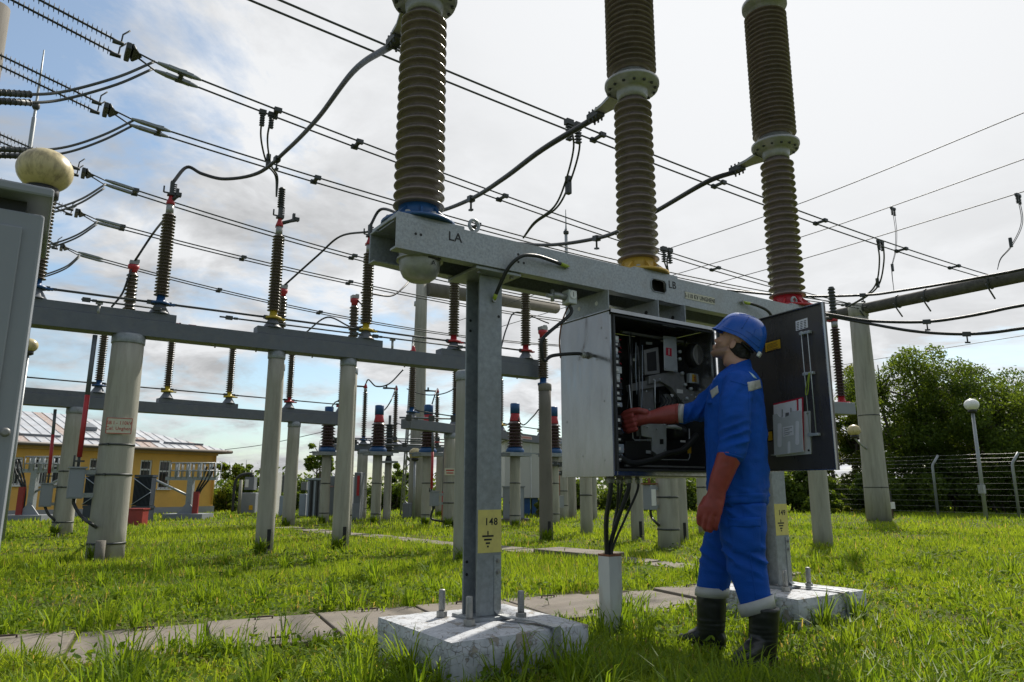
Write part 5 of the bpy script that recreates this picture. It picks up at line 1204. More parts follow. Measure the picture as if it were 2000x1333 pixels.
c = at(1092, 1050-70, 19); r = thing('switch_box', 'tiny grey switch box with a rust red tube beside the far pale pole', 'switch box', c); m = MB(); m.box(c, (.18, .18, .3), (U, V, UP)); m.build('box_housing', kiosk_m, r); m = MB(); m.rod(c+UP*.15, c+UP*.8, .03, 8); m.build('rust_tube', rust, r)

# far gantry with lattice mast
fg = zray(824, 547, 7.6); fgb = flat(fg)
pole('tallest far gantry pole behind the third disconnector, with a horizontal tube', fgb, 7.6, .52, .36, 'gantry poles', cap=False)
r = thing('gantry_beam', 'far horizontal gantry tube behind the galvanised post', 'gantry beam', fg); e0 = at(832, 565, fg.y); e1 = at(1085, 602, fg.y+6); m = MB(); m.tube([e0, e1], .24, 12); m.build('beam_tube', concd, r)
mb_ = flat(at(803, 1008, 23.5)); r = thing('lattice_mast', 'thin grey lattice lightning mast beside the tallest far gantry pole', 'mast', mb_)
m = MB(); zt = at(806, 660, 23.5).z; w0, w1 = .30, .09; crn = [(1, 1), (-1, 1), (-1, -1), (1, -1)]; K = 12
P = [[mb_+Vector((cx*(w0+(w1-w0)*k/K), cy*(w0+(w1-w0)*k/K), zt*k/K)) for cx, cy in crn] for k in range(K+1)]
for j in range(4): m.rod(P[0][j], P[K][j], .03, 5)
m.build('mast_legs', galv, r); m = MB()
for k in range(K):
    for j in range(4): m.rod(P[k][j], P[k+1][(j+1) % 4], .014, 4)
m.build('mast_bracing', galv, r); m = MB(); t = flat(mb_, zt); m.tube([t, t+UP*1.2, t+UP*2.4], [.07, .05, .03], 6); m.tube([t+UP*2.4, t+UP*4.2], [.025, .012], 5); m.lathe([(.1, 1.1), (.1, 1.25)], t, n=8); m.build('mast_tip', galv, r)
def spire(label, px0, py0, px1, py1, Y, r0, r1, ring=None):
    a = at(px0, py0, Y); b_ = at(px1, py1, Y); o = thing('lightning_rod', label, 'lightning rod', flat(a)); m = MB(); m.tube([flat(a, -.05), Vector((a.x, a.y, a.z+(b_.z-a.z)*.45)), Vector((a.x, a.y, a.z+(b_.z-a.z)*.46)), Vector((a.x, a.y, b_.z-.6)), Vector((a.x, a.y, b_.z))], [r0, r0*.8, r0*.55, r1*1.6, r1], 8); m.build('rod_tube', galv, o)
    if ring: z = a.z+(b_.z-a.z)*ring; m = MB(); m.lathe([(r0*.9, z), (r0*1.4, z+.04), (r0*1.4, z+.12), (r0*.6, z+.18)], flat(a), n=8); m.build('rod_collar', darkc, o)
spire('slender lightning rod rising left of the yellowed globe lamp', 50, 345, 75, 98, 13, .05, .012, .52)
spire('thin lightning rod tip showing over the breaker beam', 1106, 480, 1105, 410, 24, .07, .015, .3)
# left gantry column at the picture edge
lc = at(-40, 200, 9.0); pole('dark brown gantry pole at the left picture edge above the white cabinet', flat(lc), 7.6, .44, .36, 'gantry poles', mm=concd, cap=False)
# white foreground cabinet
wy = 1.55; tr = at(107, 372, wy); xr = tr.x; zt = tr.z
r = thing('marshalling_cabinet', 'plain light grey cabinet cut off by the left picture edge, nearest to the viewer', 'cabinet', (xr, wy, 0))
ew = Vector((xr, wy, 0))
def C(a, d, z): return ew-U*a+V*d+UP*z
def cb(a0, a1, d0, d1, z0, z1): m = MB(); m.box(C((a0+a1)/2, (d0+d1)/2, (z0+z1)/2), (a1-a0, d1-d0, z1-z0), (U, V, UP)); return m
cb(.012, 1.0, .012, .5, -.02, zt-.06).build('cabinet_body', kiosk_m, r, bevel=.006)
cb(0, 1.03, -.012, .53, zt-.024, zt).build('cabinet_lid', kiosk_m, r, bevel=.006)
cb(.05, .98, .05, .48, zt-.0599, zt-.0245).build('lid_gap', rubseal, r)
dr_ = cb(.05, .97, .002, .0115, .1, zt-.10).build('cabinet_door', kiosk_m, r, bevel=.003)
d_ = ray(10, 845); o_ = Vector((0, 0, CH)); p = o_+d_*(((C(0, .001, 0)-o_).dot(V))/d_.dot(V)); m = MB(); m.lathe([(.010, 0), (.010, .006), (.005, .008)], p, -V, 10); m.build('door_lock', mech, dr_)
# ------------------------------------------------------------------ overhead conductors
BZ = 6.0
def sagline(P, Q, d, n=40): return [P.lerp(Q, i/n)-UP*(4*d*(i/n)*(1-i/n)) for i in range(n+1)]
def fit_sag(P, Q, chk):
    lo, hi = -.5, 3.0
    for _ in range(40):
        d = (lo+hi)/2; L_ = sagline(P, Q, d, 120); b_ = min(L_, key=lambda p: abs(proj(p)[0]-chk[0]))
        if proj(b_)[1] < chk[1]: lo = d
        else: hi = d
    return (lo+hi)/2
def bus(label, P, Q, chk, spacers, gap=.2, rad=.014, clampL=True):
    d = fit_sag(P, Q, chk); o = thing('twin_conductor', label, 'power line', P, 'overhead twin conductors')
    for k in (-1, 1):
        m = MB(); m.tube([p+V*(gap/2*k) for p in sagline(P, Q, d)], rad, 6); m.build('wire', cond, o)
        if clampL:
            m = MB(); a = P+V*(gap/2*k); b_ = sagline(P, Q, d)[1]+V*(gap/2*k); dr = (b_-a).normalized(); m.tube([a-dr*.1, a, a+dr*.34, a+dr*.42], [.02, .033, .032, .018], 8); m.box(a+dr*.17, (.30, .075, .045), (dr, dr.cross(UP).normalized(), dr.cross(UP).normalized().cross(dr))); m.build('dead_end_clamp', galvd, o, bevel=.006)
    L_ = sagline(P, Q, d, 200)
    for px in spacers:
        c = min(L_, key=lambda p: abs(proj(p)[0]-px)); m = MB(); m.box(c, (.05, gap+.06, .035), (U, V, UP))
        for k in (-1, 1): m.box(c+V*(gap/2*k), (.10, .055, .06), (U, V, UP))
        m.build('spacer', darkc, o)
    return lambda px: min(L_, key=lambda p: abs(proj(p)[0]-px))
PA, QA = zray(322, 137, BZ), ongantry(1690)+UP*.0
PB, QB = W(-1.4, 3.62, BZ), ongantry(1945)+UP*.05
PC = zray(270, 243, BZ); QC = zray(1652, 595, BZ)
PD = zray(217, 360, BZ); PE = zray(197, 434, BZ); PF = zray(162, 498, BZ)
def st(p): r = p-P1; return r.dot(U), r.dot(V)
QD, QE, QF = [W(17.4, st(p)[1], BZ) for p in (PD, PE, PF)]
busA = bus('pair of parallel wires running from the topmost grey clamp down to the right gantry', PA, QA, (862, 342), (358, 540, 700, 985, 1395, 1660))
busB = bus('highest and nearest pair of parallel wires crossing behind all three breaker columns', PB, QB, (1280, 314), (1165, 1403, 1600, 1760, 1865), clampL=False)
busC = bus('pair of wires from the second clamp, passing close over the tall yellow footed insulator', PC, QC, (655, 365), (312, 620, 925, 1670))
busD = bus('third pair of wires from the top, crossing the caps of the two foremost ribbed insulators', PD, QD, (520, 455), (260, 690))
busE = bus('fourth pair of wires from the top, crossing the middle of the foremost ribbed insulators', PE, QE, (520, 517), (235, 470, 683))
busF = bus('lowest pair of overhead wires, crossing the feet of the foremost ribbed insulators', PF, QF, (516, 589), (425, 625))
def strain(label, P, d0=.38, n=30):
    o = thing('strain_insulator', label, 'insulator string', P, 'strain insulator strings'); Y_ = P-U*.42+UP*.09
    m = MB(); m.prism([Y_+V*.16-UP*.03+U*.05, Y_+V*.16+UP*.04+U*.02, Y_-V*.16+UP*.04+U*.02, Y_-V*.16-UP*.03+U*.05, Y_-UP*.02+U*.14], U*.03+UP*.01); m.box(Y_+V*0-UP*.0, (.06, .33, .09), (U, V, UP)); m.build('yoke_plate', darkc, o, bevel=.02); m = MB(); m.rod(Y_+U*.1+V*.05, P+V*.10-U*.08, .012, 6); m.build('yoke_link', darkc, o); m = MB(); m.rod(Y_+U*.1-V*.05, P-V*.10-U*.08, .012, 6); m.build('yoke_link', darkc, o)
    for k in (-1, 1):
        a = Y_+V*(.15*k)-U*.06; b_ = a-U*1.75+UP*.46; m = MB(); m.tube([a, b_], .014, 7)
        for i in range(n): m.lathe([(.014, -.004), (.052, -.002), (.052, .003), (.014, .008)], a.lerp(b_, .08+.84*i/n), -U, 10)
        m.rod(a, a-U*.12, .026, 7); m.rod(b_+U*.12, b_-U*.5, .03, 7); m.build('insulator_string', silic, o)
        m = MB(); m.tube([a-U*.03, a+UP*.12-U*.02, a+UP*.2+U*.05], .010, 6); m.build('arcing_horn', darkc, o); m = MB(); m.tube([b_, b_+UP*.1+U*.03, b_+UP*.16+U*.20], .012, 6); m.build('arcing_horn', darkc, o)
for lab, P in (('topmost pair of ribbed insulator rods coming from the upper left corner', PA), ('second pair of insulator rods against the blue gap of the sky', PC), ('third pair of insulator rods right above the yellowed globe lamp', PD), ('fourth, short looking pair of insulator rods right of the white cabinet lid', PE), ('lowest pair of insulator rods beside the white cabinet', PF)): strain(lab, P)
def wirepx(label, pts, r, mm=cable, sub=8, name='cable', group='connecting cables', part='cable_core', clamps=(), start=None, end=None):
    P = [at(x, y, Y) for x, y, Y in pts]
    if start is not None: P = [start]+P
    if end is not None: P = P+[end]
    if pts[0][0] > 2050: P = [P[0]+(P[0]-P[1])*4+UP*.8, P[0]+(P[0]-P[1])*2+UP*.25]+P
    P = spline(P, sub); o = thing(name, label, 'cable', P[0], group); m = MB(); m.tube(P, r, 8); m.build(part, mm, o)
    for px in clamps:
        i = min(range(len(P)), key=lambda i: abs(proj(P[i])[0]-px)); c = P[i]; d = (P[min(i+1, len(P)-1)]-P[max(i-1, 0)]).normalized(); q = d.cross(UP).normalized()
        m = MB(); s_ = r/.02; m.box(c, (.09*s_, .055*s_, .055*s_), (d, q, q.cross(d))); m.rod(c, c-UP*.10*s_, .010*s_, 6); m.box(c-UP*.11*s_, (.06*s_, .03*s_, .018*s_), (d, q, UP)); m.build('clamp', darkc, o)
    return o
for lab, P, pts in (('upper loop of twin jumper wires at the left edge under the topmost clamp', PA, ((300, 128), (230, 158), (130, 186), (60, 193), (-30, 188))), ('second loop of twin jumper wires ending near the yellowed globe', PC, ((262, 240), (200, 270), (130, 293), (60, 300), (-30, 297))),
                    ('third loop of twin jumper wires right of the white cabinet lid', PD, ((205, 364), (160, 392), (110, 410), (60, 415))), ('fourth loop of twin jumper wires below the third', PE, ((190, 436), (150, 462), (100, 480), (50, 485))), ('lowest loop of jumper wires beside the white cabinet', PF, ((155, 501), (130, 522), (90, 538), (50, 545)))):
    o = thing('jumper_wire', lab, 'jumper', P, 'jumper loops at the left gantry')
    for k in (-1, 1):
        Q = [at(x, y, P.y-.35*i)+V*.0 for i, (x, y) in enumerate(pts)]; Q = [q+V*(.10*k) for q in Q]; m = MB(); m.tube(spline(Q, 7), .0165, 7); m.build('wire', cond, o)
    if P in (PA, PC):
        for k in (-1, 1):
            a = at(pts[-2][0], pts[-2][1], P.y-.35*(len(pts)-2))+V*.10*k; b_ = at(pts[-1][0], pts[-1][1], P.y-.35*(len(pts)-1))+V*.10*k; m = MB(); m.tube([a, b_], .036, 8)
            for i in range(9): m.lathe([(.036, 0), (.042, .01), (.036, .02)], a.lerp(b_, i/9), (b_-a), 8)
            m.build('compression_sleeve', darkc, o)
tLA, tLB, tLC = [W(s, .42, ZC1+.06) for s in (-.43, 1.24, 2.90)]
wirepx('thick black cable sagging from the left breaker column to the blue footed insulator', [(690, 140, 5.4), (620, 232, 6.8), (562, 292, 8.0), (505, 338, 8.9), (440, 350, 9.4), (395, 340, 9.6), (365, 327, 9.6)], .024, start=tLA, end=TOP1[306]+UP*.2, clamps=(541,))
wirepx('thick black cable from the middle breaker column passing behind the left column', [(1060, 292, 5.7), (985, 348, 6.6), (920, 389, 7.6), (850, 415, 8.8), (790, 420, 10.2), (745, 409, 11.0)], .024, start=tLB, end=TOP1[712]+UP*.2, clamps=(920,))
wirepx('thick black cable from the right breaker column passing behind the middle column and the beam', [(1380, 356, 6.0), (1290, 408, 6.8), (1225, 444, 7.6), (1165, 466, 8.4), (1070, 479, 9.6), (980, 474, 11.0)], .024, start=tLC, end=TOP1[885]+UP*.2, clamps=(1165,))
wirepx('short cable rising from the red capped insulator to the second yellow footed one', [(620, 500, 12.2), (665, 462, 11.9)], .018, start=LN2, end=TOP1[712]+UP*.1)
wirepx('cable curving from the second red capped insulator up to the right', [(725, 624, 13.2), (690, 640, 13.3), (640, 620, 13.6), (597, 650, 13.8)], .016, start=LN3)
wirepx('cable looping between the third insulator and the far gantry', [(730, 575, 12.6), (765, 578, 13), (790, 560, 13.4), (806, 540, 14)], .018, start=at(705, 572, 12.4))
wirepx('cable falling from the first blue footed insulator behind the long beam', [(300, 455, 11.0), (270, 500, 11.1)], .018, start=TOP1[306]-UP*.25, end=LN1)
wirepx('cable falling left of the first red capped insulator', [(250, 545, 11.1), (238, 575, 11.1), (218, 600, 11.0)], .016, start=LN1)
wirepx('small cable beside the open cabinet rising to the red capped insulator', [(1010, 610, 13.2), (990, 640, 13), (976, 690, 12.8)], .014, start=at(1072, 632, 13.5))
wirepx('loop of cable between the two middle blue headed transformers', [(720, 742, 19.5), (735, 755, 19.6), (760, 750, 19.6), (788, 722, 19.4)], .02, start=TOP3[709])
wirepx('thin cable from the second blue head up to the yellow footed slim post', [(752, 800, 20), (765, 780, 20)], .018, start=CT2, end=TOP3[770])
wirepx('thin cable from the third blue head up to the red footed slim post', [(842, 795, 20), (850, 770, 20)], .018, start=CT3, end=TOP3[852])
wirepx('long thin cable drooping right of the slim red topped posts', [(815, 768, 19), (840, 772, 18.5), (870, 768, 17), (900, 752, 16)], .014, start=at(795, 760, 19.5))
wirepx('thin cable from the pale panel building up to the weathered pole', [(1020, 830, 17), (1040, 815, 15)], .014, start=CT4, end=at(1052, 800, 14.2))
wirepx('thin cable from the arrester up over its neighbour', [(760, 835, 20.5), (775, 828, 20)], .014, start=ARR, end=at(790, 832, 19.5))
wirepx('thin cable left of the leftmost blue head', [(650, 792, 20), (655, 786, 19)], .018, start=CT1, end=at(662, 783, 17.5))
# drops from the buses
def drop(label, pts, r=.014, twin=.06, joint=None):
    o = thing('drop_lead', label, 'drop lead', at(*pts[0]), 'drop leads below the overhead wires')
    for k in (-1, 1):
        P = [at(*q) for q in pts]; n = len(P); P = [p+U*(twin*k*(1-abs(2*i/(n-1)-1)*.0)*(1-i/(n-1))) for i, p in enumerate(P)]; m = MB(); m.tube(spline(P, 7), r, 6); m.build('lead_wire', cond, o)
    P = [at(*q) for q in pts]
    for k in (-1, 1): m = MB(); c = P[0]+U*.06*k; m.box(c, (.09, .06, .06), (U, V, UP)); [m.box(c-UP*(.05+.035*i), (.06, .05, .015), (U, V, UP)) for i in range(5)]; m.rod(c, c-UP*.2, .016, 6); m.build('clamp', darkc, o)
    if joint: c = at(*joint); m = MB(); m.box(c, (.06, .06, .22), (U, V, UP)); m.build('joint_clamp', darkc, o, bevel=.01)
drop('twin drop lead to the tall yellow footed insulator from the topmost wires', [(522, 222, 8.9), (516, 270, 9.2), (525, 320, 9.9), (540, 345, 10.3), (540, 385, 10.4)], joint=(524, 315, 9.8))
m = None
o_ = thing('terminal_lead', 'short spring lead above the yellow footed insulator', 'lead', TOP1[529]); mm_ = MB(); mm_.lathe(shed_profile(.03, .055, .02, .34, 9), TOP1[529]+UP*.16, n=10); mm_.rod(TOP1[529]-UP*.1, TOP1[529]+UP*.2, .03, 8); mm_.build('spring_clamp', darkc, o_)
drop('drop lead with a joint hanging from the nearest wires behind the middle of the beam', [(1120, 243, 6.9), (1126, 290, 7.2), (1108, 358, 7.6), (1085, 405, 8.0), (1045, 435, 8.4), (1022, 465, 8.8)], .012, .05, (1110, 362, 7.6))
drop('pair of short drop leads right of the yellow based breaker column', [(1302, 488, 10), (1300, 510, 10.2), (1306, 535, 10.3)], .012)
drop('dark drop lead hanging from the nearest wires to the right gantry head', [(1719, 472, 14.5), (1722, 510, 15), (1714, 555, 15.5), (1690, 580, 16), (1655, 600, 16.5)], .018, .12, (1714, 553, 15.5))
for lab, pts, jt in (('thin curved lead hanging from the middle skyline wire to the gantry', [(1744, 408, 19), (1750, 450, 19), (1749, 490, 19), (1742, 525, 19), (1746, 570, 19)], (1743, 523, 19)), ('thin curved lead at the right edge hanging from the lowest skyline wire', [(1988, 382, 15), (1996, 435, 15), (1976, 480, 15), (1955, 505, 15), (1948, 527, 15)], (1974, 474, 15)), ('thin lead beside the red based breaker column', [(1508, 505, 12), (1510, 545, 12), (1505, 575, 12), (1512, 590, 12)], (1507, 540, 12))):
    drop(lab, pts, .008, .05, jt)
for lab, pts, r_ in (('highest thin skyline wire rising to the right edge', [(1250, 505, 21), (1573, 394, 18), (2060, 196, 14)], .012), ('middle thin skyline wire rising to the right edge', [(1290, 545, 22), (1600, 452, 19), (2060, 290, 15)], .012), ('lowest thin skyline wire rising to the right edge', [(1340, 570, 22), (1600, 497, 19), (2060, 356, 15)], .012), ('faint wire sloping above the tree tops at the right', [(1560, 728, 30), (1700, 704, 28), (2060, 646, 24)], .012), ('faint wire reaching from the yellow building to the right', [(438, 879, 27), (520, 868, 26), (640, 842, 24)], .012)):
    P = [at(*q) for q in pts]; P = ([P[0]+(P[0]-P[1])*1.5] if pts[-1][0] > 2000 else [])+P+([P[-1]+(P[-1]-P[-2])*1.2] if pts[-1][0] > 2000 else []); o = thing('overhead_wire', lab, 'wire', P[0], 'thin skyline wires'); m = MB(); m.tube(spline(P, 8), r_, 5); m.build('wire_strand', cond, o)
wirepx('upper black cable sagging from the right edge towards the open door', [(2080, 575, 8.5), (1960, 604, 9.0), (1880, 620, 9.4), (1810, 629, 9.7), (1730, 629, 10), (1680, 625, 10.2), (1610, 613, 10.5)], .021, clamps=(1810,))
wirepx('lower black cable sagging from the right edge under the upper one', [(2080, 622, 8.5), (1975, 645, 9.0), (1888, 653, 9.4), (1790, 648, 9.7), (1700, 633, 10.1), (1620, 618, 10.5)], .021, clamps=(1888,))
wirepx('black cable lying along the right gantry tube and on to the breaker', [(2080, 505, 9), (1900, 545, 10), (1750, 570, 11), (1685, 577, 11.5), (1560, 579, 12), (1420, 568, 12.5)], .02, clamps=(1685,))

# ------------------------------------------------------------------ yellow service building
EZ = 2.2
bc = zray(424, 883, EZ); bl = zray(30, 866, EZ); bdir = flat(bc-bl).normalized(); bq = Vector((-bdir.y, bdir.x, 0)); BL = 16.0; BW = 6.5
B0 = flat(bc)
bld = thing('service_building', 'yellow one storey building with rusty metal hip roof and barred windows at the left', 'building', B0-bdir*(BL/2)+bq*(BW/2))
def BP(a, d, z): return B0-bdir*a+bq*d+UP*z       # a metres left of the corner, d into the depth
WIN = []
def wallpx(px): 
    A = B0; B_ = B0-bdir*BL; p = onx(Vector((B_.x, B_.y, 1.2)), Vector((A.x, A.y, 1.2)), px); return (p-flat(B0, 1.2)).length
def zpx(px, py): p = onx(Vector((*(B0-bdir*BL).xy, 1.2)), Vector((*B0.xy, 1.2)), px); return at(px, py, p.y).z
for x0, x1, y0, y1 in ((22, 42, 893, 948), (62, 92, 895, 948), (100, 128, 890, 945), (172, 192, 896, 946), (272, 295, 899, 948), (309, 332, 900, 955)): WIN.append((wallpx(x1), wallpx(x0), zpx((x0+x1)/2, y1), zpx((x0+x1)/2, y0)))
xs = sorted([(a, b_, c, d) for a, b_, c, d in WIN]); m = MB(); cur = 0
for a, b_, c, d in xs:
    m.add([BP(cur, 0, .22), BP(a, 0, .22), BP(a, 0, EZ), BP(cur, 0, EZ)], [(0, 1, 2, 3)]); m.add([BP(a, 0, .22), BP(b_, 0, .22), BP(b_, 0, c), BP(a, 0, c)], [(0, 1, 2, 3)]); m.add([BP(a, 0, d), BP(b_, 0, d), BP(b_, 0, EZ), BP(a, 0, EZ)], [(0, 1, 2, 3)])
    for q in ((BP(a, 0, c), BP(a, 0, d), BP(a, .1, d), BP(a, .1, c)), (BP(b_, 0, c), BP(b_, 0, d), BP(b_, .1, d), BP(b_, .1, c)), (BP(a, 0, c), BP(b_, 0, c), BP(b_, .1, c), BP(a, .1, c)), (BP(a, 0, d), BP(b_, 0, d), BP(b_, .1, d), BP(a, .1, d))): m.add(q, [(0, 1, 2, 3)])
    cur = b_
m.add([BP(cur, 0, .22), BP(BL, 0, .22), BP(BL, 0, EZ), BP(cur, 0, EZ)], [(0, 1, 2, 3)])
for P_ in ((BP(0, 0, .22), BP(0, BW, .22), BP(0, BW, EZ), BP(0, 0, EZ)), (BP(BL, 0, .22), BP(BL, BW, .22), BP(BL, BW, EZ), BP(BL, 0, EZ)), (BP(0, BW, .22), BP(BL, BW, .22), BP(BL, BW, EZ), BP(0, BW, EZ))): m.add(P_, [(0, 1, 2, 3)])
m.build('wall', wallY, bld)
m = MB(); m.box(BP(BL/2, BW/2, .08), (BL+.08, BW+.08, .3), (bdir, bq, UP)); m.build('plinth', plinth, bld)
for i, (a, b_, c, d) in enumerate(WIN):
    m = MB(); f = .05
    m.box(BP((a+b_)/2, .07, c+f/2), (b_-a, .05, f), (bdir, bq, UP)); m.box(BP((a+b_)/2, .07, d-f/2), (b_-a, .05, f), (bdir, bq, UP)); m.box(BP((a+b_)/2, .07, lin(c, d, .62)), (b_-a-.1, .05, f), (bdir, bq, UP))
    for x in (a+f/2, b_-f/2): m.box(BP(x, .07, (c+d)/2), (f, .05, d-c-2*f), (bdir, bq, UP))
    wn = m.build('window', framew, bld); m = MB(); m.box(BP((a+b_)/2, .092, (c+d)/2), (b_-a-.02, .01, d-c-.02), (bdir, bq, UP)); m.build('pane', glass_w, wn)
    m = MB(); k = max(3, int((b_-a)/.12))
    for j in range(1, k): m.rod(BP(a+(b_-a)*j/k, .02, c), BP(a+(b_-a)*j/k, .02, d), .008, 5)
    m.build('window_bars', framew if i < 2 else gutter_m, wn)
    m = MB(); m.box(BP((a+b_)/2, -.02, c-.02), (b_-a+.1, .1, .04), (bdir, bq, UP)); m.build('sill', framew, wn)
OVH = .35; RZ = 3.45; E = EZ+.02
e0, e1 = BP(-OVH, -OVH, E), BP(BL, -OVH, E); r0 = BP(BW/2+.6, BW/2, RZ); r1 = BP(BL, BW/2, RZ); c1 = BP(-OVH, BW+OVH, E); 
roof = MB(); roof.add([e0, e1, r1, r0], [(0, 1, 2, 3)]); roof.add([e0, r0, c1], [(0, 1, 2)]); roof.add([c1, r0, r1, BP(BL, BW+OVH, E)], [(0, 1, 2, 3)]); roof.add([e0, e1, BP(BL, BW+OVH, E), c1], [(0, 1, 2, 3)])
rf = roof.build('roof', gutter_m, bld)
fn = ((e1-e0).cross(r0-e0)).normalized(); fn = fn if fn.z > 0 else -fn
NS = 54
for i in range(NS):
    a0, a1 = -OVH+(BL+OVH)*i/NS, -OVH+(BL+OVH)*(i+1)/NS
    def up(a):  # how far the slope runs at this station (hip)
        return max(0.02, min(1, (a+OVH)/(BW/2+.6+OVH)))
    u0, u1 = up(a0), up(a1); sl0, sl1 = BP(a0, -OVH, E), BP(a1, -OVH, E); sv = Vector((r1-e1)); 
    sv = BP(BL, BW/2, RZ)-BP(BL, -OVH, E)
    for j in range(3):
        f0, f1 = j/3, (j+1)/3
        q0, q1 = min(f0, u0), min(f1, u0); w0_, w1_ = min(f0, u1), min(f1, u1)
        if q1-q0 < .02 and w1_-w0_ < .02: continue
        lift = .006+.004*j
        P_ = [sl0+sv*q0+fn*lift-bdir*.008, sl1+sv*w0_+fn*lift+bdir*.008, sl1+sv*(w1_)+fn*(lift+.003)+bdir*.008, sl0+sv*(q1)+fn*(lift+.003)-bdir*.008]
        m = MB(); rusty = (i % 7 in (3,) and (j < 2 or i % 2)) or (i % 13 == 9 and j == 0); m.add(P_, [(0, 1, 2, 3)]); m.rod(P_[0]+fn*.012, P_[3]+fn*.012, .009, 4); m.build('roof_sheet', rustroof if rusty else roofm, rf)
for k in range(9):
    a = 1.2+k*1.6; m = MB(); p = BP(a, -OVH, E)+sv*(.16+.03*(k % 2)); m.box(p+fn*.03, (1.5, .02, .09), (bdir, sv.normalized(), fn)); m.build('snow_guard', hutg, rf)
m = MB(); p = BP(wallpx(190), -OVH, E)+sv*.52; m.box(p+fn*.08, (.75, .5, .14), (bdir, sv.normalized(), fn)); m.build('roof_hatch', hutg, rf)
m = MB(); m.tube([BP(-OVH, -OVH-.05, E-.03), BP(BL, -OVH-.05, E-.03)], .06, 8); m.build('gutter', gutter_m, bld); m = MB(); m.tube([BP(-OVH, BW+OVH, E-.03), BP(-OVH, -OVH-.05, E-.03)], .06, 8); m.build('gutter', gutter_m, bld)
m = MB(); m.box(BP(BL/2, -.18, EZ-.03), (BL, .34, .03), (bdir, bq, UP)); m.box(BP(BL/2, -.05, EZ-.1), (BL, .09, .1), (bdir, bq, UP)); m.build('eaves_board', ochre, bld)
m = MB(); m.tube([BP(.08, -.06, EZ-.1), BP(.08, -.06, .3)], .035, 8); m.build('downpipe', wallY, bld)
# radiators of the transformers in front of the building
def radiator(label, x0, x1, y0, y1, Y):
    a = at(x0, y1, Y); b_ = at(x1, y0, Y); w_ = (b_.x-a.x); z0, z1 = max(.05, a.z), b_.z; c = Vector(((a.x+b_.x)/2, Y, (z0+z1)/2)); r = thing('radiator_panel', label, 'radiator', flat(c), 'dark radiator panels'); n = 14
    m = MB(); m.box(c+UP*((z1-z0)/2-.03), (w_, .3, .06)); m.box(c-UP*((z1-z0)/2-.03), (w_, .3, .06)); m.box(c+Vector((0, .08, 0)), (w_*.96, .03, z1-z0-.12)); m.build('header_pipe', radia, r)
    for i in range(n): m = MB(); m.box(c+Vector((-w_/2+w_*(i+.5)/n, -.05, 0)), (w_/n*.35, .22, z1-z0-.14)); m.build('fin', radia, r)
    m = MB(); m.rod(c+Vector((-w_/2, -.18, -(z1-z0)*.4)), c+Vector((w_/2, -.18, -.02)), .012, 5); m.rod(c+Vector((-w_/2, -.18, (z1-z0)*.4)), c+Vector((w_/2, -.18, .02)), .012, 5); m.build('brace', bluegr, r)
    m = MB(); m.box(Vector((c.x, Y, z0/2)), (w_*.9, .3, z0)); m.build('radiator_foot', radia, r)
radiator('dark ribbed radiator left of the thickest pole', 167, 210, 926, 992, 19.5); radiator('dark ribbed radiator right of the thickest pole', 262, 304, 928, 993, 19.5)
m = None
for lab, x0, x1, yt, yb, mast, side, Y in (('grey T shaped cable support with a railing before the right end of the yellow building', 325, 424, 905, 935, 374, -1, 21.5), ('grey T shaped cable support with a railing behind the drive tubes at the left', 42, 130, 893, 920, 68, 1, 20.5)):
    b_ = flat(at(mast, 935, Y)); r = thing('cable_support', lab, 'cable support', b_, 'grey cable supports'); z1 = at(mast, yb, Y).z; z2 = at(mast, yt, Y).z; xa, xb = at(x0, yb, Y).x, at(x1, yb, Y).x
    m = MB(); m.box(b_+UP*(z1/2), (.16, .16, z1)); m.build('mast', galv, r)
    m = MB(); m.box(Vector(((xa+xb)/2, Y, z1)), (xb-xa, .14, .1)); m.build('cross_beam', galv, r)
    m = MB()
    for z in (z2, (z1+z2)/2): m.rod(Vector((xa+.2, Y-.2, z)), Vector((xb, Y-.2, z)), .018, 5); m.rod(Vector((xa+.2, Y+.25, z)), Vector((xb, Y+.25, z)), .018, 5)
    for i in range(9): x = xa+.2+(xb-xa-.2)*i/8; m.rod(Vector((x, Y-.2, z1)), Vector((x, Y-.2, z2)), .018, 5); m.rod(Vector((x, Y+.25, z1)), Vector((x, Y+.25, z2)), .014, 5)
    for i in range(4): x = xa+.3+(xb-xa-.5)*i/3; m.box(Vector((x, Y, (z1+z2)/2)), (.10, .10, z2-z1)); 
    m.build('railing', galv, r)
    m = MB(); m.rod(b_+UP*(z1*.55), Vector((b_.x+side*1.05, Y, z1-.05)), .035, 6); m.build('brace', galv, r)
    m = MB()
    for i in range(3): m.tube(spline([b_+Vector((-side*(.18+.05*i), -.05, .0)), b_+Vector((-side*(.18+.05*i), -.05, z1*.6)), b_+Vector((-side*(.35+.1*i), -.05, z1*1.0)), b_+Vector((-side*(.45+.1*i), -.05, z2-.1))], 6), .028, 6)
    m.build('cables', cable, r); m = MB(); m.box(b_+Vector((-side*.24, -.12, z1*.34)), (.16, .06, z1*.66)); m.build('cable_cover', redbox_m, r)
    m = MB(); m.box(b_+UP*.06, (1.15, .8, .18)); m.prism([b_+Vector((-.3, -.1, .15)), b_+Vector((.3, -.1, .15)), b_+Vector((0, -.1, .5))], Vector((0, .03, 0))); m.build('support_foot', kiosk_m, r)
g = gp(268, 1022); r = thing('fire_box', 'red box in the grass right of the thickest pole', 'box', g); m = MB(); m.box(g+UP*.17, (.36, .3, .40)); m.build('box_body', redbox_m, r, bevel=.01); m = MB(); m.box(g+UP*.385, (.40, .34, .03)); m.build('box_lid', redbox_m, r)

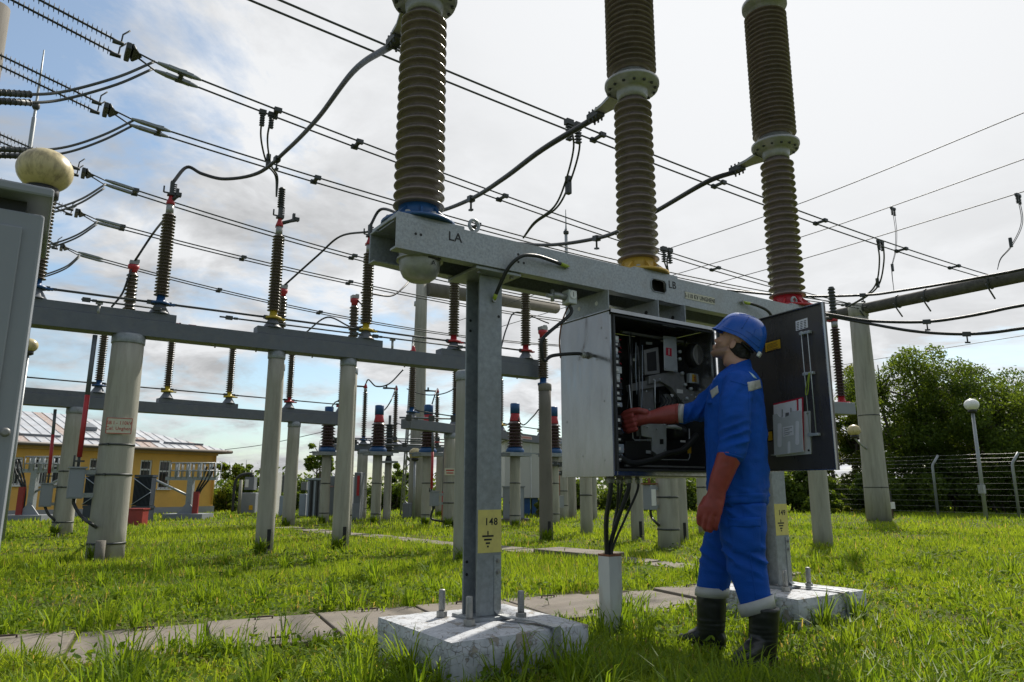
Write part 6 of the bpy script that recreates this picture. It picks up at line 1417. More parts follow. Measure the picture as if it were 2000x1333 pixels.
# ------------------------------------------------------------------ small far buildings, kiosks
def hutbox(name, label, cat, x0, x1, ytop, Y, dep, mm, ang=0.0, extra=None, zb=0, group=None):
    a = at(x0, 1000, Y); b_ = at(x1, 1000, Y); z1 = at((x0+x1)/2, ytop, Y).z; c = Vector(((a.x+b_.x)/2, Y+dep/2, 0)); r = thing(name, label, cat, c, group); w_ = b_.x-a.x
    ax = (Vector((math.cos(ang), math.sin(ang), 0)), Vector((-math.sin(ang), math.cos(ang), 0)), UP)
    m = MB(); m.box(c+UP*((z1+zb)/2), (w_, dep, z1-zb), ax); m.build('body', mm, r, bevel=.02); return r, c, w_, z1, ax
r, c, w_, z1, ax = hutbox('panel_building', 'pale panel building on stilts behind post 148', 'building', 968, 1098, 862, 24.5, 5, panelw, .12, zb=.55)
m = MB(); m.box(c+UP*(z1+.06), (w_+.4, 5.4, .12), ax); m.build('roof', roofm, r)
for i in range(1, 5): m = MB(); m.box(c+ax[0]*(-w_/2+w_*i/5)-ax[1]*2.51+UP*(z1/2+.27), (.03, .03, z1-.6), ax); m.build('panel_joint', framew, r)
for i in range(5): m = MB(); m.box(c+ax[0]*(-w_/2+.3+(w_-.6)*i/4)-ax[1]*2.2+UP*.27, (.35, .35, .56), ax); m.build('stilt', random.choice((concd, blue)), r)
m = MB(); m.box(c+ax[0]*(w_/2-.25)-ax[1]*2.54+UP*(z1/2+.2), (.1, .06, z1-.6), ax); m.build('downpipe', hutg, r)
g = gp(1003, 1016); r = thing('kiosk_cabinet', 'light grey two door kiosk cabinet standing before the pale panel building', 'kiosk', g); zt = at(1003, 951, g.y).z; w_ = 40*g.y/FPX
m = MB(); m.box(g+UP*(zt/2+.04), (w_, .35, zt-.1)); m.build('body', kiosk_m, r, bevel=.008); m = MB(); m.box(g+UP*(zt+.0), (w_+.06, .42, .035)); m.build('roof', kiosk_m, r); m = MB(); m.box(g+UP*.03, (w_+.25, .5, .12)); m.build('kiosk_foot', concd, r)
m = MB(); m.box(g+Vector((-w_*.13, -.18, zt/2+.04)), (w_*.68, .012, zt-.16)); d_ = m.build('door', kiosk_m, r); m = MB(); m.box(g+Vector((w_*.36, -.18, zt/2+.04)), (w_*.22, .012, zt-.16)); m.build('door', bluegr, r); m = MB(); m.box(g+Vector((-.1, -.19, zt*.55)), (.02, .02, .06)); m.build('handle', black, d_)
r, c, w_, z1, ax = hutbox('steel_hut', 'grey steel hut with a small yellow sticker right of the slim slotted pole', 'hut', 630, 668, 930, 23, 1.6, hutg)
m = MB(); m.box(c+Vector((-.3, -.81, .42)), (.12, .01, .16)); m.build('warning_sticker', sticker, r); m = MB(); m.box(c+Vector((.15, -.81, .93)), (.5, .01, .04)); m.build('red_strip', mat('faded_red_strip', (.4, .22, .22), .6), r)
for i in range(5): m = MB(); m.box(c+Vector((-w_/2+w_*(i+.5)/5, -.80, z1*.5)), (.03, .03, z1*.96)); m.build('rib', hutg, r)
r, c, w_, z1, ax = hutbox('steel_hut', 'dark slatted transformer cell left of the grey hut', 'hut', 598, 622, 938, 22.6, 1.2, hutg)
for i in range(4): m = MB(); m.box(c+Vector((-w_/2+w_*(i+.5)/4, -.62, z1*.5)), (.05, .05, z1*.95)); m.build('slat', [bluegr, black, bluegr, black][i], r)
m = MB(); m.box(c+Vector((0, 0, z1+.03)), (w_+.15, 1.3, .06)); m.build('roof', bluegr, r)
r, c, w_, z1, ax = hutbox('ochre_wall', 'ochre end wall of a small block behind the slim pole with the slot', 'wall', 502, 519, 923, 24.5, .5, ochre); m = MB(); m.box(c+UP*(z1+.03), (w_+.1, .6, .07)); m.build('coping', concd, r); m = MB(); m.box(c+Vector((w_/2+.16, 0, z1/2)), (.32, .45, z1-.01)); m.build('grey_side', panelw, r)
for lab, x0, x1, yt, ym in (('pale blue box under a grey transformer between two slim poles', 544, 562, 969, 928), ('pale blue box right of the tan pole with a small meter above it', 583, 596, 965, 942)):
    r, c, w_, z1, ax = hutbox('blue_box', lab, 'box', x0, x1, yt, 23.5, .7, bluegr, group='pale blue boxes'); m = MB(); z2 = at((x0+x1)/2, ym, 23.5).z; m.box(c+UP*((z1+z2)/2+.06), (w_*.8, .5, z2-z1-.1)); t_ = m.build('upper_unit', mech if x0 < 570 else kiosk_m, r)
    m = MB()
    for i in range(5): m.box(c+Vector((-w_*.35+w_*.7*i/4, -.27, (z1+z2)/2+.06)), (.03, .05, z2-z1-.12))
    m.build('cooling_ribs', mech, t_)
r, c, w_, z1, ax = hutbox('kiosk_cabinet', 'low pale kiosk with a yellow sticker left of the ochre wall', 'kiosk', 465, 497, 963, 26, .6, kiosk_m); m = MB(); m.box(c+Vector((.15, -.31, .2)), (.13, .01, .16)); m.build('warning_sticker', sticker, r)
z2 = at(485, 935, 26).z; m = MB(); m.box(c+UP*((z1+z2)/2+.08)-Vector((.02, 0, 0)), (.34, .3, z2-z1-.05)); u = m.build('upper_box', hutg, r); m = MB(); m.box(c+Vector((-.1, -.16, (z1+z2)/2+.08)), (.12, .01, (z2-z1)*.55)); m.build('label_plate', white, u); m = MB(); m.lathe([(.08, 0), (.08, .1), (.03, .12), (.03, .25)], c+UP*(z2+.05), n=8); m.build('bushing', mechb, u)
b_ = flat(at(455, 990, 25.5)); r = thing('swan_neck_pipe', 'bent dark pipe beside the low pale kiosk', 'pipe', b_); z2 = at(455, 926, 25.5).z; m = MB(); m.tube(spline([b_, b_+UP*z2*.7, b_+Vector((.12, 0, z2*.93)), b_+Vector((.4, 0, z2)), b_+Vector((.6, 0, z2))], 6), .05, 8); m.build('pipe', rubseal, r); m = MB(); m.tube([b_+Vector((.18, .1, 0)), b_+Vector((.18, .1, z2*.85))], .06, 8); m.build('stub_post', concrete, r)
b_ = flat(at(446, 985, 25)); 
r, c, w_, z1, ax = hutbox('transformer_cell', 'dark cell with a red vertical bar left of the pole under the small far beam', 'transformer', 689, 702, 923, 20.5, .6, hutg); m = MB(); m.box(c+Vector((.03, -.31, z1*.72)), (.07, .02, z1*.42)); m.build('red_bar', red, r); m = MB(); m.box(c+Vector((0, -.32, z1*.18)), (w_*1.1, .04, z1*.34)); m.build('pale_lower_box', kiosk_m, r)
r, c, w_, z1, ax = hutbox('relay_box', 'small dark box at the foot of the tall far gantry pole', 'box', 786, 801, 983, 22, .4, hutg)
sc_ = gp(604, 1003); r = thing('stone_heap', 'small pale mound in the grass left of the first transformer pole', 'mound', sc_); m = MB(); m.ell(sc_, (.32, .2, .10), None, 14, 8); m.build('mound_body', panelw, r)
# ------------------------------------------------------------------ fence
fp = gp(1832, 1004); fx1 = zray(1957, 1006, .05); FD = -V; FQ = Vector((-FD.y, FD.x, 0))
fence = thing('wire_fence', 'wire fence on bent white posts in front of the dark hedge at the right', 'fence', fp)
FH = 1.95; n0, n1, SP = -5, 3, 2.35
def FPt(k, z=0, o=0): return fp+FD*(SP*k)+UP*z+FQ*o
bend = Vector((.0, 0, 0))+Vector((.25, -.1, 0)).normalized()
for k in range(n0, n1+1):
    b_ = FPt(k); m = MB(); m.tube([b_-UP*.05, b_+UP*(FH-.38), b_+UP*(FH-.30)+bend*.02, b_+UP*FH+bend*.20], [.045, .042, .042, .038], 8); m.build('fence_post', galv, fence)
for i, z in enumerate((.12, .3, .48, .66, .84, 1.02, 1.2, 1.38, 1.55)):
    m = MB(); m.rod(FPt(n0, z), FPt(n1, z), .003, 4); m.build('line_wire', mech, fence)
for i, (z, o) in enumerate(((1.68, .06), (1.8, .12), (1.93, .19))):
    m = MB(); P = [FPt(n0+(n1-n0)*j/40, z+.006*math.sin(j*2.1))+bend*o for j in range(41)]; m.tube(P, .004, 4)
    for j in range(0, 40): m.rod(P[j]+UP*.025, P[j]-UP*.025+FD*.02, .003, 3)
    m.build('barbed_wire', mech, fence)

# ------------------------------------------------------------------ foliage
leafA = leaf_mat('leaf_mid_green', (.055, .10, .017), (.17, .24, .036), .55)
leafD = leaf_mat('leaf_dark_green', (.038, .072, .016), (.125, .18, .032), .50)
leafY = leaf_mat('leaf_yellow_green', (.07, .11, .012), (.22, .24, .03), .40)
leafF = leaf_mat('grass_blade', (.095, .185, .014), (.31, .41, .04), .60, .5, .2, (.42, .33, .14))
leafW = leaf_mat('weed_leaf', (.06, .13, .012), (.20, .28, .025), .5, .7, .15)
bark = mat('bark', (.09, .075, .06), .9, 0, .25, 12, .4, 30)
def leaves(centers, radii, n, size, squash=.85, shell=.55, flat_=.0):
    """n leaf faces spread through a set of clump ellipsoids, denser near their rims"""
    C = np.array([(c[0], c[1], c[2]) for c in centers]); R = np.array(radii)
    wts = (R.prod(1) if R.ndim > 1 else R**3)**.66; wts = wts/wts.sum(); idx = RNG.choice(len(C), n, p=wts)
    d = RNG.normal(size=(n, 3)); d /= np.linalg.norm(d, axis=1)[:, None]; r = RNG.random(n)**(1/3)*(1-shell)+shell*RNG.random(n)**.35
    rad = R[idx] if R.ndim > 1 else np.stack([R[idx]]*3, 1)*np.array((1, 1, squash))
    p = C[idx]+d*r[:, None]*rad+RNG.normal(size=(n, 3))*rad*.10
    nrm = d*.5+RNG.normal(size=(n, 3))*.8; nrm /= np.linalg.norm(nrm, axis=1)[:, None]
    t = np.cross(nrm, RNG.normal(size=(n, 3))); t /= np.linalg.norm(t, axis=1)[:, None]; b_ = np.cross(nrm, t)
    s = size*(.6+.8*RNG.random(n))[:, None]
    v = np.stack([p-t*s*.5, p+b_*s*.28+nrm*s*.05, p+t*s*.55, p-b_*s*.28+nrm*s*.05], 1).reshape(-1, 3)
    f = np.arange(n*4).reshape(-1, 4); tint = np.clip(RNG.normal(.45, .22, n)+RNG.normal(0, .12, len(C))[idx], 0, 1)
    v[:, 2] = np.maximum(v[:, 2], .01); return v, f, np.repeat(tint, 4)
def tree(name, label, base, h, w_, ncl, nl, lsize, lm, trunk_h=.35, stems=1, group=None, clump=.28, lean=(0, 0), cat='tree', low=.15, sparse=False, trunk_r=None):
    base = Vector(base); r = thing(name, label, cat, base, group); tops = []; m = MB(); rs = random.Random(hash(label) % 1000 if False else sum(map(ord, label)))
    tr_ = trunk_r or h*.018
    for s in range(stems):
        o = Vector((rs.uniform(-.12, .12)*w_*(stems > 1), rs.uniform(-.1, .1)*w_*(stems > 1), 0)); tip = base+o*3+Vector((lean[0]*h+rs.uniform(-.1, .1)*w_, lean[1]*h, h*rs.uniform(.78, .95)))
        P = [base+o-UP*.05, base+o+(tip-base-o)*.3+Vector((rs.uniform(-.05, .05)*w_, 0, 0)), base+o+(tip-base-o)*.65+Vector((rs.uniform(-.06, .06)*w_, rs.uniform(-.06, .06)*w_, 0)), tip]; m.tube(spline(P, 5), [tr_*(1-.85*i/15) for i in range(16)], 7); tops.append(P)
    cl, rad = [], []
    for i in range(ncl):
        P = tops[i % stems]; k = rs.uniform(trunk_h, 1.0); a = rs.uniform(0, 2*math.pi); prof = math.sin(math.pi*min(1, (k-low)/(1.12-low)))**.6 if k > low else .4
        q = P[0].lerp(P[3], min(1, k)); out = w_*.5*prof*rs.uniform(.35, 1.0); c = q+Vector((math.cos(a)*out, math.sin(a)*out, rs.uniform(-.04, .06)*h)); rr = clump*w_*rs.uniform(.55, 1.15)*(.6+.4*prof)
        if c.z+rr*.8 > base.z+h: c.z = base.z+h-rr*.8
        if c.z-rr*.7 < .1: c.z = .1+rr*.7
        cl.append(c); rad.append(rr); j = q.lerp(base, .12); m.tube([j, j.lerp(c, .5)+UP*.05*h*rs.random(), c], [tr_*.38, tr_*.24, tr_*.08], 5)
        for _ in range(2): e = c+Vector((rs.uniform(-1, 1), rs.uniform(-1, 1), rs.uniform(-.4, .9)))*rr*.8; m.tube([c.lerp(j, .15), e], [tr_*.10, tr_*.03], 4)
    m.build('trunk', bark, r); v, f, t = leaves(cl, rad, nl, lsize); np_obj('crown', v, f, lm, r, None, False, {'tint': t}); return r
def pxw(px0, px1, Y): return (px1-px0)*Y/FPX
Yt = 28.5
T = [('deciduous_tree', 'largest dark green tree behind the fence, left of the white globe lamp', 1797, 683, 205, 28.5, leafA, 84, 56000, .098, 3),
     ('deciduous_tree', 'dense dark tree behind the fence at the right picture edge', 1985, 700, 235, 27.5, leafA, 84, 56000, .098, 3),
     ('deciduous_tree', 'bright thin leaved tree between the open door and the tall gantry pole', 1648, 705, 125, 30, leafY, 44, 19000, .10, 2),
     ('deciduous_tree', 'tree standing beyond the right picture edge, next to the dense dark tree', 2115, 720, 190, 27, leafD, 50, 16000, .12, 2),
     ('deciduous_tree', 'loose half transparent tree just right of the tall gantry pole', 1712, 735, 100, 29.5, leafA, 38, 13000, .11, 2),
     ('deciduous_tree', 'tree filling the gap between the two dark trees behind the lamp', 1895, 742, 130, 31, leafA, 52, 24000, .12, 2)]
for nm, lab, px, py, wpx, Y, lm, ncl, nl, ls, stx in T:
    b_ = flat(at(px, 1000, Y)); h = at(px, py, Y).z; tree(nm, lab, b_, h, pxw(0, wpx, Y), ncl, nl, ls, lm, .10, stx, 'trees behind the fence', clump=.17 if nl > 10000 else .15)
for lab, px, py, wpx, Y, lm, ncl, nl, ls in (('small round tree right of the yellow building corner', 462, 878, 62, 30, leafA, 16, 2600, .14), ('thin young tree left of the first blue headed transformer', 611, 842, 52, 27, leafA, 16, 1300, .15), ('sparse twiggy sapling right of the first transformer pole', 655, 880, 40, 28, leafD, 8, 260, .12), ('tree top showing over the left end of the yellow roof', 84, 790, 60, 38, leafD, 10, 1200, .2), ('tree top showing over the yellow roof beside the thickest pole', 212, 800, 40, 40, leafD, 8, 600, .2), ('slender bush tree between the arrester pole and the lattice mast', 775, 905, 40, 31, leafA, 12, 1500, .15), ('bush tree right of the lattice mast behind the far gantry pole', 812, 880, 40, 33, leafD, 10, 1100, .15), ('tree top over the pale panel building', 1000, 830, 60, 40, leafY, 10, 700, .2)):
    b_ = flat(at(px, 1000, Y)); h = at(px, py, Y).z; tree('deciduous_tree', lab, b_, h, pxw(0, wpx, Y), ncl, nl, ls, lm, .25, 2 if wpx > 50 else 1, 'trees beyond the yard', clump=.2)
def bush(label, px, py, wpx, Y, lm, nl, ls, dep=1.0, cat='bush', group='bushes along the yard edge', ncl=14):
    b_ = flat(at(px, 1000, Y)); h = at(px, py, Y).z; w_ = pxw(0, wpx, Y); r = thing('bush', label, cat, b_, group); rs = random.Random(px*7+py); cl, rad = [], []; m = MB(); nl = int(nl*1.5)
    for i in range(ncl):
        x = rs.uniform(-.46, .46)*w_; hh = h*(1-.45*abs(2*x/w_)**2)*rs.uniform(.25, .95); rr = min(w_*.2, h*.32)*rs.uniform(.7, 1.15); c = b_+Vector((x, rs.uniform(-.5, .5)*dep, max(rr*.6, hh-rr*.6))); cl.append(c); rad.append(rr); m.tube([b_+Vector((x*.5, 0, -.03)), b_.lerp(c, .6)+Vector((x*.1, 0, 0)), c], [.03, .022, .01], 5)
    m.build('stems', bark, r); v, f, t = leaves(cl, rad, nl, ls); np_obj('foliage', v, f, lm, r, None, False, {'tint': t}); return r
for i, (px, py, wpx, Y, lm, nl, lab) in enumerate(((1545, 885, 120, 28.2, leafA, 8500, 'dark hedge bush under the document pocket of the open door'), (1665, 900, 105, 27.6, leafA, 5500, 'rounded green bush left of the tall gantry pole foot'), (1640, 988, 80, 26.3, leafY, 2000, 'low yellowish bush at the foot of the hedge left of the gantry pole'), (1600, 955, 60, 26.8, leafA, 2600, 'small bush behind the pole under the open door'), (1758, 885, 130, 27.4, leafA, 9500, 'dark bush behind the short post with the black box'), (1862, 880, 140, 27.2, leafA, 10500, 'dark bush behind the left white fence post'), (1975, 880, 150, 26.2, leafA, 10500, 'dark bush behind the right white fence post'), (2075, 880, 140, 26, leafD, 7000, 'dark bush beyond the right picture edge'),
                                       (1440, 915, 120, 28.5, leafD, 6000, 'dark bush hidden mostly behind the worker'), (1350, 925, 110, 29, leafA, 5200, 'bush behind the thick banded pole under the cabinet'), (1250, 918, 120, 29.5, leafD, 5600, 'bush behind the hanging cables under the cabinet'), (1140, 935, 110, 30, leafA, 3600, 'bush behind the left cabinet corner'),
                                       (440, 935, 70, 28.5, leafA, 3000, 'dense bush right of the yellow building'), (520, 950, 60, 31, leafD, 1800, 'low bush behind the ochre wall'), (600, 935, 70, 30, leafA, 2200, 'bush behind the pale blue boxes'), (700, 945, 80, 32, leafD, 2200, 'low dark bush behind the slotted middle pole'), (762, 930, 70, 30, leafA, 3200, 'tall green bush right of the arrester pole'), (860, 945, 90, 32, leafD, 2600, 'bush behind the stout pole with the white sign'), (930, 950, 70, 32, leafA, 1800, 'bush left of the pale panel building'), (1062, 965, 26, 23, leafY, 420, 'small sprouting bush at the corner of the pale panel building'))):
    bush(lab, px, py, wpx, Y, lm, nl, .13 if Y > 25 else .1, 1.2)
bw = flat(at(1128, 1000, 33)); r = thing('brick_shed', 'dark brown shed between the far poles under the left cabinet corner', 'shed', bw); m = MB(); m.box(bw+UP*.55, (1.4, 1, 1.2)); m.build('shed_wall', brick_m, r); m = MB(); m.box(bw+UP*1.18, (1.6, 1.2, .08)); m.build('shed_roof', gutter_m, r)
# far wood closing the horizon
fwp, fwr = [], []
for i in range(150): x = -75+150*i/149; fwp.append((x, 62+6*math.sin(i*1.3)+RNG.normal()*2, .9)); fwr.append(1.5+RNG.random()*.9)
v, f, t = leaves(fwp, fwr, 26000, .34, .75); o = np_obj('far_wood', v, f, leafD, None, 'stuff', False, {'tint': t}); o['label'] = 'low dark band of far trees along the horizon'

# ------------------------------------------------------------------ grass
def path_masks(x, y, margin):
    out_ = np.zeros(len(x), bool)
    for c0, d, q, wd, l in PATHS:
        a = (x-c0.x)*d.x+(y-c0.y)*d.y; b_ = (x-c0.x)*q.x+(y-c0.y)*q.y; out_ |= (a > 0) & (a < l) & (np.abs(b_) < wd/2-margin)
    return out_
def noise2(x, y, sc, seed):
    g = np.random.default_rng(seed).random((64, 64)); xs, ys = x*sc, y*sc; xi, yi = np.floor(xs).astype(int), np.floor(ys).astype(int); fx, fy = xs-xi, ys-yi; fx = fx*fx*(3-2*fx); fy = fy*fy*(3-2*fy)
    G = lambda i, j: g[i % 64, j % 64]
    return G(xi, yi)*(1-fx)*(1-fy)+G(xi+1, yi)*fx*(1-fy)+G(xi, yi+1)*(1-fx)*fy+G(xi+1, yi+1)*fx*fy
def solids(x, y):
    k = np.zeros(len(x), bool); s = (x-P1.x)*U.x+(y-P1.y)*U.y; t = (x-P1.x)*V.x+(y-P1.y)*V.y
    for a, b_, c, d in ((-.45, .39, -.46, .36), (2.11, 2.93, -.44, .36)): k |= (s > a) & (s < b_) & (t > c) & (t < d)
    for px, py, r_ in POLES: k |= (x-px)**2+(y-py)**2 < r_*r_
    k |= (np.abs(x-duct.x) < .04) & (np.abs(y-duct.y) < .04); k |= (x < -.9) & (x > -2.2) & (y > 1.5) & (y < 2.05); return k
def edge_band(x, y):
    """strip of bare soil and leaf litter along the far rim of the near path"""
    c0, d, q, wd, l = PATHS[0]; b_ = (x-c0.x)*q.x+(y-c0.y)*q.y; a = (x-c0.x)*d.x+(y-c0.y)*d.y
    return (np.abs(b_-(wd/2+.10)) < .05+.20*noise2(a, b_, 1.7, 5)) & (noise2(a, b_, .9, 8) > .35)
def blades(n, y0, y1, seg, wmul, hmul):
    Y = y0*np.exp(RNG.random(n)*math.log(y1/y0)); X = (RNG.random(n)*2-1)*(1.0*Y+.6)
    tuft = noise2(X, Y, 2.2, 1); tuft2 = noise2(X, Y, .55, 2); fine = noise2(X, Y, 7, 3)
    keep = ~solids(X, Y) & ~(path_masks(X, Y, -.02+.26*noise2(X, Y, 3.1, 41)*noise2(X, Y, 9, 42)+.05*RNG.random(n)) & (RNG.random(n) > .012)) & (RNG.random(n) < .35+.9*fine) & ~(edge_band(X, Y) & (RNG.random(n) > .12))
    bare = np.clip((noise2(X, Y, .75, 31)*.6+noise2(X, Y, 2.3, 32)*.4-.58)/.12, 0, 1)*(Y < 22); keep &= RNG.random(n) > .6*bare
    X, Y, tuft, tuft2, fine, bare = X[keep], Y[keep], tuft[keep], tuft2[keep], fine[keep], bare[keep]; n = len(X)
    frontb = np.clip((3.9-Y)/1.6, 0, 1)*.05
    h = (.05+.085*tuft**1.5+.06*tuft2*fine+frontb*(.35+1.5*tuft2))*(.55+.75*RNG.random(n))*hmul
    long_ = RNG.random(n) < .02; h = np.where(long_, h*1.6, h); h = h*.88*(1-.45*bare)*(1-.75*np.exp(-(((X-O.x+.03)**2+(Y-O.y+.22)**2)/.42**2)))
    wd = (.0019+.0010*RNG.random(n))*(1+Y*.14)*wmul; a = RNG.random(n)*2*math.pi; bend = h*(.15+.75*RNG.random(n)**1.6); face = a+RNG.normal(0, .6, n)+math.pi/2
    dx, dy = np.cos(a), np.sin(a); wx, wy = np.cos(face)*wd, np.sin(face)*wd
    t = np.clip(.18+.45*tuft2+.25*fine+RNG.normal(0, .16, n)-.12*tuft+.22*(noise2(X, Y, .33, 21)-.5), 0, 1); dry = RNG.random(n) < .03+.06*(tuft2 < .3)+.10*bare; t = np.where(dry, 1.0, t)
    base = np.stack([X, Y, np.full(n, -.004)], 1); W3 = np.stack([wx, wy, np.zeros(n)], 1); D3 = np.stack([dx*bend, dy*bend, np.zeros(n)], 1); U3 = np.zeros((n, 3)); U3[:, 2] = h
    if seg == 1: v = np.stack([base-W3, base+W3, base+D3+U3*.95], 1); f = np.arange(n)[:, None, None]*3+np.array([[0, 1, 2]])
    else:
        m1 = base+D3*.18+U3*.45; m2 = base+D3*.55+U3*.82; v = np.stack([base-W3*.8, base+W3*.8, m1-W3, m1+W3, m2-W3*.7, m2+W3*.7, base+D3*1.1+U3*.98], 1)
        f = np.arange(n)[:, None, None]*7+np.array([[0, 1, 3], [0, 3, 2], [2, 3, 5], [2, 5, 4], [4, 5, 6]])
    t = np.where(dry, 1.0, np.minimum(t, .86)); k = v.shape[1]; return v.reshape(-1, 3), f.reshape(-1, 3), np.repeat(t, k)
Vs, Fs, Ts, o_ = [], [], [], 0
for args in ((190000, 1.55, 7.0, 2, .95, .84), (110000, 1.7, 4.2, 2, .85, .8), (190000, 6.5, 16, 1, 1.15, 1.0), (150000, 15, 60, 1, 1.5, 1.05)):
    v, f, t = blades(*args); Vs.append(v); Fs.append(f+o_); Ts.append(t); o_ += len(v)
def clumps(nc, y0, y1, per, hh):
    """thicker tufts of long blades"""
    cy = y0*np.exp(RNG.random(nc)*math.log(y1/y0)); cx = (RNG.random(nc)*2-1)*cy
    ex = [W(s_, t_, 0) for s_, t_ in ((-.47, -.1), (-.2, -.48), (-.46, -.40), (.1, -.49), (.42, -.3), (.42, .1), (2.3, -.47), (2.7, -.47), (2.95, -.1), (2.1, -.2))]+[flat(duct)+U*.08, flat(duct)-U*.09, flat(duct)-V*.09]
    cx = np.concatenate([cx, [e.x for e in ex], [p[0]-.0 for p in POLES[:14] for _ in (0, 1, 2)]]); cy = np.concatenate([cy, [e.y for e in ex], [p[1]-p[2]*1.15 for p in POLES[:14] for _ in (0, 1, 2)]]); nc = len(cx)
    i = RNG.integers(0, nc, nc*per); sp = .035+.05*RNG.random(nc)[i]; a0 = RNG.random(len(i))*2*math.pi; r0 = np.sqrt(RNG.random(len(i)))*sp; X = cx[i]+np.cos(a0)*r0; Y = cy[i]+np.sin(a0)*r0*.8; k = ~solids(X, Y) & ~path_masks(X, Y, .05) & (((X-O.x)**2+(Y-O.y)**2) > .2); i, X, Y, a0 = i[k], X[k], Y[k], a0[k]; n = len(X)
    h = hh*(.45+.75*RNG.random(n))*(.5+.8*RNG.random(nc)[i]); wd = (.0022+.0014*RNG.random(n))*(1+Y*.10); a = a0+RNG.normal(0, .7, n); bend = h*(.2+.8*RNG.random(n)**1.4); face = a+math.pi/2
    base = np.stack([X, Y, np.full(n, -.004)], 1); W3 = np.stack([np.cos(face)*wd, np.sin(face)*wd, 0*wd], 1); D3 = np.stack([np.cos(a)*bend, np.sin(a)*bend, 0*bend], 1); U3 = np.zeros((n, 3)); U3[:, 2] = h; m1 = base+D3*.18+U3*.45; m2 = base+D3*.55+U3*.8
    v = np.stack([base-W3*.8, base+W3*.8, m1-W3, m1+W3, m2-W3*.7, m2+W3*.7, base+D3*1.1+U3*.93], 1).reshape(-1, 3); f = (np.arange(n)[:, None, None]*7+np.array([[0, 1, 3], [0, 3, 2], [2, 3, 5], [2, 5, 4], [4, 5, 6]])).reshape(-1, 3); return v, f, np.repeat(np.clip(RNG.normal(.30, .12, n)+.25*(RNG.random(nc)[i]-.5), 0, 1), 7)
for args in ((420, 1.8, 9, 34, .19), (260, 1.7, 3.6, 30, .21)):
    v, f, t = clumps(*args); Vs.append(v); Fs.append(f+o_); Ts.append(t); o_ += len(v)
go = np_obj('grass', np.concatenate(Vs), np.concatenate(Fs), leafF, None, 'stuff', False, {'tint': np.concatenate(Ts)}); go['label'] = 'bright green uncut grass of the switchyard lawn'
# broad leaved weeds
def weeds(n, y0, y1):
    Y = y0*np.exp(RNG.random(n)*math.log(y1/y0)); X = (RNG.random(n)*2-1)*(1.0*Y+.4); c0, d, q, wd, l = PATHS[0]; b_ = (X-c0.x)*q.x+(Y-c0.y)*q.y
    near_edge = np.exp(-((b_-wd/2-.35)/.25)**2); keep = ~solids(X, Y) & ~path_masks(X, Y, -.02) & (RNG.random(n) < .12+.75*near_edge+.55*(noise2(X, Y, .75, 31)*.6+noise2(X, Y, 2.3, 32)*.4 > .56)+.3*(noise2(X, Y, 1.3, 11) > .62)); X, Y = X[keep], Y[keep]; n = len(X)
    s = (.008+.016*RNG.random(n))[:, None]*(1+.03*Y[:, None]); z = .01+.10*RNG.random(n)**1.5; p = np.stack([X, Y, z], 1); nn = RNG.normal(size=(n, 3))*.55; nn[:, 2] += 1; nn /= np.linalg.norm(nn, axis=1)[:, None]
    t = np.cross(nn, RNG.normal(size=(n, 3))); t /= np.linalg.norm(t, axis=1)[:, None]; b2_ = np.cross(nn, t)
    v = np.stack([p-t*s, p-t*s*.2+b2_*s*.5, p+t*s*.6+b2_*s*.35, p+t*s, p+t*s*.6-b2_*s*.35, p-t*s*.2-b2_*s*.5], 1).reshape(-1, 3); return v, np.arange(n*6).reshape(-1, 6), np.repeat(np.clip(RNG.normal(.5, .25, n), 0, 1), 6)
v, f, t = weeds(110000, 1.7, 18); wo = np_obj('lawn_weeds', v, f, leafW, None, 'stuff', False, {'tint': t}); wo['label'] = 'small broad leaved weeds among the grass and along the slabs'
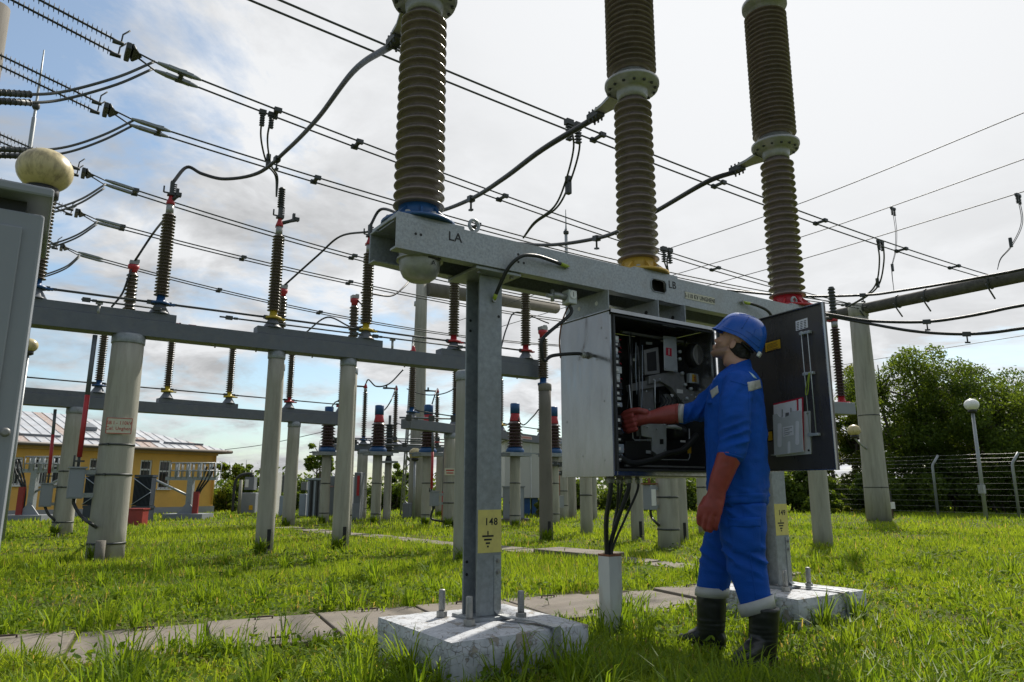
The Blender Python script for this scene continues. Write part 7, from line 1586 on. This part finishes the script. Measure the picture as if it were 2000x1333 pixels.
# dry litter and pebbles on the soil strip by the slabs
n = 5000; Y = 1.8*np.exp(RNG.random(n)*math.log(8/1.8)); X = (RNG.random(n)*2-1)*Y; k = edge_band(X, Y) | (path_masks(X, Y, .0) & (RNG.random(n) < .08)); X, Y = X[k], Y[k]; n = len(X)
p = np.stack([X, Y, np.where(path_masks(X, Y, 0), .045, .012)+RNG.random(n)*.01], 1); a = RNG.random(n)*6.28; t = np.stack([np.cos(a), np.sin(a), RNG.normal(0, .2, n)], 1); b_ = np.stack([-np.sin(a), np.cos(a), RNG.normal(0, .3, n)], 1); s = (.008+.02*RNG.random(n))[:, None]
v = np.stack([p-t*s, p+b_*s*.3, p+t*s, p-b_*s*.3], 1).reshape(-1, 3); lo_ = np_obj('dry_litter', v, np.arange(n*4).reshape(-1, 4), mat('dry_leaf_litter', (.16, .115, .07), .9, 0, .5, 60), None, 'stuff', False); lo_['label'] = 'dry leaves and crumbs lying along the rim of the slabs'
# tall seed stems standing in the foreground
def stem(label, px, py, h, n):
    b_ = gr(px, py); r = thing('seed_stem', label, 'weed', b_, 'tall weed stems in the foreground'); rs = random.Random(px); m = MB(); tip = b_+Vector((rs.uniform(-.05, .05), rs.uniform(-.03, .03), h)); P = spline([b_-UP*.01, b_.lerp(tip, .5)+Vector((rs.uniform(-.02, .02), 0, 0)), tip], 6); m.tube(P, [.0028*(1-.6*i/12) for i in range(13)], 5); m.build('stalk', leafW, r)
    lv = MB()
    for i in range(n):
        c = P[min(12, 3+i % 10)]; a = rs.uniform(0, 6.28); d = Vector((math.cos(a), math.sin(a), rs.uniform(.1, .7))).normalized(); q = d.cross(UP).normalized(); l = rs.uniform(.02, .05); lv.add([c, c+d*l*.5+q*l*.18, c+d*l, c+d*l*.5-q*l*.18], [(0, 1, 2, 3)])
    lv.build('leaflets', leafW, r)
for lab, px, py, h, n in (('tallest seed stem in front of the slabs left of the painted block', 478, 1262, .26, 14), ('slim seed stem right of the tallest one before the slabs', 545, 1268, .22, 9), ('leafy stem with a bright tip before the slabs', 496, 1255, .16, 12), ('short seed stem at the far left before the slabs', 112, 1300, .2, 8), ('bent dry stem right of the worker in the grass', 1612, 1290, .2, 4), ('weed stem rising between the painted block and the cable duct', 1075, 1190, .17, 12)): stem(lab, px, py, h, n)
